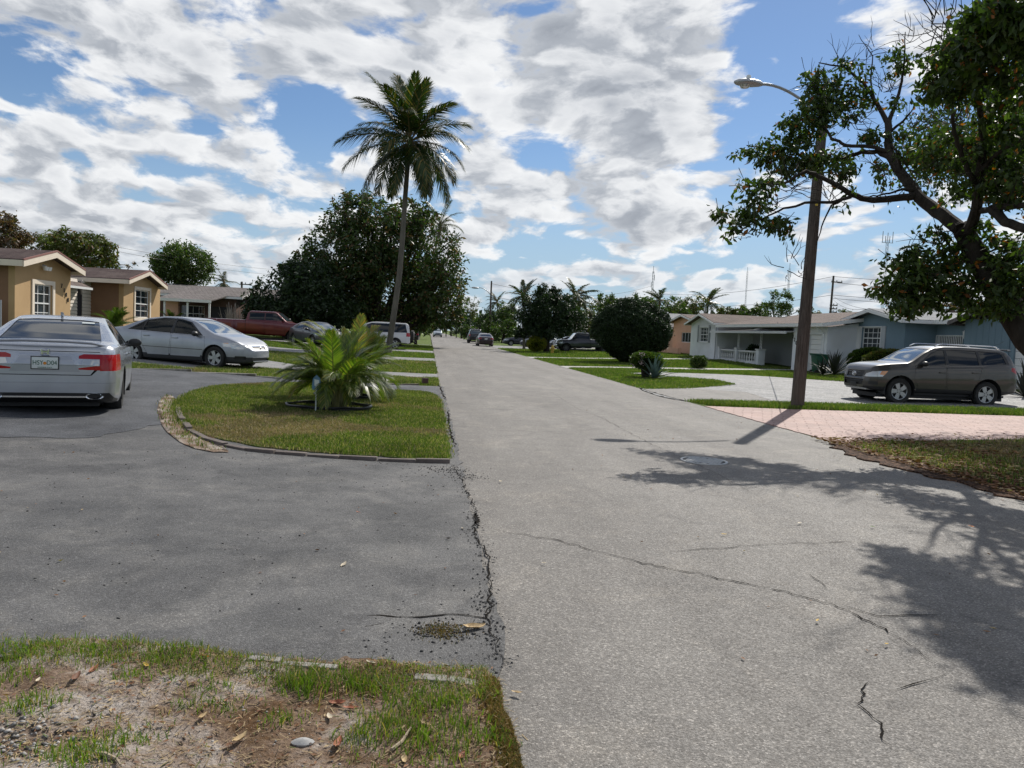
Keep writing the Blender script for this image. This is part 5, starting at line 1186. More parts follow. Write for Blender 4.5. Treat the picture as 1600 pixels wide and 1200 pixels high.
def blue_house():
    h = empty('slate_blue_house', (0, 0, 0), 0, 'slate blue bungalow with white barred window and grey roof behind the parked SUV', 'house')
    X = 22.4; XR = X-.5; zb = -.2
    y1 = on_x(1319, 540, X).y; y0 = on_x(1409, 540, X).y; yc = on_x(1357, 485, XR).y
    zp = on_x(1357, 481.5, XR).z; ze = on_x(1309, 500, XR).z; yN = yc-(on_x(1309, 500, XR).y-yc); y0 = yN+.5; y1 = 2*yc-y0
    sl = (zp-ze)/(yc-yN); zw = ze-.09+sl*.5-.02
    hole = (y1-on_x(1346, 530, X).y, y1-on_x(1376, 530, X).y, on_x(1360, 545, X).z, on_x(1360, 511.5, X).z)
    w = Wall(h, (X, y1), (X, y0), zb, zw, M_blue, [hole], peak=((y1-y0)/2, zw+sl*(y1-y0)/2-.02))
    w.window(hole, 4, 4, .10, trim=M_whiteframe, tw=.05)
    for a, c in ((hole[0]-.42, hole[0]-.07), (hole[1]+.07, hole[1]+.42)):
        b = MB(); w.boxat(b, a, c, .003, .05, hole[2]-.05, hole[3]+.06); b.build('shutter', M_whiteframe if a < hole[0] else m_grsh, h)
    Wall(h, (X+.2, y0+.002), (X+14, y0+.002), zb, zw, M_blue)
    gable_x(h, XR, X+14, y0-.5, y1+.5, ze, zp, .4, M_roofgr, M_whiteframe, None, .1, yc, .2)
    # middle wing, set back, with barred windows and wall lanterns
    Xm = X+1.6; ym0 = on_x(1529, 520, Xm).y
    yy = lambda px: on_x(px, 530, Xm).y
    zz = lambda px, py: on_x(px, py, Xm).z
    h1 = (y0-yy(1412), y0-yy(1447), .3, zz(1430, 523)); h2 = (y0-yy(1464), y0-yy(1505), zz(1484, 546), zz(1484, 524)); h3 = (y0-yy(1512), y0-yy(1526), .3, zz(1520, 524))
    h1 = (max(h1[0], .02),)+h1[1:]
    ztop = zz(1440, 505)
    w = Wall(h, (Xm, y0), (Xm, ym0), zb, ztop, M_blue, [h1, h2, h3])
    w.window(h2, 2, 1, .1, mid=False)
    b = MB(); n = 15
    for i in range(n+1): u = h2[0]+(h2[1]-h2[0])*i/n; w.boxat(b, u-.018, u+.018, .02, .05, h2[2], h2[3])
    for z in (h2[2], h2[3]-.03): w.boxat(b, h2[0], h2[1], .0, .019, z, z+.04)
    b.build('security_bars', M_whiteframe, h, kind='stuff')
    for hh in (h1, h3):
        b = MB(); w.boxat(b, hh[0], hh[1], -.12, -.1, hh[2], hh[3]); b.build('door', M_darkblue, h)
        b = MB()
        for i in range(9): u = hh[0]+(hh[1]-hh[0])*i/8; w.boxat(b, u-.012, u+.012, -.06, -.04, hh[2], hh[3])
        for i in range(7): z = hh[2]+(hh[3]-hh[2])*i/6; w.boxat(b, hh[0], hh[1], -.07, -.061, z-.015, z+.015)
        b.build('lattice_screen', M_blue, h, kind='stuff')
    for px, py in ((1452, 525), (1508, 523)):
        c = on_x(px, py, Xm-.18); b = MB()
        b.lathe([(.001, .28), (.03, .2), (.14, .12), (.11, .1), (.08, -.16), (.04, -.2), (.001, -.24)], c, 6); b.tube([(c.x, c.y, c.z-.1), (Xm, c.y, c.z-.05)], .02, 6); b.build('wall_lantern', M_whiteframe, h)
    # grey roof over the middle wing
    ym1 = y0-.4
    slab(h, [(Xm-.5, ym0-.3, ztop+.12), (Xm-.5, y0-.52, ztop+.12), (Xm+5, y0-.52, zp-.1), (Xm+5, ym0-.3, zp-.1)], .1, M_roofgr)
    MB().bx(Xm-.54, Xm-.503, ym0-.3, y0-.52, ztop-.08, ztop+.10).build('eave_board', M_whiteframe, h)
    # near bay
    Xn = X+.9; yn1 = ym0-.05; yn0 = on_x(1577, 530, Xn).y
    Wall(h, (Xn, yn1), (Xn, yn0), zb, ztop+.1, M_blue); Wall(h, (Xn+8, yn1), (Xn+.2, yn1), zb, ztop+.1, M_blue)
    m2 = mat('blue_brick_joint', color=(.11, .17, .21), rough=.8)
    yend = on_x(1640, 520, Xn).y
    gable_x(h, Xn-.5, Xn+12, yend-3.5, yn1+.45, ztop+.02, ztop+1.25, .4, M_roofdk, M_rooffar, None, .1, None, .2)
    Wall(h, (Xn+.05, yn0), (Xn+.05, yend-3.2), zb, ztop+.05, M_blue, [(.25, 4.5, zb, 2.4)])
    for k in range(8): MB().bx(Xn+.12, Xn+.16, yn0-4.6, yn0-.25, .05+k*.29, .05+k*.29+.275).build('garage_door_panel', M_whiteframe, h)
    for k in range(16):
        z = 1.0+k*.13
        if z < ztop: 
            for j in range(7):
                L = (yn1-yn0-.1)/7; yj = yn0+.05+j*L; MB().bx(Xn-.012, Xn-.002, yj+.01, yj+L-.01, z, z+.115).build('brick', M_blue, h)
m_grsh = mat('grey_side_shutter', color=(.40, .42, .43), rough=.6)
blue_house()
def wheelie_bin(x, y, z):
    m = mat('dark_green_plastic', color=(0.012, 0.085, 0.045), rough=.5)
    h = empty('wheelie_bin', (x, y, z), R(90), 'dark green wheelie bin between the white garage and the spiky dark plant', 'bin')
    b = MB(); a = [(-.24, -.26), (.24, -.26), (.24, .26), (-.24, .26)]; t_ = [(-.33, -.33), (.33, -.33), (.33, .33), (-.33, .33)]
    b.add([(p[0], p[1], .06) for p in a]+[(p[0], p[1], 1.0) for p in t_], [(3, 2, 1, 0), (4, 5, 6, 7), (0, 1, 5, 4), (1, 2, 6, 5), (2, 3, 7, 6), (3, 0, 4, 7)]); b.build('body', m, h, bevel=.02)
    b = MB(); b.prism([(-.37, -.36, 1.005), (.37, -.36, 1.005), (.37, -.30, 1.10), (-.37, -.30, 1.07)], (0, .72, 0)); b.build('lid', m, h, bevel=.015)
    for s_ in (-1, 1): w = MB(); w.lathe([(.001, -.03), (.12, -.03), (.12, .03), (.001, .03)], (s_*.28, .28, .12), 12, 'x'); w.build('wheel', M_tyre, h)
    MB().tube([(-.28, .40, 1.0), (.28, .40, 1.0)], .02, 6).build('handle', m, h)
p = on_z(1282, 582, .2); wheelie_bin(20.4, on_x(1281, 560, 20.4).y, .15)
# ---- far houses glimpsed between trees
def far_house(name, label, x, y, w, d, zr, wall, roof, rz=0.0):
    h = empty(name, (x, y, 0), rz, label, 'house')
    for a, c, dd in (((-w/2, d/2), (-w/2, -d/2), 0), ((-w/2, -d/2), (w/2, -d/2), 1)):
        hole = [(dd_*1.0+1.2, dd_*1.0+2.6, 1.3, 2.4) for dd_ in (0, 3.6)]
        W_ = Wall(h, a, c, -.3, 2.8, wall, hole)
        for hh in hole: W_.window(hh, 2, 2, .08)
    o = w/2+.5; q = d/2+.5
    slab(h, [(-o, -q, 2.9), (o, -q, 2.9), (o, 0, zr), (-o, 0, zr)], .12, roof); slab(h, [(-o, 0, zr), (o, 0, zr), (o, q, 2.9), (-o, q, 2.9)], .12, roof)
    q_ = MB(); q_.prism([(-w/2+.02, -d/2, 2.8), (-w/2+.02, d/2, 2.8), (-w/2+.02, 0, zr-.2)], (.15, 0, 0)); q_.build('gable_wall', wall, h)
    MB().bx(-o-.03, -o-.003, -q, q, 2.72, 2.88).build('eave_board', M_whiteframe, h)
    return h
far_house('grey_roofed_house', 'grey roofed bungalow glimpsed above the old dark pickup', 27, 84, 12, 12, 4.6, M_brown, M_roofgr, R(0))
far_house('distant_house', 'distant bungalow beyond the parked line of dark cars', 24, 118, 12, 11, 4.5, M_white, M_rooffar)
far_house('distant_house', 'brown roofed bungalow behind the mango tree and the boxy white SUV', -19, 72, 14, 10, 4.5, M_brown, M_rooffar)
# ================================================================ vegetation
def leafmat(name, c1, c2, c3=None, frac=0.0, rough=.5, trans=.25, spec=.4):
    def f(t, b):
        g = t.node('ShaderNodeNewGeometry'); rnd = g.outputs['Random Per Island']
        c = t.ramp(rnd, [(0, c1), (1, c2)])
        if c3: c = t.mix(t.math('LESS_THAN', t.math('FRACT', t.math('MULTIPLY', rnd, 37.7)), frac), c, tuple(c3)+(1,))
        big = t.noise(t.pos(), .9, 3); c = t.mix(1.0, c, t.ramp(big, [(.3, .72), (.7, 1.25)]), 'MULTIPLY')
        t.put(b.inputs['Base Color'], c)
        tr = t.node('ShaderNodeBsdfTranslucent'); t.put(tr.inputs[0], t.mix(1.0, c, (1.5, 1.9, .7, 1), 'MULTIPLY'))
        mx = t.node('ShaderNodeMixShader'); mx.inputs[0].default_value = trans
        t.l.new(b.outputs[0], mx.inputs[1]); t.l.new(tr.outputs[0], mx.inputs[2]); t.l.new(mx.outputs[0], t.n['Material Output'].inputs[0])
    return mat(name, f, rough=rough, spec=spec)
def bark(name, c1, c2, sc=6):
    return noisy(name, c1, c2, sc, .9, .8, 25, stretch=(1, 1, .25), bdist=.03, spec=.15)
M_barkdk = bark('dark_tree_bark', (.020, .016, .013), (.055, .045, .036)); M_barkgr = bark('grey_tree_bark', (.10, .09, .075), (.20, .18, .155))
L_mango = leafmat('mango_leaves', (.020, .040, .009), (.058, .09, .020), (.12, .07, .03), .15)
L_dark = leafmat('dark_green_leaves', (.010, .024, .007), (.028, .052, .014), trans=.2)
L_mid = leafmat('mid_green_leaves', (.028, .055, .010), (.075, .115, .022), (.12, .12, .03), .08)
L_olive = leafmat('olive_green_leaves', (.045, .062, .014), (.11, .125, .03), (.17, .09, .04), .10)
L_rust = leafmat('rusty_leaves', (.10, .055, .03), (.19, .11, .06), (.05, .05, .02), .35)
L_street = leafmat('almond_leaves', (.018, .036, .007), (.065, .095, .016), (.26, .085, .015), .035, trans=.32)
L_yel = leafmat('yellow_green_leaves', (.12, .14, .02), (.28, .27, .04), (.10, .05, .02), .1, trans=.35)
L_top = leafmat('clipped_bush_leaves', (.010, .022, .008), (.030, .055, .016), trans=.12)
L_palm = leafmat('coconut_leaflets', (.014, .030, .007), (.036, .062, .013), (.16, .12, .03), .10, rough=.42, trans=.2, spec=.35)
L_areca = leafmat('areca_leaflets', (.036, .065, .011), (.115, .155, .02), (.22, .20, .04), .08, rough=.35, trans=.38, spec=.5)
L_arecay = leafmat('yellowing_areca_leaflets', (.10, .13, .018), (.22, .22, .03), (.28, .16, .03), .15, rough=.35, trans=.42, spec=.5)
def leaf_mesh(name, C, size, m, parent, asp=.42, droop=.35, seed=0, smooth=False, **kw):
    """C: (n,3) leaf bases; each leaf is two folded triangles"""
    r = np.random.default_rng(seed); n = len(C); C = np.asarray(C, float)
    d = r.normal(size=(n, 3)); d[:, 2] = d[:, 2]*.7-droop*1.6; d /= np.linalg.norm(d, axis=1)[:, None]
    s = np.cross(d, r.normal(size=(n, 3))); s /= np.linalg.norm(s, axis=1)[:, None]; u = np.cross(d, s)
    L = size*r.uniform(.65, 1.3, n)[:, None]; W = L*asp
    V = np.stack([C, C+d*L*.5+s*W*.5+u*L*.07, C+d*L, C+d*L*.5-s*W*.5+u*L*.07], 1).reshape(-1, 3)
    i = np.arange(n)[:, None]*4; F = np.concatenate([i+[0, 1, 2], i+[0, 2, 3]], 1).reshape(-1, 3)
    return mesh_obj(name, V, F, m, parent, **kw)
def crown_pts(blobs, n, clump=.35, shell=.55, seed=0, nclump=None, flat=0.0):
    r = np.random.default_rng(seed); w = np.array([b[3]*b[4]*b[5] for b in blobs])**.67; w /= w.sum(); out = []
    for b_, wi in zip(blobs, w):
        k = int(n*wi); c = np.array(b_[:3]); rad = np.array(b_[3:6]); nc = max(6, k//38) if nclump is None else nclump
        d = r.normal(size=(nc, 3)); d /= np.linalg.norm(d, axis=1)[:, None]; rr = shell+(1.02-shell)*r.uniform(0, 1, nc)**.6
        cc = d*rr[:, None]*rad
        idx = r.integers(0, nc, k); off = r.normal(size=(k, 3))*clump*np.minimum(rad.mean()*.28, 1.2)
        p = c+cc[idx]+off; out.append(p)
    return np.concatenate(out)
def tree(name, label, base, blobs, n, size, lm, bm_, trunk=.22, seed=0, cat='tree', group=None, clump=.35, shell=.5, limbs=9, forks=1.0, asp=.42, tz=None):
    """blobs are relative to base"""
    h = empty(name, base, 0, label, cat, group); r = random.Random(seed)
    leaf_mesh('crown', crown_pts(blobs, n, clump, shell, seed), size, lm, h, asp=asp, seed=seed)
    mb = MB(); top = max(b[2] for b in blobs); zf = tz if tz is not None else max(.6, min(b[2]-b[5] for b in blobs)*.9+.4)
    f0 = Vector((r.uniform(-.1, .1), r.uniform(-.1, .1), zf)); mb.tube([(0, 0, -.3), (0, 0, .05), (f0.x*.5, f0.y*.5, zf*.5), f0], [trunk*1.5, trunk*1.2, trunk, trunk*.9], 9)
    for i in range(limbs):
        b_ = blobs[i % len(blobs)]; e = Vector((b_[0]+r.uniform(-.7, .7)*b_[3], b_[1]+r.uniform(-.7, .7)*b_[4], b_[2]+r.uniform(-.5, .7)*b_[5]))
        m1 = f0.lerp(e, .45)+Vector((r.uniform(-.3, .3), r.uniform(-.3, .3), r.uniform(0, .4)))
        mb.tube([f0-Vector((0, 0, .1)), m1, e], [trunk*.6, trunk*.36, trunk*.10], 6)
        for k in range(3):
            e2 = m1.lerp(e, r.uniform(.2, .9)); mb.tube([e2, e2+Vector((r.uniform(-1, 1)*b_[3]*.4, r.uniform(-1, 1)*b_[4]*.4, r.uniform(-.2, 1)*b_[5]*.4))], [trunk*.16, trunk*.05], 4)
    mb.build('trunk', bm_, h, smooth=True)
    return h
def cpx(px, py, y, *r):  # crown blob from a sight line: centre and radii
    p = on_y(px, py, y); return (p.x, p.y, p.z)+tuple(r)
def rel(blobs, base): return [(b[0]-base[0], b[1]-base[1], b[2]-base[2])+tuple(b[3:]) for b in blobs]
# ---- palms
def frond_mesh(L, bend, n, ll, lw, vdroop, seed, tip=.0, gap=.12, fold=.5, sides=2):
    """pinnate leaf in its own XZ plane, root at origin heading +x; bend = total downward curve (rad)"""
    r = np.random.default_rng(seed); V = []; F = []
    N = 26; ang = 0.0; p = np.zeros(3); pts = [p.copy()]; tans = []
    for i in range(N):
        a = -bend*((i/N)**1.4); t = np.array([math.cos(a), 0, math.sin(a)]); p = p+t*L/N; pts.append(p.copy()); tans.append(t)
    tans.append(tans[-1]); pts = np.array(pts); tans = np.array(tans)
    for s in (1, -1):
        for i in range(n):
            q = gap+(1-gap)*(i+r.uniform(-.3, .3))/n; q = min(max(q, gap), 1.0); x = q*N; k = min(int(x), N-1); f = x-k
            c = pts[k]*(1-f)+pts[k+1]*f; t = tans[k]; up = np.array([-t[2], 0, t[0]])
            lq = ll*(math.sin(math.pi*min(1, .16+q*.84))**.55*.95+.12)*r.uniform(.85, 1.1)
            sweep = .35+.75*q; side = np.array([0, s, 0])
            d = side*math.cos(sweep)+t*math.sin(sweep)+up*fold*r.uniform(.5, 1.2); d /= np.linalg.norm(d)
            wv = np.cross(d, up); wv /= np.linalg.norm(wv)+1e-9; w = lw*r.uniform(.8, 1.15)
            o = len(V); g = np.array([0, 0, -1.0])
            p1 = c+d*lq*.5+g*lq*vdroop*.12; p2 = c+d*lq*.92+g*lq*vdroop*r.uniform(.35, .75)
            V += [c-wv*w*.3, c+wv*w*.3, p1+wv*w*.5, p1-wv*w*.5, p2]; F += [(o, o+1, o+2), (o, o+2, o+3), (o+3, o+2, o+4)]
    return np.array(V), np.array(F), pts
def frond_obj(name, parent, data, lm, stemm, r0, az, el, loc, roll=0.0):
    V, F, pts = data[:3]
    if len(data) < 4:
        o1 = mesh_obj('frond', V, F, lm)
        mb = MB(); mb.tube([tuple(p) for p in pts[::3]], [r0*(1-.85*i/9) for i in range(len(pts[::3]))], 5); o2 = mb.build('stalk', stemm)
        data.append((o1.data, o2.data)); bpy.data.objects.remove(o1); bpy.data.objects.remove(o2)
    me, sm = data[3]
    o = link(bpy.data.objects.new('frond', me), parent); o.location = loc
    o.rotation_euler = (Matrix.Rotation(az, 3, 'Z') @ Matrix.Rotation(-el, 3, 'Y') @ Matrix.Rotation(roll, 3, 'X')).to_euler()
    link(bpy.data.objects.new('stalk', sm), o)
    return o
M_stalk = mat('green_yellow_frond_stalk', color=(.16, .17, .04), rough=.5); M_stalkbr = mat('brown_frond_stalk', color=(.12, .09, .035), rough=.6)
M_palmbark = bark('ringed_palm_trunk', (.08, .072, .06), (.17, .155, .13), 3)
def coconut(label, path, rad, crown_c, L, fr, seed, scale=1.0, group=None, name='coconut_palm', nl=44, nuts=True):
    b0 = Vector(path[0]); h = empty(name, b0, 0, label, 'palm tree', group); r = random.Random(seed)
    mb = MB(); pts = []; rr = []
    P_ = [Vector(p)-b0 for p in path]; 
    n = 40
    for i in range(n+1):
        t = i/n*(len(P_)-1); k = min(int(t), len(P_)-2); f = t-k; f2 = f
        p = P_[k].lerp(P_[k+1], f2); pts.append(p); rr.append(float(np.interp(i/n, [0, .05, 1], [rad*1.5, rad, rad*.72]))*(1+.05*(i % 2)))
    mb.tube(pts, rr, 10); mb.build('trunk', M_palmbark, h, smooth=True)
    c = Vector(crown_c)-b0
    var = [list(frond_mesh(L, bd, nl, L*.25, .044*scale, vd, seed+i, gap=.16)) for i, (bd, vd) in enumerate(((.55, .8), (1.0, 1.3), (1.35, 1.5), (1.7, 1.7)))]
    for (az, el, sc, v) in fr:
        o = frond_obj('frond', h, var[v], L_palm, M_stalkbr, .035*scale, R(az+r.uniform(-6, 6)), R(el+r.uniform(-4, 4)), c, R(r.uniform(-20, 20))); o.scale = (sc,)*3
    if nuts:
        q = None
        for i in range(7):
            a = r.uniform(0, 6.28)
            if q is None: m_ = MB(); m_.lathe([(.001, -.15), (.09, -.11), (.12, 0), (.09, .11), (.001, .14)], n=10); o = m_.build('coconut', mat('green_brown_husk', color=(.09, .08, .025), rough=.6), h, smooth=True); q = o.data
            else: o = link(bpy.data.objects.new('coconut', q), h)
            o.location = c+Vector((math.cos(a)*.3, math.sin(a)*.3, -.35+r.uniform(-.12, .1)))
    mb = MB()
    for i in range(14): a = r.uniform(0, 6.28); mb.tube([c+Vector((0, 0, -.1)), c+Vector((math.cos(a)*.3, math.sin(a)*.3, -.3-r.uniform(0, .6)))], [.05, .02], 4)
    mb.tube([c+Vector((0, 0, -.9)), c+Vector((0, 0, -.2)), c+Vector((0, 0, .5))], [rad*.8, rad*1.3, rad*.3], 8); mb.build('crown_shaft', M_stalkbr, h, smooth=True)
    return h
rr_ = random.Random(3)
cpath = [on_y(606, 552, 46), on_y(611, 520, 46), on_y(617, 480, 46), on_y(624, 430, 46), on_y(629, 370, 46), on_y(633, 310, 46), on_y(639, 232, 46)]
cpath[0].z = -.1
fr = []
# bearings: 0 = to the right (+X), 180 = left; the tilt is the angle above the level at the root
for az, el, sc, v in [(8, 30, .95, 2), (352, 5, .95, 2), (330, -10, 1.0, 2), (20, -35, 1.05, 1), (345, -28, 1.05, 1), (172, 32, 1.0, 1), (188, 12, 1.1, 1), (200, -8, 1.1, 1), (165, -22, 1.12, 1), (215, -35, 1.0, 1),
                      (150, 55, 1.0, 1), (35, 55, .95, 1), (60, 72, 1.15, 0), (120, 75, 1.18, 0), (200, 68, 1.12, 0), (300, 70, .95, 0), (350, 60, .9, 1), (270, 40, 1.0, 2), (240, 60, 1.0, 1), (90, 45, 1.0, 2), (255, 5, 1.0, 2), (290, -20, 1.0, 1), (80, -10, 1.0, 2), (110, 20, 1.0, 2), (235, -50, .9, 1), (310, -48, .9, 1), (130, -45, .9, 1), (45, 10, 1, 2), (180, 85, .95, 0), (20, 82, .9, 0), (0, 42, .95, 1), (158, 44, 1, 1), (325, 48, .95, 1), (210, 48, 1, 1), (75, 30, .95, 2), (275, 70, 1, 0), (182, -32, 1.0, 1), (2, -50, .95, 1), (320, 20, 1, 2), (225, 15, 1, 2)]:
    fr.append((az, el, sc, v))
coconut('tall leaning coconut palm rising in front of the big mango tree', cpath, .185, on_y(640, 222, 46), 3.95, fr, 5, 1.3, nl=60)
for lab, (bx, by), top, Lf, nf, sd_ in (('smaller coconut palm peeping out at the right shoulder of the mango tree', (1.2, 84), on_y(688, 352, 84), 3.2, 16, 9),
                               ('short dark palm behind the brown bungalow roof', (-28, 95), on_y(350, 442, 95), 2.2, 14, 10)):
    p0 = Vector((min(bx, -2.0) if bx < 5 else bx, by, 0)); f2 = [(rr_.uniform(0, 360), rr_.uniform(-35, 75), rr_.uniform(.8, 1), rr_.choice((0, 1, 2))) for _ in range(nf)]
    coconut(lab, [p0, p0.lerp(top, .5)+Vector((.3, 0, 0)), top-Vector((0, 0, .1))], .14, top, Lf, f2, sd_, 1.5, nl=26, nuts=False)
for k, (px, py, y, Lf, lab) in enumerate(((697, 478, 190, 3.2, 'small palm among the far trees above the oncoming car'), (777, 472, 150, 2.8, 'palm right of the distant lamp post'), (818, 462, 74, 2.2, 'palm tucked into the left side of the dark green tree'), (898, 462, 72, 2.4, 'palm at the right side of the dark green tree'),
                                   (1031, 470, 105, 2.8, 'palm behind the clipped round bush, beside the thin mast'), (1106, 472, 100, 3.0, 'shaggy palm above the white house gable'), (712, 500, 170, 2.8, 'low palm in the far hedge line'), (905, 478, 95, 2.4, 'palm above the grey roofed bungalow'))):
    t_ = on_y(px, py, y); p0 = Vector((t_.x+.3, y, 0)); f2 = [(rr_.uniform(0, 360), rr_.uniform(-30, 70), rr_.uniform(.8, 1.05), rr_.choice((0, 1, 2))) for _ in range(15)]
    coconut(lab, [p0, p0.lerp(t_, .5), t_-Vector((0, 0, .1))], .13, t_, Lf, f2, 30+k, 2.2, nl=20, nuts=False, name='palm_tree')
# ---- areca clumps on the island, each in a ring of black edging
def areca(label, c, n, L, seed, special=()):
    h = empty('areca_palm', c, 0, label, 'palm'); r = random.Random(seed)
    var = [list(frond_mesh(L, bd, 48, .27, .016, vd, seed+i, gap=.22, fold=.30)) for i, (bd, vd) in enumerate(((.45, .3), (.9, .55), (1.5, .9), (2.0, 1.1)))]
    var2 = [list(frond_mesh(L, bd, 48, .27, .018, vd, seed+9+i, gap=.22, fold=.30)) for i, (bd, vd) in enumerate(((.3, .2), (.8, .5), (1.3, .8), (1.8, 1.0)))]
    for i in range(9):
        a = r.uniform(0, 6.28); d = r.uniform(.03, .17); tp = Vector((math.cos(a)*d*2.6, math.sin(a)*d*2.6, r.uniform(.35, .6)))
        b = MB(); b.tube([(math.cos(a)*d, math.sin(a)*d, -.03), (math.cos(a)*d*1.5, math.sin(a)*d*1.5, tp.z*.5), tp], [.042, .034, .03], 8); b.build('stem', M_arecastem, h, smooth=True)
    for i in range(n):
        a = 360*i/n*2.4+r.uniform(-20, 20); el = r.choice((26, 36, 46, 54, 62, 72)); el += r.uniform(-8, 8)
        v = 3 if el < 35 else 2 if el < 55 else 1 if el < 68 else 0; yl = r.random() < .07
        st = Vector((math.cos(R(a))*.12, math.sin(R(a))*.12, r.uniform(.3, .55)))
        o = frond_obj('frond', h, (var2 if yl else var)[v], L_arecay if yl else L_areca, M_stalk, .014, R(a), R(el), st, R(r.uniform(-25, 25))); o.scale = (r.uniform(.8, 1.08),)*3
    for az, el, sc, v, yl in special:
        o = frond_obj('frond', h, (var2 if yl else var)[v], L_arecay if yl else L_areca, M_stalk, .014, R(az), R(el), (0, 0, .5), 0); o.scale = (sc,)*3
    return h
M_arecastem = noisy('areca_cane', (.10, .11, .03), (.20, .19, .07), 9, .5)
c1 = on_z(522, 640, .04); c2 = on_z(553, 622, .04)
areca('bushy areca palm in the nearer black ring on the lawn island', (c1.x, c1.y, .04), 54, 1.02, 3, [(165, 50, 1.05, 2, False), (200, 30, 1.15, 2, False), (185, 18, 1.2, 2, False), (172, 38, 1.12, 2, False)])
areca('areca palm in the rear black ring, partly behind the nearer one', (c2.x, c2.y, .04), 40, 1.14, 8, [(60, 72, 1.15, 1, True), (80, 80, 1.15, 0, True), (175, 60, 1.35, 1, True), (190, 66, 1.3, 1, True), (10, 55, 1.1, 1, False)])
M_ring = mat('black_rubber_edging', color=(.010, .011, .014), rough=.38)
def ring(label, px0, px1, pyc, n=30):
    a, b_ = on_z(px0, pyc, .03), on_z(px1, pyc+4, .03); c = (a+b_)/2; rx = (b_-a).length/2
    h = empty('planting_ring', (c.x, c.y, .03), 0, label, 'lawn edging')
    m = MB(); pts = [(rx*math.cos(t), rx*.75*math.sin(t)) for t in np.linspace(0, 2*math.pi, 41)]
    m.tube([(x, y, .085+.008*math.sin(i)) for i, (x, y) in enumerate(pts)], .022, 8, False)
    v = []; f = []
    for i, (x, y) in enumerate(pts): v += [(x, y, -.03), (x, y, .085), (x*.97, y*.97, .085), (x*.97, y*.97, -.03)]
    for i in range(len(pts)-1): f += [(i*4, i*4+4, i*4+5, i*4+1), (i*4+2, i*4+6, i*4+7, i*4+3)]
    m.add(v, f); m.build('edging', M_ring, h, smooth=True)
    d = MB(); nn = 40; rs = random.Random(1); d.add([(0, 0, .05)]+[(rx*.96*math.cos(t), rx*.72*math.sin(t), .02) for t in np.linspace(0, 2*math.pi, nn+1)[:-1]], [(0, 1+i, 1+(i+1) % nn) for i in range(nn)]); d.build('mulch_bed', M_mulch, h)
ring('black edging ring around the nearer areca palm', 447, 580, 638); ring('black edging ring around the rear areca palm', 492, 580, 621)
# ---- trees left and centre
B0 = (-4.6, 66.5, 0)
blobs = [cpx(590, 372, 66, 4.2, 4, 3.0), cpx(540, 400, 65, 4.0, 3.6, 3.0), cpx(650, 400, 66, 3.9, 3.6, 3.0), cpx(520, 450, 65, 4.2, 3.6, 2.6), cpx(600, 450, 67, 5.0, 4, 3), cpx(673, 450, 66, 3.1, 3.4, 2.6), cpx(560, 330, 66, 2.6, 2.6, 1.9), cpx(640, 345, 66, 2.4, 2.4, 1.8), cpx(690, 485, 68, 2.0, 2.8, 1.6), cpx(620, 495, 69, 4.0, 3, 1.7), cpx(492, 415, 65, 1.8, 2, 1.3)]
tree('mango_tree', 'huge round mango tree with bronze tinged leaves behind the coconut palm', B0, rel(blobs, B0), 47000, .36, L_mango, M_barkdk, .45, 2, clump=.29, shell=.4, limbs=34)
B0 = (-10.8, 60, .3)
blobs = [cpx(452, 470, 60, 2.9, 2.5, 2.2), cpx(425, 490, 60, 2.0, 2, 1.3), cpx(480, 440, 61, 2.5, 2.5, 1.6), cpx(500, 485, 62, 3, 2.5, 1.8), cpx(455, 418, 61, .9, 1, .6)]
tree('dark_broadleaf_tree', 'low dark broadleaf tree at the left foot of the mango tree', B0, rel(blobs, B0), 17000, .32, L_dark, M_barkdk, .28, 4)
B0 = (-1.3, 76, 0)
blobs = [cpx(655, 480, 77, 1.4, 1.4, 1.3), cpx(652, 500, 77, 1.2, 1.2, 1.4), cpx(662, 462, 77, 1.1, 1.2, 1.0), cpx(668, 490, 79, .9, 1, .9)]
tree('hedge_tree', 'ivy clad small tree at the left kerb behind the black SUV', B0, rel(blobs, B0), 6000, .26, L_mid, M_barkdk, .14, 41)
B0 = (-23.2, 75, .5)
tree('round_crowned_tree', 'lone tree with a round dark crown above the brown bungalow roof', B0, rel([cpx(283, 408, 75, 2.6, 2.6, 1.7), cpx(262, 418, 75, 1.7, 1.9, 1.2), cpx(306, 416, 75, 1.8, 1.9, 1.4), cpx(284, 430, 75, 2.5, 2, 1.2), cpx(272, 395, 75, 1.3, 1.3, .9)], B0), 13000, .28, L_mid, M_barkdk, .2, 6)
B0 = (-21, 48, .5)
tree('sprawling_tree', 'olive green sprawling tree behind the tan house roof', B0, rel([cpx(100, 388, 48, 1.6, 1.8, .9), cpx(135, 392, 48, 1.6, 1.8, .9), cpx(118, 378, 48, 1.3, 1.4, .7), cpx(80, 400, 48, 1.4, 1.4, .7), cpx(152, 384, 48, .9, 1, .6), cpx(160, 405, 49, 1.1, 1.2, .6)], B0), 9000, .22, L_olive, M_barkgr, .18, 7, clump=.3)
B0 = (-21.6, 42, .5)
tree('rusty_tree', 'half bare rust coloured tree at the far left behind the tan roof', B0, rel([cpx(-2, 368, 42, 1.3, 1.5, 1.0), cpx(22, 378, 42, .9, 1, .6), cpx(8, 350, 42, .7, .9, .5), cpx(-20, 360, 42, 1.5, 1.5, 1.2)], B0), 5500, .2, L_rust, M_barkgr, .16, 8, clump=.3)
B0 = (-26, 60, .5)
tree('bare_topped_tree', 'thin twiggy tree between the two tan roof gables', B0, rel([cpx(60, 380, 60, 1.0, 1, .8), cpx(190, 412, 60, .9, .9, .5)], B0), 500, .2, L_rust, M_barkgr, .12, 9, limbs=14)
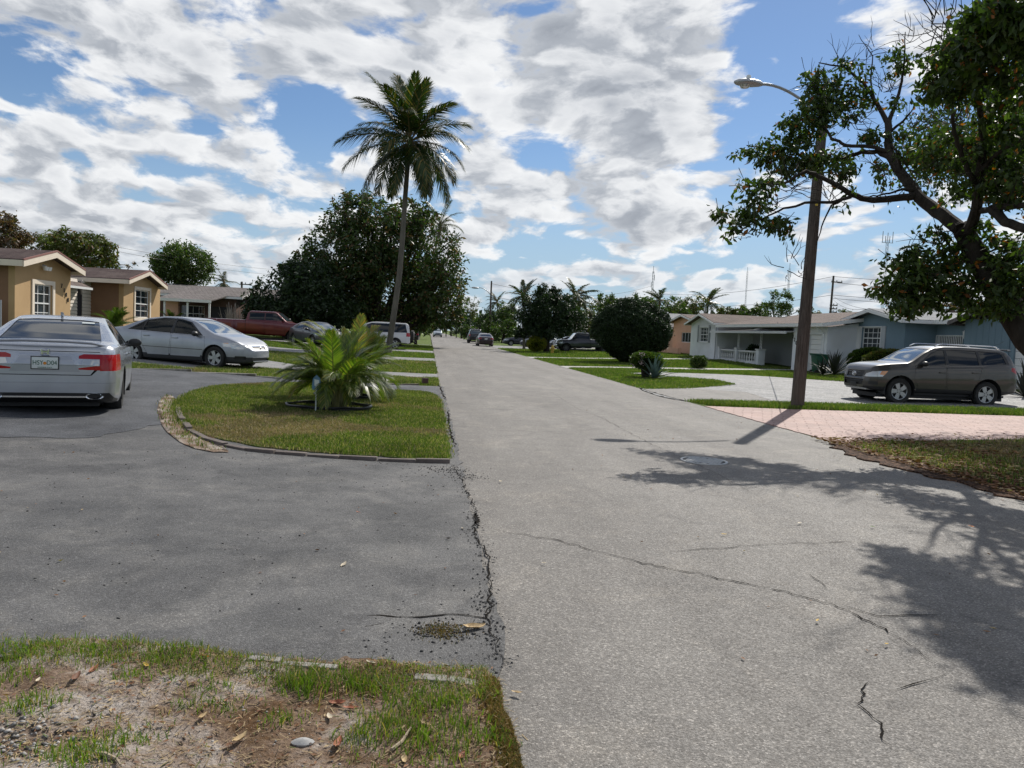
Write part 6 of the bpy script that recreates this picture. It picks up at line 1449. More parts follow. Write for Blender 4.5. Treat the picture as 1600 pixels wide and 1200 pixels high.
# dark tree and its neighbours right of the road
B0 = (10.1, 65.6, .1)
blobs = [cpx(845, 470, 66, 1.7, 1.7, 1.1), cpx(865, 490, 65.5, 2.1, 1.9, 1.3), cpx(832, 498, 65.5, 1.6, 1.7, 1.3), cpx(880, 472, 66, 1.3, 1.4, .9), cpx(850, 515, 65.5, 2.1, 1.8, .8), cpx(893, 500, 66, 1.5, 1.5, 1.1), cpx(847, 452, 66, .5, .6, .5), cpx(868, 454, 66, .5, .6, .5), cpx(812, 520, 66, .6, .8, .6)]
tree('dark_green_tree', 'dense dark green tree on the right verge beside the yellow hydrant', B0, rel(blobs, B0), 26000, .22, L_dark, M_barkdk, .25, 12, shell=.3)
def far_tree(px, py, y, rx, rz, lm, n, seed, label, name='far_tree', size=.5):
    c = on_y(px, py, y); B = (c.x, y, 0); r = random.Random(seed); bl = []
    for k in range(4): bl.append((r.uniform(-.5, .5)*rx, r.uniform(-.4, .4)*rx, c.z+r.uniform(-.45, .35)*rz, rx*r.uniform(.45, .75), rx*.6, rz*r.uniform(.45, .7)))
    bl.append((0, 0, c.z*.45, rx*.7, rx*.6, max(c.z*.35, .5)))
    return tree(name, label, B, bl, n, size, lm, M_barkdk, .2, seed, limbs=6, tz=max(.8, c.z*.3))
FT = [(706, 497, 210, 5, 4, L_mid, 3000, 'leafy tree closing the road end, left of the oncoming car'), (735, 478, 185, 4, 3.6, L_olive, 2000, 'open branched tree left of the distant lamp post'), (748, 500, 150, 3.6, 2.4, L_mid, 3500, 'bright bushy tree under the distant lamp post'), (655, 500, 120, 2.4, 2.2, L_mid, 2600, 'roadside tree left of the road end'), (648, 490, 145, 3.2, 3, L_dark, 2600, 'dark tree at the left kerb, far down the road'),
      (722, 505, 160, 3.2, 2.4, L_dark, 3000, 'dark tree behind the far roadside fence'), (775, 497, 130, 3.0, 2.6, L_dark, 3500, 'dark tree right of the distant lamp post'), (800, 495, 120, 2.8, 2.5, L_mid, 3500, 'tree behind the row of parked dark cars'), (786, 510, 112, 2.2, 1.6, L_mid, 2200, 'yellow green shrub tree behind the tall black SUV'), (762, 508, 118, 2.0, 1.8, L_mid, 2600, 'small tree just beyond the tall black SUV'),
      (915, 488, 110, 3.6, 2.6, L_olive, 3500, 'olive tree above the grey roofed bungalow'), (935, 495, 120, 3.5, 2.4, L_mid, 3000, 'tree left of the clipped round bush, far back'), (962, 480, 100, 2.8, 2.0, L_mid, 4500, 'feathery tree behind the left of the clipped round bush'), (1000, 478, 95, 3.0, 2.2, L_mid, 4500, 'feathery tree behind the top of the clipped round bush'),
      (1052, 486, 95, 3.0, 1.9, L_mid, 4000, 'broad tree behind the peach house roof'), (1080, 480, 98, 3.0, 2.0, L_olive, 4000, 'tree behind the white gable, left of the shaggy palm'), (1128, 490, 110, 2.2, 1.2, L_olive, 2000, 'small tree right of the shaggy palm'), (1150, 487, 110, 2.4, 1.3, L_olive, 2500, 'low tree behind the white house roof, mid roof'), (1180, 487, 100, 2.4, 1.4, L_mid, 2800, 'dark bush tree left of the leaning lamp pole'),
      (1222, 478, 80, 2.4, 1.9, L_mid, 3800, 'leafy tree just left of the leaning lamp pole'), (1262, 488, 90, 2.0, 1.1, L_olive, 1800, 'low crown right of the leaning lamp pole'), (1320, 492, 90, 1.6, .8, L_olive, 1300, 'low crown right of the far power pole'), (735, 515, 128, 1.6, 1.4, L_mid, 2000, 'roadside bush left of the tall black SUV'),
      (1420, 475, 60, 2.6, 1.3, L_dark, 3200, 'dark tree behind the grey roof of the blue house'), (1490, 470, 55, 2.2, 1.4, L_rust, 2200, 'rust tinged tree behind the ridge of the blue house')]
for k, (px, py, y, rx, rz, lm, n, lab) in enumerate(FT): far_tree(px, py, y, rx, rz, lm, n, 60+k, lab, size=.36 if y > 90 else .25)
# far woodland line that reads as one mass
pts = []
r_ = np.random.default_rng(4)
for k in range(150):
    a = r_.uniform(-62, 62); d_ = r_.uniform(240, 330); x, y = d_*math.tan(R(a))*.8, d_
    if -8 < x < 12 and y < 420: y += 120
    hgt = r_.uniform(6, 9.5)
    c = np.array([x, y, hgt*.5]); p = r_.normal(size=(420, 3)); p /= np.linalg.norm(p, axis=1)[:, None]; pts.append(c+p*np.array([7, 5, hgt*.55])*r_.uniform(.5, 1, 420)[:, None])
leaf_mesh('far_woodland', np.concatenate(pts), 1.4, L_dark, None, asp=.7, seed=3, kind='stuff')
# ---- clipped round bush
def shear(label, c, rx, ry, rz, n, size, lm, seed, name='clipped_bush', cat='bush', stem=.12, rough=.03):
    h = empty(name, (c[0], c[1], gh(c[0], c[1])), 0, label, cat); z0 = gh(c[0], c[1])
    r = np.random.default_rng(seed); d = r.normal(size=(n, 3)); d /= np.linalg.norm(d, axis=1)[:, None]
    w = 1+.05*np.sin(d[:, 0]*5+seed)+.045*np.sin(d[:, 1]*7+d[:, 2]*5)+.03*np.sin(d[:, 2]*11+d[:, 0]*9)+.03*np.sin(d[:, 0]*19+d[:, 1]*17+d[:, 2]*15)
    rad = w*(1-rough*2+rough*2*r.uniform(0, 1, n)**.3)+np.abs(r.normal(0, .022, n))*(r.uniform(0, 1, n) < .2)-(r.uniform(0, 1, n) < .25)*r.uniform(0, .25, n)
    p = d*rad[:, None]*np.array([rx, ry, rz])+np.array([0, 0, c[2]-z0]); p = p[p[:, 2] > .05]
    leaf_mesh('foliage', p, size, lm, h, asp=.5, droop=-.1, seed=seed)
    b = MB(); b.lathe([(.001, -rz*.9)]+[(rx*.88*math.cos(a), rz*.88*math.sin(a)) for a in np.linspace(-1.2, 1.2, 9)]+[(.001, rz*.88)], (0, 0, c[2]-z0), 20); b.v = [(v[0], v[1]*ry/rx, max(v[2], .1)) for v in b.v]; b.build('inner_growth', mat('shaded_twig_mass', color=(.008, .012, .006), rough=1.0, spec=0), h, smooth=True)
    s = MB()
    for i in range(5): a = i*1.26; s.tube([(math.cos(a)*stem*.6, math.sin(a)*stem*.6, -.1), (math.cos(a)*rx*.35, math.sin(a)*ry*.35, c[2]-z0-rz*.3)], [stem*.5, stem*.3], 6)
    s.build('stem', M_barkdk, h)
    return h
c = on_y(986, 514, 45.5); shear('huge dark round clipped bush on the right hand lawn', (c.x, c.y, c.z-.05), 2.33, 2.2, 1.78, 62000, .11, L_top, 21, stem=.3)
c = on_y(838, 537, 64.5); shear('yellow green croton bush left of the dark tree trunk', (c.x, c.y, c.z), .75, .7, .55, 3500, .14, L_yel, 22, 'croton_bush')
c = on_y(1010, 563, 29.6); h = shear('loose bush with pale blossoms behind the agave', (c.x, c.y, c.z), .62, .6, .33, 5200, .07, L_mid, 23, 'flowering_bush', rough=.15)
fl = crown_pts([(0, 0, c.z-gh(c.x, c.y), .62, .6, .34)], 260, .4, .9, 5); leaf_mesh('blossom', fl, .05, mat('pale_pink_petals', color=(.65, .5, .5), rough=.6), h, asp=.9, seed=4)
c = on_y(1092, 566, 40.5); shear('small round shrub beside the front path of the white house', (c.x, c.y, c.z), .42, .42, .36, 2600, .09, L_mid, 24, 'small_shrub')
c = on_y(1358, 560, 36.0); shear('low clipped hedge under the shuttered window of the blue house', (c.x, c.y, c.z-.1), .95, .7, .62, 9000, .08, L_mid, 25, 'hedge')
c = on_y(1390, 561, 34.2); shear('right end of the clipped hedge below the blue wall', (c.x, c.y, c.z-.15), 1.2, .7, .58, 9000, .08, L_olive, 26, 'hedge')
c = on_y(1155, 548, 49.5); shear('dark potted bush on the white porch behind the balusters', (c.x+1.0, c.y, .95), .5, .6, .55, 1800, .12, L_dark, 27, 'porch_plant')
# ---- spiky rosette plants
def spiky(name, label, c, n, L, w, m, seed, el=(15, 85), curl=.35, cat='plant'):
    h = empty(name, c, 0, label, cat); r = random.Random(seed)
    for i in range(n):
        az = 6.283*i*.382+r.uniform(-.2, .2); e = R(el[0]+(el[1]-el[0])*(i/n)**.8+r.uniform(-6, 6)); ll = L*r.uniform(.8, 1.12); pts = []; p = Vector((0, 0, 0)); k = 7
        v = []; f = []
        for j in range(k+1):
            t = j/k; ww = w*(.55+.9*t if t < .45 else .96*(1-t)/.55+.0)*(1 if j < k else 0)+.001
            a = e-curl*t*t; u = Vector((math.cos(az)*math.cos(a), math.sin(az)*math.cos(a), math.sin(a))); s = Vector((-math.sin(az), math.cos(az), 0)); nn = s.cross(u)*-1
            v += [p+s*ww/2+nn*ww*.18, p, p-s*ww/2+nn*ww*.18]; p = p+u*ll/k
        for j in range(k): f += [(j*3, j*3+3, j*3+4, j*3+1), (j*3+1, j*3+4, j*3+5, j*3+2)]
        mesh_obj('leaf', v, f, m, h, smooth=True)
    return h
M_agave = noisy('blue_grey_agave_leaf', (.09, .15, .13), (.16, .23, .20), 5, .55); M_dracaena = noisy('dark_purple_green_leaf', (.014, .022, .014), (.035, .04, .03), 4, .65)
p = on_z(1019, 590, .08); spiky('agave', 'blue grey agave rosette with curled lower leaves on the right lawn', (p.x, p.y-.3, .06), 32, 1.0, .14, M_agave, 1, (8, 85), .5)
c = on_y(1304, 575, 34.6); spiky('dracaena', 'dark spiky dracaena between the green bin and the hedge', (c.x, c.y, .3), 38, 1.25, .13, M_dracaena, 2, (20, 88), .4)
spiky('dracaena', 'second dark spiky plant hugging the bin side of the dracaena clump', (c.x-.1, c.y+.9, .25), 26, .9, .11, M_dracaena, 3, (10, 85), .5)
c = on_y(1604, 590, 24.0); spiky('dracaena', 'dark spiky plant behind the tail of the parked SUV, right edge', (c.x, c.y, .2), 30, 1.3, .14, M_dracaena, 4, (10, 85), .5)
# bright fan of thin leaves before the tan house entry, bare white stemmed bush, hanging creeper
c = on_y(178, 492, 33.2); 
def small_palm(label, c, n, L, seed, lm):
    h = empty('garden_palm', c, 0, label, 'palm'); r = random.Random(seed); var = [list(frond_mesh(L, bd, 24, .32, .03, .5, seed+i, gap=.2)) for i, bd in enumerate((.8, 1.4))]
    for i in range(n): frond_obj('frond', h, var[i % 2], lm, M_stalk, .015, r.uniform(0, 6.28), R(r.uniform(25, 80)), (0, 0, .5), 0)
    b = MB(); b.tube([(0, 0, 0), (0, 0, .6)], [.09, .06], 8); b.build('trunk', M_palmbark, h)
small_palm('feathery garden palm before the recessed entry of the tan house', (c.x, c.y, .45), 20, 1.15, 4, L_mid)
c = on_y(268, 478, 56); small_palm('leafy garden palm in the carport of the brown bungalow', (c.x, c.y, .5), 16, 1.3, 5, L_mid)
def bare_bush(label, c, hgt, n, seed):
    h = empty('bare_bush', c, 0, label, 'bush'); r = random.Random(seed); b = MB()
    for i in range(n):
        a = r.uniform(0, 6.28); d = r.uniform(.1, .9); p = Vector((math.cos(a)*d*.3, math.sin(a)*d*.3, 0)); q = Vector((math.cos(a)*d, math.sin(a)*d, hgt*r.uniform(.6, 1)))
        m_ = p.lerp(q, .5)+Vector((r.uniform(-.15, .15), r.uniform(-.15, .15), 0)); b.tube([p, m_, q], [.03, .022, .01], 4)
        for k in range(2): b.tube([m_, m_+Vector((r.uniform(-.4, .4), r.uniform(-.4, .4), r.uniform(.3, .7)))], [.015, .006], 3)
    b.build('stem', M_barkpale, h, kind='stuff')
M_barkpale = mat('pale_bare_twig', color=(.24, .21, .18), rough=.9)
c = on_y(362, 500, 55.5); bare_bush('bare pale stemmed bush against the brown bungalow, behind the red pickup', (c.x, c.y, .4), 2.4, 46, 2)
c = on_y(312, 500, 57); bare_bush('smaller bare bush by the carport post', (c.x, c.y, .4), 1.5, 18, 3)
# planting at the foot of the coconut palm
p = on_y(598, 548, 44.5); spiky('bromeliad', 'dark bromeliad clump at the foot of the leaning coconut palm', (p.x, p.y, .05), 26, .8, .09, M_dracaena, 7, (10, 80), .5)
p = on_y(580, 540, 44.9); shear('leafy shrub left of the coconut palm foot', (p.x, p.y, .55), .7, .6, .5, 2600, .12, L_yel, 28, 'croton_bush')
# ---- the big street tree on the right
def street_tree():
    base = Vector((9.3, 9.4, 0)); h = empty('street_tree', base, 0, 'large spreading tree with dark leaning trunk overhanging the road from the right', 'tree')
    r = random.Random(8); mb = MB(); twig = MB(); leafc = []
    def P_(x, y, Y): return on_y(1100+x/2.4, y/2.4, Y)
    def limb(pts, r0, r1, leafy=None, n=7):
        q = [P_(*p) for p in pts]; out = []
        for i in range(len(q)-1):
            for k in range(4): out.append(q[i].lerp(q[i+1], k/4)+Vector((r.uniform(-1, 1), r.uniform(-1, 1), r.uniform(-1, 1)))*.012)
        out.append(q[-1]); m_ = len(out)
        mb.tube([p-base for p in out], [r0+(r1-r0)*i/(m_-1) for i in range(m_)], n); return out
    # trunk
    q0 = P_(1165, 1190, 10.5)
    mb.tube([(0, 0, -.3), (-.02, .05, .3), (-.15, .35, 1.1), tuple(q0+Vector((.25, 0, -.3))-base), tuple(P_(1130, 1130, 10.7)-base)], [.36, .27, .23, .215, .20], 12)
    limb([(1150, 1160, 10.6), (1080, 1060, 10.9), (1035, 980, 11.1), (985, 890, 11.2), (960, 855, 11.2)], .19, .135, n=12)
    A = limb([(965, 862, 11.2), (870, 790, 11.8), (800, 735, 12.2), (740, 650, 12.8), (700, 590, 13.2), (690, 520, 13.5), (690, 460, 13.8)], .112, .062, n=10)
    limb([(690, 465, 13.8), (650, 390, 14.1), (600, 310, 14.3), (520, 250, 14.5), (430, 235, 14.6)], .05, .01); limb([(692, 465, 13.8), (712, 410, 14), (738, 330, 14.1), (750, 240, 14.2), (755, 120, 14.2)], .045, .008)
    limb([(640, 380, 14.1), (625, 300, 14.2), (632, 210, 14.3), (580, 130, 14.3)], .02, .005); limb([(690, 500, 13.6), (760, 440, 13.4), (790, 400, 13.3)], .03, .008)
    limb([(790, 735, 12.2), (700, 746, 12.1), (610, 750, 12.0), (540, 722, 11.9), (445, 665, 11.8), (380, 640, 11.8), (300, 690, 11.7), (210, 690, 11.6)], .065, .012)
    limb([(550, 738, 11.9), (480, 758, 11.8), (380, 762, 11.7), (300, 782, 11.6), (220, 820, 11.5), (120, 852, 11.4)], .03, .008)
    limb([(790, 715, 12.2), (740, 710, 12.2), (680, 728, 12.1), (620, 738, 12.1)], .025, .01); limb([(560, 730, 11.9), (480, 770, 11.9), (440, 850, 11.9), (420, 920, 11.9)], .02, .006)
    limb([(715, 600, 13.1), (650, 568, 13.4), (590, 572, 13.6), (520, 592, 13.8), (440, 615, 14), (350, 600, 14.3), (250, 560, 14.6), (160, 545, 14.9)], .05, .01)
    limb([(700, 570, 13.2), (620, 550, 13.4), (530, 545, 13.6), (480, 520, 13.8), (440, 460, 14), (420, 380, 14.1), (430, 290, 14.2)], .04, .01)
    limb([(740, 640, 12.8), (720, 560, 12.6), (760, 620, 12.6)], .02, .01); limb([(700, 540, 13.3), (740, 590, 12.9), (770, 640, 12.5), (820, 660, 12.3)], .025, .008)
    Bm = limb([(990, 870, 11.1), (1010, 820, 10.9), (1030, 710, 10.6), (1042, 600, 10.4), (1045, 480, 10.2), (1030, 380, 10), (1035, 260, 9.8)], .09, .03, n=9)
    limb([(1030, 715, 10.6), (990, 640, 10.5), (950, 540, 10.4), (930, 450, 10.3), (930, 350, 10.2), (900, 250, 10)], .045, .012)
    limb([(1030, 790, 10.8), (1100, 778, 10.2), (1210, 768, 9.6), (1400, 700, 9)], .05, .03); limb([(1080, 785, 10.4), (1130, 830, 9.9), (1210, 862, 9.4), (1400, 850, 8.8)], .07, .05, n=9)
    limb([(1040, 640, 10.4), (1120, 560, 10), (1200, 520, 9.6), (1300, 460, 9.2)], .035, .015); limb([(1045, 430, 10.1), (1120, 330, 9.3), (1200, 180, 8.6), (1330, 60, 8.2)], .04, .02)
    limb([(1035, 300, 9.9), (980, 180, 9.2), (940, 80, 8.8)], .025, .01); limb([(960, 855, 11.2), (900, 870, 11.3), (870, 880, 11.3)], .012, .004)
    limb([(1050, 1090, 11), (1000, 1052, 11), (950, 1062, 11), (850, 1082, 11), (760, 1090, 11)], .03, .008); limb([(1030, 970, 11.1), (1100, 930, 10.8), (1200, 900, 10.4)], .02, .006)
    # bare twigs against the sky
    def twigs(x, y, Y, n, L, up=.3, spread=1.0):
        for i in range(n):
            p = P_(x+r.uniform(-30, 30)*spread, y+r.uniform(-25, 25)*spread, Y+r.uniform(-.3, .3)); d = Vector((r.uniform(-1, 1), r.uniform(-.6, .6), r.uniform(-.6, 1)+up)).normalized(); pts = [p]
            for k in range(4): d = (d+Vector((r.uniform(-.4, .4), r.uniform(-.4, .4), r.uniform(-.3, .35)))).normalized(); pts.append(pts[-1]+d*L/4)
            twig.tube([q-base for q in pts], [.007, .006, .005, .004, .002], 4)
            e = pts[2]; d2 = (d+Vector((r.uniform(-1, 1), 0, r.uniform(-.5, 1)))).normalized(); twig.tube([e-base, e+d2*L*.35-base], [.004, .002], 3)
    for x, y, Y, n, L in ((620, 200, 14.3, 7, .6), (755, 140, 14.2, 8, .5), (880, 80, 9, 16, .8), (900, 150, 9.3, 8, .5), (250, 770, 11.6, 14, .5), (330, 700, 11.7, 14, .5), (480, 740, 11.8, 10, .5), (700, 640, 12.5, 8, .6), (560, 460, 13.8, 16, .6), (780, 480, 13.4, 14, .6),
                          (900, 600, 11.6, 14, .6), (960, 450, 10.4, 14, .6), (1060, 640, 10.4, 12, .6), (420, 330, 14.1, 10, .5), (520, 230, 14.4, 8, .5), (680, 330, 14.2, 18, .5), (200, 870, 11.4, 8, .4), (310, 990, 11.3, 5, .4), (340, 1010, 11.3, 4, .35), (1000, 300, 9.9, 10, .7), (870, 900, 11.3, 10, .5), (700, 720, 12.1, 8, .4), (1150, 760, 10, 10, .5)):
        twigs(x, y, Y, n, L)
    # leaf sprays: (x, y, Y, radius x px, radius y px, count)
    S = [(70, 800, 11.4, 32, 28, 90), (110, 850, 11.4, 50, 22, 120), (170, 800, 11.5, 45, 35, 170), (240, 830, 11.5, 45, 25, 110), (200, 740, 11.6, 45, 30, 150), (150, 690, 11.7, 25, 20, 80), (230, 690, 11.7, 45, 25, 140), (300, 880, 11.5, 20, 35, 60), (290, 830, 11.6, 40, 25, 80),
         (180, 560, 14.8, 50, 30, 220), (250, 590, 14.5, 50, 35, 280), (300, 540, 14.4, 60, 50, 420), (350, 600, 14.2, 60, 50, 380), (310, 640, 14.2, 50, 30, 200), (380, 500, 14.2, 60, 50, 420), (330, 460, 14.3, 45, 30, 240), (420, 440, 14.1, 60, 50, 420), (430, 360, 14.1, 50, 45, 380), (410, 300, 14.2, 35, 35, 200), (480, 320, 14.2, 50, 40, 300), (470, 400, 14.1, 50, 50, 380), (520, 360, 14.2, 45, 35, 220),
         (440, 600, 13.9, 60, 35, 300), (510, 570, 13.8, 50, 35, 220), (500, 640, 13.4, 45, 30, 200), (540, 650, 13.3, 25, 25, 90), (540, 240, 14.4, 45, 20, 140), (600, 370, 14.2, 50, 40, 200), (560, 430, 14, 40, 30, 110), (640, 520, 13.5, 30, 30, 130), (620, 510, 13.5, 30, 20, 90), (690, 220, 14.2, 50, 25, 140), (740, 250, 14.2, 40, 40, 150), (600, 290, 14.2, 30, 30, 80), (740, 390, 13.9, 30, 20, 70), (720, 500, 13.3, 25, 20, 70), (760, 510, 13.2, 35, 25, 110), (650, 620, 13.2, 35, 30, 90), (690, 650, 12.9, 30, 25, 70), (760, 590, 12.8, 40, 30, 120),
         (520, 770, 11.9, 12, 10, 14), (545, 700, 11.9, 14, 12, 26), (800, 560, 12.3, 40, 40, 150), (850, 600, 12, 45, 40, 200), (900, 550, 11.5, 60, 50, 300), (880, 620, 11.5, 50, 30, 160), (960, 600, 11, 60, 50, 280), (930, 500, 10.8, 50, 30, 160), (1010, 540, 10.6, 50, 40, 220), (960, 730, 11, 40, 30, 150), (1060, 700, 10.5, 60, 40, 260), (1100, 640, 10.3, 60, 60, 220), (1170, 620, 10, 50, 60, 220), (1130, 740, 10.2, 60, 40, 260), (1060, 850, 10.9, 40, 30, 130), (1150, 680, 10, 70, 50, 200), (1120, 480, 10, 60, 40, 260), (1180, 460, 9.7, 50, 50, 170), (1100, 420, 9.9, 60, 30, 200), (850, 500, 12, 30, 25, 70), (1240, 700, 9.5, 80, 100, 330), (1080, 560, 10.2, 50, 40, 200),
         # low leafy mass round the trunk
         (870, 880, 11.3, 45, 25, 130), (930, 920, 11.3, 45, 30, 190), (800, 960, 11.3, 60, 35, 330), (720, 990, 11.2, 55, 30, 200), (660, 1080, 11.1, 35, 25, 130), (740, 1080, 11.1, 60, 50, 420), (820, 1040, 11.1, 70, 60, 620), (900, 1010, 11.2, 60, 55, 500), (960, 960, 11.3, 45, 35, 240), (900, 1100, 11.1, 80, 50, 560), (800, 1130, 11.0, 60, 30, 300), (980, 1100, 11, 60, 50, 420), (1120, 980, 10.8, 60, 50, 420), (1180, 940, 10.6, 40, 40, 260), (1180, 1040, 10.4, 60, 60, 560), (1100, 900, 10.9, 50, 25, 160), (1130, 1120, 10.4, 60, 60, 450), (1240, 1000, 10.0, 80, 120, 560), (740, 1170, 11, 25, 18, 70), (1040, 1150, 11, 70, 30, 260)]
    # the dense top, nearer and over the road edge
    D = [(900, 220, 9.6, 60, 40, 220), (880, 290, 9.7, 60, 40, 260), (860, 350, 9.8, 35, 30, 110), (960, 240, 9.2, 70, 60, 460), (980, 150, 8.8, 60, 50, 380), (940, 340, 9.4, 55, 35, 260), (1050, 180, 8.6, 80, 70, 620), (1040, 300, 9, 70, 40, 260), (1060, 80, 8.2, 70, 50, 460), (1140, 120, 8.0, 80, 80, 620), (1140, 260, 8.6, 80, 50, 380), (1190, 40, 7.6, 80, 50, 560), (1230, 170, 8.0, 80, 80, 560), (1150, 350, 9.2, 60, 40, 130), (1060, 380, 9.4, 50, 30, 160), (1110, 30, 7.8, 50, 40, 260), (1240, 330, 8.8, 70, 60, 220), (1240, 520, 9.3, 80, 80, 200), (1000, 70, 8.4, 40, 30, 90)]
    def spray(x, y, Y, rx, ry, n):
        c_ = P_(x, y, Y); sc = Y/1200/2.4; k = max(2, n//16)
        for j in range(k):
            t = Vector((r.gauss(0, .55)*rx*sc, r.gauss(0, .5)*(rx+ry)*.5*sc*1.2, r.gauss(0, .55)*ry*sc)); cl = c_+t
            if j % 3 == 0: e = cl+Vector((r.uniform(-.25, .25), r.uniform(-.25, .25), r.uniform(-.1, .3))); twig.tube([e-base, cl.lerp(e, .5)+Vector((r.uniform(-.05, .05),)*3)-base, cl-base], [.006, .005, .003], 3)
            for i in range(int(n/k*1.0)): leafc.append(cl-base+Vector((r.gauss(0, .07), r.gauss(0, .07), r.gauss(0, .05))))
    for s in S: spray(*s[:5], int(s[5]*.86))
    for s in D: spray(*s)
    # crown beyond the frame: continues over the kerb to the right
    for k in range(150):
        c_ = Vector((r.uniform(11.6, 17.0), r.uniform(10.5, 16.0), r.uniform(4.8, 7.6)))
        for i in range(70): leafc.append(c_-base+Vector((r.gauss(0, .3), r.gauss(0, .3), r.gauss(0, .22))))
    for k in range(210):
        c_ = Vector((r.uniform(11.2, 15.6), r.uniform(14.4, 18.2), r.uniform(5.4, 7.2)))
        for i in range(95): leafc.append(c_-base+Vector((r.gauss(0, .3), r.gauss(0, .3), r.gauss(0, .2))))
    for k in range(50):
        c_ = Vector((r.uniform(10.4, 13.5), r.uniform(7.0, 12.5), r.uniform(4.6, 7.5)))
        for i in range(70): leafc.append(c_-base+Vector((r.gauss(0, .3), r.gauss(0, .3), r.gauss(0, .22))))
    for e in ((11.2, 8, 6), (12.3, 11, 6.5), (14.5, 13, 6.4), (13.5, 15.2, 6.4), (16, 12, 6.2), (12.5, 17, 6.4), (9.0, 6.3, 6.3), (7.2, 6.9, 6.2), (10.4, 11.5, 6.8)):
        f0 = Vector((9.6, 9.7, 2.6)); mb.tube([Vector((9.1, 9.9, 1.6))-base, f0-base, f0.lerp(Vector(e), .5)+Vector((0, 0, .4))-base, Vector(e)-base], [.16, .13, .08, .03], 7)
    mb.build('trunk', M_barkdk, h, smooth=True); twig.build('twigs', M_barkdk, h, kind='stuff')
    leaf_mesh('crown', [tuple(v) for v in leafc], .115, L_street, h, asp=.46, droop=.55, seed=8)
street_tree()
# ================================================================ grass, litter, street furniture
def ghv(x, y):
    a = np.interp(-x, [0, 3, 14, 60], [0.0, 0.05, 0.5, 0.55]); t = np.clip((y-44)/14, 0, 1); top = .22+.26*t
    r = np.where(x < 10, np.interp(x, [RX1, 10], [0, .05]), np.where(x < 22, .05+(top-.05)*(x-10)/12, top+.05*(x-22)/38))
    return np.where(x < RX0, a, np.where(x > RX1, r, 0.0))
def inpoly(x, y, poly):
    ins = np.zeros(len(x), bool); n = len(poly)
    for i in range(n):
        x1, y1 = poly[i]; x2, y2 = poly[(i+1) % n]
        c = ((y1 > y) != (y2 > y)) & (x < (x2-x1)*(y-y1)/((y2-y1) if y2 != y1 else 1e-9)+x1); ins ^= c
    return ins
def vnoise(x, y, fr, seed):
    r = np.random.default_rng(seed); a = r.uniform(0, 6.28, 18); k = fr*r.uniform(.5, 1.6, 18); p = r.uniform(0, 6.28, 18)
    return sum(np.sin(x*q*np.cos(b)+y*q*np.sin(b)+c) for b, q, c in zip(a, k, p))/6
def blades(name, x, y, z, h, w, m, seed, lean=.6, **kw):
    r = np.random.default_rng(seed); n = len(x); h = h*r.uniform(.45, 1.35, n)*np.ones(n); a = r.uniform(0, 6.28, n); b = r.uniform(0, 6.28, n); l = h*lean*r.uniform(.1, 1.2, n)
    w = w*r.uniform(.6, 1.3, n)/2; sx, sy = np.cos(a)*w, np.sin(a)*w; dx, dy = np.cos(b)*l, np.sin(b)*l; B = np.stack([x, y, z], 1)
    V = np.stack([B+np.stack([-sx, -sy, -.01+0*x], 1), B+np.stack([sx, sy, -.01+0*x], 1), B+np.stack([sx*.7+dx*.35, sy*.7+dy*.35, h*.6], 1), B+np.stack([-sx*.7+dx*.35, -sy*.7+dy*.35, h*.6], 1), B+np.stack([dx, dy, h*.95], 1)], 1).reshape(-1, 3)
    i = np.arange(n)[:, None]*5; F = np.concatenate([i+[0, 1, 2], i+[0, 2, 3], i+[3, 2, 4]], 1).reshape(-1, 3)
    return mesh_obj(name, V, F, m, None, kind='stuff', **kw)
G_isl = leafmat('island_grass_blades', (.055, .085, .014), (.13, .165, .028), (.30, .24, .13), .22, rough=.6, trans=.3)
G_lush = leafmat('lush_grass_blades', (.055, .095, .014), (.125, .17, .026), (.24, .21, .09), .14, rough=.6, trans=.3)
G_dry = leafmat('dry_straw_blades', (.20, .14, .075), (.36, .27, .15), (.10, .12, .03), .15, rough=.8, trans=.15)
G_verge = leafmat('verge_grass_blades', (.05, .095, .010), (.155, .215, .022), (.30, .22, .08), .16, rough=.55, trans=.35)
G_moss = leafmat('orange_brown_ground_cover', (.18, .11, .03), (.30, .20, .07), (.10, .11, .03), .25, rough=.9, trans=.1)
def field(name, poly, n, h, w, m, seed, lift=0.0, dry=None, keep=None, edge=.04, bare=()):
    r = np.random.default_rng(seed); P_ = np.array(poly); lo, hi = P_.min(0), P_.max(0); x = r.uniform(lo[0], hi[0], n*3); y = r.uniform(lo[1], hi[1], n*3)
    i = inpoly(x, y, poly); x, y = x[i][:n], y[i][:n]; x = x+r.normal(0, edge, len(x)); y = y+r.normal(0, edge, len(y))
    if keep is not None: k = keep(x, y, r); x, y = x[k], y[k]
    z = ghv(x, y)+lift
    if dry:
        dm = vnoise(x, y, 1.7, seed+1)+.5*vnoise(x, y, 5, seed+2)+r.normal(0, .35, len(x))+sum(a*np.exp(-((x-bx_)**2+(y-by_)**2)/q**2) for bx_, by_, q, a in bare) > dry
        blades(name+'_dry', x[dm], y[dm], z[dm], h*.5, w, G_dry, seed, 1.6); blades(name, x[~dm], y[~dm], z[~dm], h, w, m, seed+5)
    else: blades(name, x, y, z, h, w, m, seed)
field('island_grass', ISLAND, 170000, .036, .010, G_isl, 1, .03, dry=.35, bare=((-2.2, 10.7, .8, 1.6), (-1.3, 11.0, .7, 1.2), (-.9, 12.8, .9, .9), (-3.1, 11.9, .6, 1.0), (-.3, 10, .9, -1.2), (-.2, 12.5, .7, -1), (-3.4, 15.5, 1.3, -.6), (-1.7, 9.8, .4, -.9)))
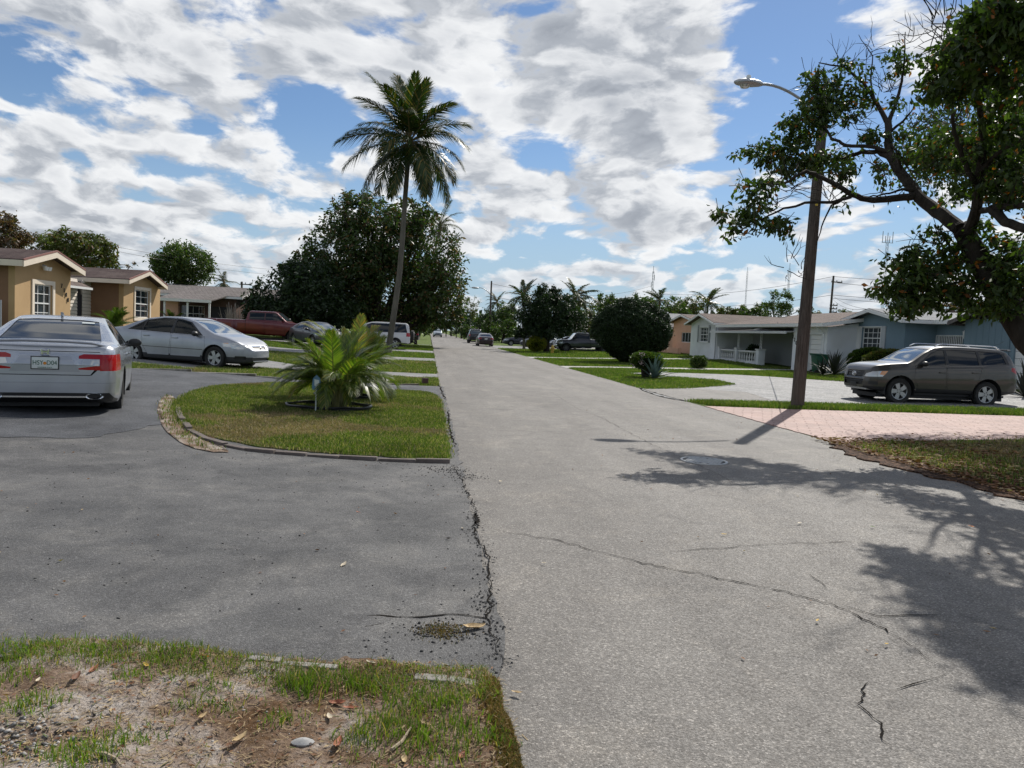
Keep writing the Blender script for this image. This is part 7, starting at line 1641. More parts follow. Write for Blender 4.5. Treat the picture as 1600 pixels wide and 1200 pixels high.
STRIP = [(.30, 21.3), (-1.5, 21.0), (-3.8, 20.7), (-5.7, 20.8), (-7.3, 20.3), (-9.7, 17.5), (-12, 14), (-13.2, 14), (-13.2, 24.2), (-9, 22.2), (-6.5, 21.6), (-6.1, 24.0), (-4, 24.1), (-1.7, 24.5), (.3, 24.8)]
field('verge_grass_strip', STRIP, 80000, .06, .014, G_isl, 2, 0, dry=.55)
field('verge_grass_strip', [(.3, 27.2), (-2, 26.8), (-4.6, 27.4), (-6, 28.8), (-7.5, 31.2), (-9.2, 31.8), (-13, 30.3), (-13, 36.3), (-8, 35.8), (-2.5, 36.2), (.3, 37.4)], 60000, .07, .022, G_isl, 3, 0, dry=.8)
field('verge_grass_strip', [(.3, 41.9), (-2.6, 40.5), (-8, 41.3), (-13, 40.8), (-13, 49.8), (.3, 49.8)], 30000, .08, .035, G_lush, 4)
field('verge_grass_strip', [(.3, 56.2), (-12, 56.2), (-12, 71.8), (.3, 71.8)], 22000, .09, .045, G_lush, 5)
field('verge_grass_strip', [(6.9, 18.1), (8.84, 17.68), (14.6, 17.25), (24, 16.5), (24, 18.2), (14, 18.9), (9.3, 19.15), (6.75, 19.3)], 60000, .09, .016, G_lush, 6, .005)
field('verge_grass_strip', [(6.75, 23.3), (8.4, 24.1), (9.7, 25.3), (11.1, 26.9), (11.3, 29.3), (10.1, 30.8), (8.6, 32.7), (9.2, 33.5), (11.2, 34.8), (14.6, 34.4), (17.8, 30.7), (21.3, 27.2), (26, 24.2), (26, 40), (21.5, 41.3), (14.8, 38.5), (9, 37.4), (6.75, 36.5)], 120000, .075, .026, G_lush, 7)
field('verge_grass_strip', [(6.8, 38.8), (9, 39.4), (14.8, 40.8), (21.5, 43.4), (21.5, 53.2), (6.8, 49.4)], 45000, .085, .04, G_lush, 8)
field('verge_grass_strip', [(6.8, 52.2), (22, 55.2), (22, 77.5), (6.8, 75.8)], 35000, .09, .05, G_lush, 9)
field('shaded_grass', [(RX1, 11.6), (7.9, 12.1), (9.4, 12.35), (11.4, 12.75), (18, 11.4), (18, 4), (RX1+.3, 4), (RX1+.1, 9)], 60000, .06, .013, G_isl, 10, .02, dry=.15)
# the sandy verge at our feet
def near_verge():
    r = np.random.default_rng(21); n = 170000; x = r.uniform(-4.4, .52, n); y = r.uniform(.9, 3.8, n)
    xr = np.interp(y, [-1, 1, 2.6, 3.2, 3.5], [0.50, .46, .38, .36, .28]); top = np.interp(x, [-4.6, -1.9, -1.33, -.73, -.15, .3, .6], [3.86, 3.70, 3.63, 3.55, 3.47, 3.37, 3.3])
    band = np.exp(-((y-top+.14)/.15)**2)*np.clip(1.4+x*-.35, .6, 2.0)
    right = np.clip((x+.62)/.5, 0, 1)*.75
    cl = vnoise(x, y, 4.5, 3)*.55+vnoise(x, y, 11, 4)*.45
    dens = band*1.05+right*.85+cl*.8-.36; ok = (r.uniform(0, 1, n) < np.clip(dens, 0, 1)**1.3) & (x < xr) & (y < top+.03)
    x, y = x[ok], y[ok]; z = np.array([vergeZ(a, b) for a, b in zip(x, y)])
    tall = 1+.7*np.clip(vnoise(x, y, 6, 9), 0, 1.5); d = r.uniform(0, 1, len(x)) < .34
    blades('near_grass', x[~d], y[~d], z[~d], .026*tall[~d], .0042, G_verge, 31, 1.1); blades('near_dry_grass', x[d], y[d], z[d], .030, .0032, G_dry, 32, 1.9)
    # tufts
    tx, ty, tz, th = [], [], [], []
    for px, py, k, hh in [(a_, b_, int(c_*.8), d_*.68) for a_, b_, c_, d_ in ((488, 1072, 240, .12), (468, 1066, 120, .12), (40, 1022, 170, .06), (150, 1024, 150, .05), (590, 1075, 220, .08), (640, 1100, 220, .07), (560, 1062, 160, .07), (700, 1095, 180, .06), (600, 1130, 260, .08), (650, 1150, 220, .08), (720, 1130, 170, .07), (760, 1085, 150, .06), (560, 1150, 130, .07), (190, 1150, 220, .05), (130, 1185, 220, .07), (110, 1175, 150, .06), (20, 1060, 200, .05), (60, 1100, 160, .05), (330, 1075, 110, .05), (300, 1100, 100, .05), (440, 1125, 120, .05), (700, 1170, 200, .08), (770, 1150, 160, .06), (30, 1110, 120, .05), (360, 1100, 90, .04), (210, 1060, 130, .05), (270, 1030, 130, .05))]:
        c = on_z(px, py, .03); s = .05+.02*(k > 150)
        tx += list(r.normal(c.x, s, k)); ty += list(r.normal(c.y, s*.8, k)); th += [hh]*k
    tx, ty, th = map(np.array, (tx, ty, th)); tz = np.array([vergeZ(a, b) for a, b in zip(tx, ty)]); blades('grass_tufts', tx, ty, tz, th, .0045, G_verge, 33, .85)
    # ochre ground cover along the road side
    n = 26000; y = r.uniform(.9, 3.3, n); x = np.interp(y, [-1, 1, 2.6, 3.2, 3.5], [0.50, .46, .38, .36, .28])-np.abs(r.normal(0, .035, n))+.005; x = x+.012*vnoise(y, y, 22, 8)
    z = np.array([vergeZ(a, b) for a, b in zip(x, y)]); blades('ochre_ground_cover', x, y, z+.004, .016, .006, G_moss, 34, 1.0)
    # straw, crumbs, small pale stones
    n = 26000; x = r.uniform(-4, .42, n); y = r.uniform(1.0, 3.5, n); k = vnoise(x, y, 3.5, 12)+r.normal(0, .5, n) > -.25; x, y = x[k], y[k]; n = len(x); z = np.array([vergeZ(a, b) for a, b in zip(x, y)])+.006
    a = r.uniform(0, 6.28, n); L = r.uniform(.008, .045, n); w = r.uniform(.0008, .0022, n); d = np.stack([np.cos(a)*L, np.sin(a)*L, r.uniform(-.3, .3, n)*L], 1); s = np.stack([-np.sin(a)*w, np.cos(a)*w, 0*a], 1); B = np.stack([x, y, z], 1)
    V = np.stack([B-s, B+s, B+d+s, B+d-s], 1).reshape(-1, 3); F = (np.arange(n)[:, None]*4+[0, 1, 2, 3])
    mesh_obj('straw_litter', V, F, G_dry, None, kind='stuff')
near_verge()
def pebbles(name, x, y, z, s, m, seed):
    r = np.random.default_rng(seed); n = len(x); base = np.array([(1, 0, 0), (-1, 0, 0), (0, 1, 0), (0, -1, 0), (0, 0, .7), (0, 0, -.4)]); f = np.array([(0, 2, 4), (2, 1, 4), (1, 3, 4), (3, 0, 4), (2, 0, 5), (1, 2, 5), (3, 1, 5), (0, 3, 5)])
    S = s*r.uniform(.5, 1.5, (n, 1, 1))*r.uniform(.6, 1.4, (n, 1, 3)); a = r.uniform(0, 6.28, n); c, q = np.cos(a), np.sin(a); V = base[None]*S+r.normal(0, .15, (n, 6, 3))*S
    V = np.stack([V[..., 0]*c[:, None]-V[..., 1]*q[:, None], V[..., 0]*q[:, None]+V[..., 1]*c[:, None], V[..., 2]], -1)+np.stack([x, y, z], 1)[:, None]
    F = (np.arange(n)[:, None, None]*6+f[None]).reshape(-1, 3); return mesh_obj(name, V.reshape(-1, 3), F, m, None, kind='stuff')
M_peb = leafmat('mixed_grit', (.12, .115, .11), (.40, .38, .35), (.05, .045, .04), .2, rough=.9, trans=0)
M_crumb = leafmat('asphalt_crumbs', (.03, .03, .03), (.11, .105, .10), (.2, .19, .18), .15, rough=.9, trans=0)
r_ = np.random.default_rng(6)
x = r_.uniform(-3.6, .4, 2600); y = r_.uniform(1, 3.5, 2600); z = np.array([vergeZ(a, b) for a, b in zip(x, y)]); pebbles('verge_pebbles', x, y, z+.001, .004, M_peb, 1)
c = on_z(20, 1160, .03); x = r_.normal(c.x, .12, 260); y = r_.normal(c.y, .10, 260); z = np.array([vergeZ(a, b) for a, b in zip(x, y)]); pebbles('verge_pebbles', x, y, z+.002, .009, M_peb, 2)
# broken edge between the driveway and the road
pp = [(706, 726), (722, 752), (745, 800), (742, 830), (762, 872), (768, 930), (762, 960), (778, 1010), (786, 1040)]
P3 = [on_z(*p) for p in pp]; t = r_.uniform(0, len(P3)-1.001, 520); i = t.astype(int); f = t-i
x = np.array([P3[k].x*(1-g)+P3[k+1].x*g for k, g in zip(i, f)])+r_.normal(-.02, .04, len(t)); y = np.array([P3[k].y*(1-g)+P3[k+1].y*g for k, g in zip(i, f)])+r_.normal(0, .05, len(t)); pebbles('asphalt_crumbs', x, y, x*0+.010, .006, M_crumb, 3)
x = r_.uniform(-6, .3, 500); y = r_.uniform(3.9, 9, 500); pebbles('asphalt_crumbs', x, y, x*0+.008+ghv(x, y), .006, M_crumb, 4)
for (px, py, k, s) in ((690, 988, 260, .06), (700, 735, 160, .10), (730, 745, 90, .08), (650, 745, 60, .3), (560, 1010, 60, .15)):
    c = on_z(px, py); x = r_.normal(c.x, s*1.4, k); y = r_.normal(c.y, s, k); pebbles('asphalt_crumbs', x, y, x*0+.009, .007, M_crumb, 5+k)
c = on_z(692, 988); x = r_.normal(c.x, .06, 700); y = r_.normal(c.y, .05, 700); blades('dry_moss_patch', x, y, x*0+.008, .010, .005, G_moss, 3, 1.2)
i = [(q_.x, q_.y) for q_ in _sp]; field('patch_grass', i, 2600, .035, .010, G_isl, 41, .02, dry=.0)
# leaf litter under the street tree
def litter(name, x, y, z, s, m, seed, **kw):
    r = np.random.default_rng(seed); n = len(x); a = r.uniform(0, 6.28, n); L = s*r.uniform(.6, 1.4, n); W = L*r.uniform(.3, .5, n); up = r.uniform(0, .35, n)*L
    u = np.stack([np.cos(a), np.sin(a), 0*a], 1); v = np.stack([-np.sin(a), np.cos(a), 0*a], 1); B = np.stack([x, y, z], 1); k = np.array([0, 0, 1.0])
    V = np.stack([B-u*L[:, None]/2+k*up[:, None]*.5, B+v*W[:, None]/2+k*up[:, None], B+u*L[:, None]/2+k*up[:, None]*.8, B-v*W[:, None]/2+k*up[:, None]*.6, B], 1).reshape(-1, 3)
    i = np.arange(n)[:, None]*5; F = np.concatenate([i+[0, 4, 1], i+[1, 4, 2], i+[2, 4, 3], i+[3, 4, 0]], 1).reshape(-1, 3); return mesh_obj(name, V, F, m, None, kind='stuff', **kw)
L_lit = leafmat('dead_leaf_litter', (.11, .045, .022), (.27, .14, .07), (.40, .30, .17), .15, rough=.8, trans=.1)
n = 5200; x = np.abs(r_.normal(0, 1.3, n))+RX1-.25; y = r_.uniform(5.0, 12.3, n); k = (y < 12.4) & (x < 12); x, y = x[k], y[k]; litter('leaf_litter', x, y, ghv(x, y)+.035, .075, L_lit, 1)
x = r_.uniform(1.5, 6.6, 90); y = r_.uniform(3.5, 16, 90); litter('scattered_leaf_bits', x, y, x*0+.004, .035, L_lit, 2)
x = r_.uniform(6.8, 12, 170); y = np.interp(x, [6.8, 12], [12.1, 12.9])+np.abs(r_.normal(0, .45, 170)); litter('scattered_leaf_bits', x, y, ghv(x, y)+.016, .06, L_lit, 3)
x = r_.uniform(-5, .2, 50); y = r_.uniform(3.7, 9, 50); litter('scattered_leaf_bits', x, y, ghv(x, y)+.012, .03, L_lit, 4)
x = np.minimum(r_.uniform(-3.5, .4, 2200), r_.uniform(-3.5, 1.4, 2200)+0)*0+r_.choice([0, 1], 2200, p=[.35, .65])*r_.uniform(-1.3, .4, 2200); k = x == 0; x[k] = r_.uniform(-3.5, -1.0, k.sum()); y = r_.uniform(1.1, 3.5, 2200); z = np.array([vergeZ(a, b) for a, b in zip(x, y)]); litter('verge_leaf_bits', x, y, z+.006, .022, L_lit, 5)
# single fallen leaves one can point to
LC = {'tan': (.42, .30, .15), 'brown': (.16, .07, .035), 'red brown': (.30, .10, .045), 'orange': (.50, .17, .03), 'dark': (.045, .03, .02), 'yellow': (.55, .36, .06), 'pale': (.55, .47, .34), 'green': (.10, .17, .03)}
def fallen(px, py, L, col, label, z=None, curl=.5):
    p = on_z(px, py, .03 if py > 1030 and px < 830 else .006); zz = vergeZ(p.x, p.y)+.004 if (py > 1030 and px < 800) else .010
    r = random.Random(px*7+py); v = []; f = []; nx, ny = 7, 5; tw = r.uniform(-.6, .6)
    for i in range(nx):
        t = i/(nx-1); w = L*.42*math.sin(math.pi*(.06+.90*t))**.8
        for j in range(ny):
            s = (j/(ny-1)-.5)*2; ang = s*curl*1.7*(1+.3*tw*t); 
            v.append(((t-.5)*L, math.sin(ang)*w/(curl*1.7+.01)*.5*1.1, (1-math.cos(ang))*w*.5/(curl*1.7+.01)+L*.22*curl*(2*t-1)**2+L*.03*math.sin(9*t+s*3)))
    for i in range(nx-1):
        for j in range(ny-1): f.append((i*ny+j, (i+1)*ny+j, (i+1)*ny+j+1, i*ny+j+1))
    m = noisy('fallen_leaf_'+col.replace(' ', '_'), tuple(c*.7 for c in LC[col]), tuple(min(1, c*1.15) for c in LC[col]), 40, .7)
    o = mesh_obj('fallen_leaf', v, f, m, None, smooth=True, label=label, cat='leaf', group='fallen leaves on the ground'); o.location = (p.x, p.y, zz+.003); o.rotation_euler = (r.uniform(-.15, .15), r.uniform(-.15, .15), r.uniform(0, 6.28))
FL = [(374, 1159, .085, 'tan', 'largest curled tan leaf on the bare sand at the bottom of the picture', .9), (316, 1119, .06, 'tan', 'small upright tan leaf on the sand above the largest curled leaf', .9), (146, 1049, .065, 'red brown', 'reddish brown leaf beside the grass edge, upper left of the sandy verge', .6), (118, 1067, .08, 'brown', 'crumpled brown leaf lying in grass at the left of the verge', .8),
      (146, 1118, .05, 'dark', 'dark curled leaf on bare sand, left of centre of the verge', .9), (286, 1151, .04, 'dark', 'tiny dark curled leaf left of the largest tan leaf', .9), (528, 1093, .075, 'red brown', 'rust red leaf beside the tall grass tuft', .6), (548, 1102, .06, 'red brown', 'second rust red leaf just right of the one by the tall tuft', .6), (528, 1160, .085, 'red brown', 'crumpled reddish leaf near the bottom, right of the grey stone', .8),
      (515, 1118, .05, 'pale', 'pale leaf lying between the two groups of rust red leaves', .5), (632, 1181, .055, 'tan', 'pale tan leaf in grass at the bottom edge, under the short stick', .5), (580, 1035, .05, 'pale', 'pale leaf at the driveway edge above the grass', .7), (638, 1052, .05, 'dark', 'dark folded leaf resting beside the right concrete edging piece', .8), (808, 1076, .05, 'tan', 'narrow tan leaf at the right corner of the verge by the road', .5),
      (665, 1128, .05, 'tan', 'tan leaf tucked in grass below the right concrete edging piece', .6), (722, 1178, .055, 'red brown', 'reddish leaf in grass at the bottom right of the verge', .6), (320, 1031, .05, 'orange', 'orange leaf at the top edge of the verge', .4), (228, 1046, .04, 'yellow', 'small yellow leaf in the verge grass, left part', .4), (60, 1072, .05, 'pale', 'pale crumpled leaf in grass at the far left', .8),
      (325, 887, .06, 'orange', 'orange leaf on the dark driveway, left of centre', .6), (560, 802, .055, 'red brown', 'pinkish leaf on the driveway below the lawn island', .4), (537, 885, .08, 'pale', 'pale folded leaf on the driveway beside its own shadow', .7), (723, 827, .05, 'pale', 'small pale leaf near the broken driveway edge', .5), (740, 983, .13, 'tan', 'long tan leaf at the driveway corner by the crack', .7), (205, 975, .04, 'yellow', 'tiny yellow leaf on the driveway near the grass, left', .4),
      (700, 843, .05, 'dark', 'dark scrap of leaf near the broken driveway edge', .7), (152, 928, .04, 'pale', 'pale scrap of leaf at the left of the driveway', .5), (1518, 824, .06, 'orange', 'orange leaf on the road between two tree shadows', .5), (1363, 824, .05, 'green', 'green leaf on the road below the dappled shadow', .3), (1249, 818, .06, 'pale', 'pale leaf flat on the road right of centre', .2),
      (1131, 836, .05, 'yellow', 'yellow blossom scrap on the road below the round cover', .4), (1277, 971, .035, 'yellow', 'yellow scrap on the road beside the long crack', .4), (1385, 1008, .035, 'yellow', 'yellow scrap on the road right of the crack fork', .4), (850, 881, .035, 'pale', 'tiny pale scrap on the road at its left side', .4), (782, 753, .06, 'pale', 'pale leaf on the left of the road near the island corner', .4)]
for a in FL: fallen(*a[:5], curl=a[5])
def stick(pts, r0, label, col=(.40, .32, .22)):
    P_ = [on_z(*p, .03) for p in pts]; c = P_[0].copy(); b = MB(); b.tube([(p.x-c.x, p.y-c.y, (vergeZ(p.x, p.y) if p.y < 3.4 else .02)+.012-.0) for p in P_], [r0, r0*.9, r0*.6, r0*.4][:len(P_)], 6)
    o = b.build('stick', noisy('weathered_stick', tuple(v*.6 for v in col), col, 30, .8), None, smooth=True, label=label, cat='stick'); o.location = (c.x, c.y, 0)
stick([(150, 1176), (165, 1185), (182, 1190), (188, 1200)], .009, 'bent pale stick at the bottom left corner of the verge')
stick([(612, 1168), (628, 1156), (642, 1138)], .007, 'short pale stick standing in grass right of the reddish leaves'); stick([(1380, 697), (1430, 701), (1475, 694)], .02, 'long grey stick on the dark grass beside the pink driveway', (.2, .18, .15))
b = MB(); b.lathe([(.001, 0), (.03, .002), (.036, .012), (.02, .022), (.001, .025)], n=10); c = on_z(473, 1160, .03); o = b.build('flat_stone', noisy('grey_stone', (.25, .25, .24), (.38, .37, .36), 20, .8), None, smooth=True, label='flat grey stone on the sand between leaves', cat='stone'); o.location = (c.x, c.y, vergeZ(c.x, c.y)-.003); o.scale = (1.2, .7, 1)
# ---- concrete edging
M_curb = noisy('old_concrete_edging', (.075, .06, .052), (.16, .13, .115), 8, .9, .5, 60, bdist=.006, c3=(.05, .045, .04)); M_curb2 = noisy('pale_concrete_edging', (.20, .19, .17), (.32, .30, .27), 10, .9, .4, 60, bdist=.005, c3=(.13, .12, .09))
def edging(label, px, m, w=.075, hgt=.06, seg=.6, zf=None, jit=.015, cap=None):
    pts = [on_z(*p) for p in px]; h = empty('lawn_edging', (0, 0, 0), 0, label, 'edging'); r = random.Random(len(px)); line = []
    for a, b_ in zip(pts, pts[1:]):
        n = max(1, round((b_-a).length/seg)); line += [a.lerp(b_, k/n) for k in range(n)]
    line.append(pts[-1])
    for a, b_ in zip(line, line[1:]):
        d = b_-a; L = d.length-.012; c = (a+b_)/2; z0 = zf(c.x, c.y) if zf else gh(c.x, c.y); hh = hgt+r.uniform(-jit, jit); b = MB()
        b.box((0, 0, hh/2-.03), (L, w, hh+.06)); o = b.build('edging_stone', m, h, bevel=.008); o.location = (c.x+r.uniform(-.006, .006), c.y+r.uniform(-.006, .006), z0); o.rotation_euler = (r.uniform(-.05, .05), r.uniform(-.015, .015), math.atan2(d.y, d.x))
    return h
edging('curved row of old brown concrete edging along the near side of the lawn island', [(277, 647), (281, 662), (296, 680), (322, 694), (352, 703), (385, 709), (430, 713), (480, 716), (530, 719), (590, 721.5), (650, 723), (704, 724)], M_curb, .08, .048, .42)
edging('pale concrete edging pieces half buried in the grass at our feet', [(384, 1040), (440, 1044), (530, 1051)], M_curb2, .045, .012, .35, lambda a, b_: vergeZ(a, b_), .004)
edging('wider pale concrete edging piece by the road corner of the grass', [(645, 1062), (700, 1066), (757, 1077)], M_curb2, .06, .014, .3, lambda a, b_: vergeZ(a, b_), .004)
def band(label, px, m, z, w=.12, h=.03):
    return edging(label, px, m, w, h, 1.6)
band('thin pale kerb line along the grass strip beyond the dark drive', [(210, 589), (300, 591.5), (400, 595), (440, 598)], M_curb2, 0, .10, .04)
band('dark low kerb at the near edge of the neighbour drive strip', [(585, 602), (625, 602.5), (655, 602)], M_curb, 0, .10, .05)
c = on_z(664, 601); MB().box((c.x, c.y, .09), (.16, .16, .20), .2).build('brick_stub', noisy('dark_red_brick', (.06, .03, .025), (.10, .05, .04), 9), None, bevel=.012, label='dark brick stub at the road end of the low kerb', cat='brick')
# ---- manhole cover
def manhole():
    c = on_z(1100, 720); h = empty('manhole_cover', (c.x, c.y, 0), R(15), 'round pale iron utility cover set in the road under the dappled tree shadow', 'manhole'); m = noisy('pale_worn_iron', (.34, .35, .35), (.50, .50, .49), 20, .5, metal=.2); md = mat('dark_iron_recess', color=(.05, .05, .05), rough=.8)
    b = MB(); b.lathe([(.305, -.02), (.305, .006), (.275, .006), (.275, -.02)], n=40); b.build('frame', m, h)
    b = MB(); b.lathe([(.001, .0015), (.274, .0015)], n=40); b.build('lid', md, h)
    b = MB()
    for i in range(-4, 5):
        for j in range(-4, 5):
            x, y = i*.058, j*.058
            if math.hypot(x, y) < .245: b.box((x, y, .004), (.040, .040, .005))
    b.build('raised_studs', m, h, kind='stuff')
manhole()
# ---- leaning lamp pole
def woodmat(t, b):
    p = t.coord(); q = t.map(p, scale=(1, 1, .06)); n = t.noise(q, 14, 6, .7); g = t.noise(q, 60, 4, .7)
    c = t.ramp(n, [(.3, (.05, .042, .036)), (.6, (.12, .10, .086)), (.75, (.18, .155, .135))]); c = t.mix(1.0, c, t.ramp(g, [(.35, .5), (.6, 1.2)]), 'MULTIPLY')
    c = t.mix(t.rng(t.sep(p)[2], 0, 1.4, .6, 0), c, (.16, .125, .10, 1)); t.put(b.inputs['Base Color'], c); t.put(b.inputs['Normal'], t.bump(t.math('ADD', n, g), .9, .02))
M_pole = mat('weathered_pole_wood', woodmat, rough=.9, spec=.2)
def lamp_pole(label, base, top, r0, r1, arm, head_w=1.0, name='street_lamp', detail=True, group=None):
    base, top = Vector(base), Vector(top); h = empty(name, base, 0, label, 'street lamp', group); b = MB(); n = 14
    b.tube([base.lerp(top, t)-base for t in (-.02, 0, .25, .5, .75, 1)], [r0*1.03, r0, r0+(r1-r0)*.25, (r0+r1)/2, r0+(r1-r0)*.75, r1], n); b.build('pole', M_pole, h, smooth=True)
    arm = [Vector(a)-base for a in arm]; b = MB(); q = []
    for i in range(9):
        t = i/8; q.append(arm[0]*(1-t)**2+arm[1]*2*t*(1-t)+arm[2]*t*t)
    b.tube(q, .035*head_w, 8); b.build('arm', M_galv, h, smooth=True)
    e = q[-1]; d = (q[-1]-q[-2]).normalized(); d.z = 0; d.normalize(); s = Vector((-d.y, d.x, 0)); k = head_w
    prof = [(0, .045, .05), (.08, .09, .08), (.25, .15, .10), (.45, .17, .10), (.62, .12, .07), (.70, .03, .03)]; v = []; f = []; m = 12
    for (x, w, hh) in prof:
        for j in range(m): a = 2*math.pi*j/m; v.append(e+d*(x-.05)*k+s*math.cos(a)*w*k+Vector((0, 0, math.sin(a)*hh*k*(1 if math.sin(a) > 0 else .8))))
    for i in range(len(prof)-1):
        for j in range(m): f.append((i*m+j, i*m+(j+1) % m, (i+1)*m+(j+1) % m, (i+1)*m+j))
    f += [tuple(range(m)), tuple((len(prof)-1)*m+j for j in range(m))]
    B2 = MB(); B2.add(v, f); B2.build('lamp_head', M_galv, h, smooth=True)
    if detail:
        B2 = MB(); B2.lathe([(.001, .16), (.04, .155), (.055, .13), (.055, .06), (.001, .06)], e+d*.3*k+Vector((0, 0, .03)), 12); B2.build('photocell', M_whiteframe, h, smooth=True)
        B2 = MB(); B2.lathe([(.001, -.06), (.10, -.05), (.13, .0), (.12, .01)], e+d*.38*k-Vector((0, 0, .06)), 12); B2.build('lens', M_clearl, h, smooth=True)
    return h
tp = on_y(1289, 148, 18.1); bp = Vector((9.11, 18.06, -.1))
am = on_y(1272, 172, 18.08); a2 = on_y(1225, 130, 18.1); a3 = on_y(1188, 131.5, 18.1)
LP = lamp_pole('tall wooden lamp pole between the grass strip and the pink driveway, arm to the left', bp, tp, .165, .112, [am, a2, a3])
t_ = on_y(1276, 318, 17.9); MB().box((t_.x-bp.x, t_.y-bp.y, t_.z-bp.z), (.06, .012, .10)).build('yellow_tag', mat('yellow_tag_plastic', color=(.6, .45, .05), rough=.5), LP)
c = on_z(1246, 636, .02); x = r_.normal(c.x, .22, 700); y = r_.normal(c.y, .12, 700); blades('grass_at_pole', x, y, ghv(x, y), .11, .014, G_lush, 71)
Y = 118; lamp_pole('distant lamp pole beyond the parked black SUV', (on_y(764.5, 528, Y).x, Y, 0), on_y(768, 439, Y), .17, .12, [on_y(766, 460, Y), on_y(757, 448, Y), on_y(747, 450, Y)], 1.6, detail=False)
# ---- power poles and wires
def power_pole(label, base, top, arms, r0=.16):
    base, top = Vector(base), Vector(top); h = empty('power_pole', base, 0, label, 'power pole'); b = MB(); b.tube([(0, 0, -.3), top-base], [r0, r0*.7], 8); b.build('pole', M_pole, h)
    for z, w in arms:
        p = base.lerp(top, z)-base; MB().box(p+Vector((w*.35, 0, 0)), (w, .1, .12)).build('crossarm', M_pole, h)
        for k in (0, .5, 1): q = MB(); q.lathe([(.001, .2), (.05, .18), (.06, 0), (.001, 0)], p+Vector((w*.35+(k-.5)*w*.9, 0, .06)), 6); q.build('insulator', M_galv, h)
Y = 84; pb = on_y(1296, 495, Y); pt = on_y(1302.5, 431, Y); power_pole('power pole standing behind the garage roof of the white house', (pb.x, Y, 0), pt, [(.93, 1.3), (.66, .9), (.62, .9), (.58, .9)])
Y = 62; pb = on_y(84, 385, Y); pt = on_y(86, 363, Y); power_pole('power pole top behind the left tan house roof', (pb.x, Y, 0), pt, [(.96, 1.0)])
Y = 96; pt = on_y(378, 440, Y); power_pole('power pole behind the brown bungalow roof', (pt.x, Y, 0), pt, [(.95, 1.2)])
M_wire = mat('black_cable', color=(.02, .02, .022), rough=.6)
def wire(label, a, b_, sag, r=.012, group='overhead cables'):
    a, b_ = Vector(a), Vector(b_); m = MB(); n = 14; pts = []
    for i in range(n+1): t = i/n; p = a.lerp(b_, t); p.z -= sag*4*t*(1-t); pts.append(p-a)
    m.tube(pts, r, 4); o = m.build('overhead_cable', M_wire, None, label=label, cat='cable', group=group); o.location = a
T = on_y(1302.5, 432, 84); M1 = on_y(1300, 461, 84); M2 = on_y(1300, 466, 84)
wire('top cable running right from the power pole behind the garage roof', T, on_y(1640, 436, 84), .5, .022); wire('second cable running right from the crossarm of the power pole', T-Vector((-.5, 0, .7)), on_y(1640, 452, 84), .5, .022)
wire('third cable to the right, half way down the power pole', M1, on_y(1640, 470, 84), .4, .022); wire('lowest cable to the right of the power pole', M2, on_y(1640, 478, 84), .4, .022)
wire('top cable running left from the power pole towards the thin masts', T, on_y(1020, 458, 150), 1.0, .022); wire('lower cable running left from the power pole', M1, on_y(1040, 476, 150), .8, .022)
wire('service cable dropping from the power pole to the blue house', M1, on_y(1392, 484, 44), .5, .014); wire('second service cable dropping right of the first to the blue house', M2, on_y(1360, 482, 46), .5, .014)
wire('black service cable from the lamp pole to the white house roof', on_y(1257, 480, 18.1), on_y(1216, 496, 46), .1, .013)
wire('cable crossing right from the distant lamp pole', on_y(768, 443, 118), on_y(1020, 446, 190), 2.2, .03); wire('lower cable right of the distant lamp pole', on_y(767, 462, 118), on_y(1000, 468, 190), 2, .03)
wire('long cable over the roofs at the left', on_y(86, 366, 62), on_y(500, 425, 96), .6, .014); wire('second long cable over the roofs at the left', on_y(86, 372, 62), on_y(500, 434, 96), .6, .014)
# ---- thin radio masts on the horizon
M_mast = mat('pale_grey_mast_steel', color=(.30, .32, .35), rough=.6)
def mast(label, px, pyt, pyb, Y, w, antennas):
    t_ = on_y(px, pyt, Y); h = empty('radio_mast', (t_.x, Y, 0), 0, label, 'mast'); b = MB(); H_ = t_.z; lg = [Vector((w*math.cos(a), w*math.sin(a), 0)) for a in (0, 2.09, 4.19)]
    for l in lg: b.tube([l, l+Vector((0, 0, H_))], w*.14, 4)
    n = int(H_/(w*3))
    for k in range(n):
        z = k*w*3
        for i in range(3): b.tube([lg[i]+Vector((0, 0, z)), lg[(i+1) % 3]+Vector((0, 0, z+w*3))], w*.08, 3, False)
    b.build('lattice', M_mast, h)
    for dz, dx, l in antennas: MB().tube([(dx, 0, H_-dz), (dx, 0, H_-dz+l)], w*.25, 5).build('antenna', M_mast, h)
    if len(antennas) > 3: MB().tube([(-w*4.5, 0, H_-1.5), (w*4.5, 0, H_-1.5)], w*.2, 4).build('antenna_bar', M_mast, h)
mast('thin radio mast with a knob near its top above the clipped round bush', 1021, 424, 470, 420, .55, [(5, .8, 3), (9, -.8, 3), (1, 0, 4)]); mast('tallest thin mast above the white house roof', 1168, 424, 480, 520, .5, [(1, 0, 4)])
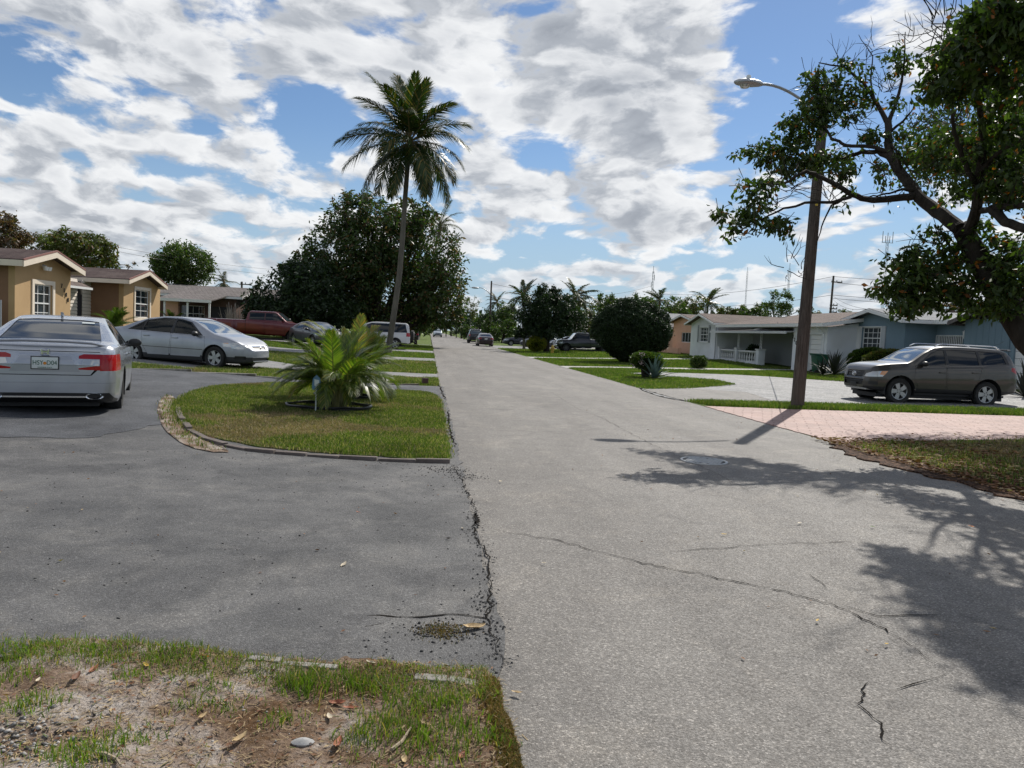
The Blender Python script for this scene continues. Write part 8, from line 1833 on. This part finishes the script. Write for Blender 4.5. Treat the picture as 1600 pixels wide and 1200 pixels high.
mast('short mast just left of the wooden lamp pole', 1234, 419, 455, 420, .55, [(5, .9, 3), (5, -.9, 3), (1, 0, 4)]); mast('mast crowned with an antenna rack, right of the power pole', 1387, 374, 470, 330, .6, [(1.5, 2.4, 5), (1.5, -2.4, 5), (1.5, 1.0, 3), (1.5, -1.0, 3), (1, 0, 4)])
# ---- hydrant, sign stake, far fence
def hydrant():
    p = on_z(863, 552, .08); h = empty('fire_hydrant', (p.x, p.y, .06), 0, 'yellow fire hydrant on the right verge in front of the dark tree', 'fire hydrant'); m = mat('faded_yellow_paint', color=(.50, .33, .05), rough=.5)
    b = MB(); b.lathe([(.001, 0), (.17, 0), (.17, .05), (.12, .06), (.11, .42), (.15, .44), (.15, .48), (.12, .52), (.10, .60), (.05, .66), (.001, .67)], n=16); b.build('barrel', m, h, smooth=True)
    for a in (0, math.pi/2, math.pi): b = MB(); u = Vector((math.cos(a), -math.sin(a), 0)); b.tube([u*.08+Vector((0, 0, .36)), u*.19+Vector((0, 0, .36))], [.06, .065], 10); b.build('nozzle_cap', m, h, smooth=True)
    MB().lathe([(.03, .66), (.03, .72), (.001, .72)], n=5).build('bonnet_nut', m, h)
hydrant()
def stake():
    p = on_z(493, 645, .04); h = empty('yard_sign', (p.x, p.y, .03), 0, 'small blue and white yard sign on a thin white stake before the areca palm', 'yard sign'); m = mat('white_stake_paint', color=(.62, .68, .66), rough=.5)
    MB().tube([(0, 0, -.02), (0, 0, .5)], .011, 8).build('stake', m, h); bl = mat('faded_blue_sign', color=(.10, .22, .34), rough=.5)
    MB().prism([(-.06, 0, .40), (.06, 0, .40), (.075, 0, .46), (.06, 0, .60), (0, 0, .66), (-.06, 0, .60), (-.075, 0, .46)], (0, .02, 0)).build('sign_board', bl, h)
    MB().prism([(-.03, -.003, .47), (.04, -.003, .47), (.045, -.003, .57), (-.035, -.003, .585)], (0, -.004, 0)).build('white_panel', m, h)
stake()
h = empty('roadside_fence', (8.2, 110, 0), 0, 'low wire fence with thin posts along the far right road edge', 'fence')
for k in range(24): MB().tube([(0, k*4.2, -.05), (0, k*4.2, 1.3)], .05, 6).build('post', M_galv, h)
for z in (.5, 1.25): MB().tube([(0, 0, z), (0, 97, z)], .025, 4).build('rail', M_galv, h)
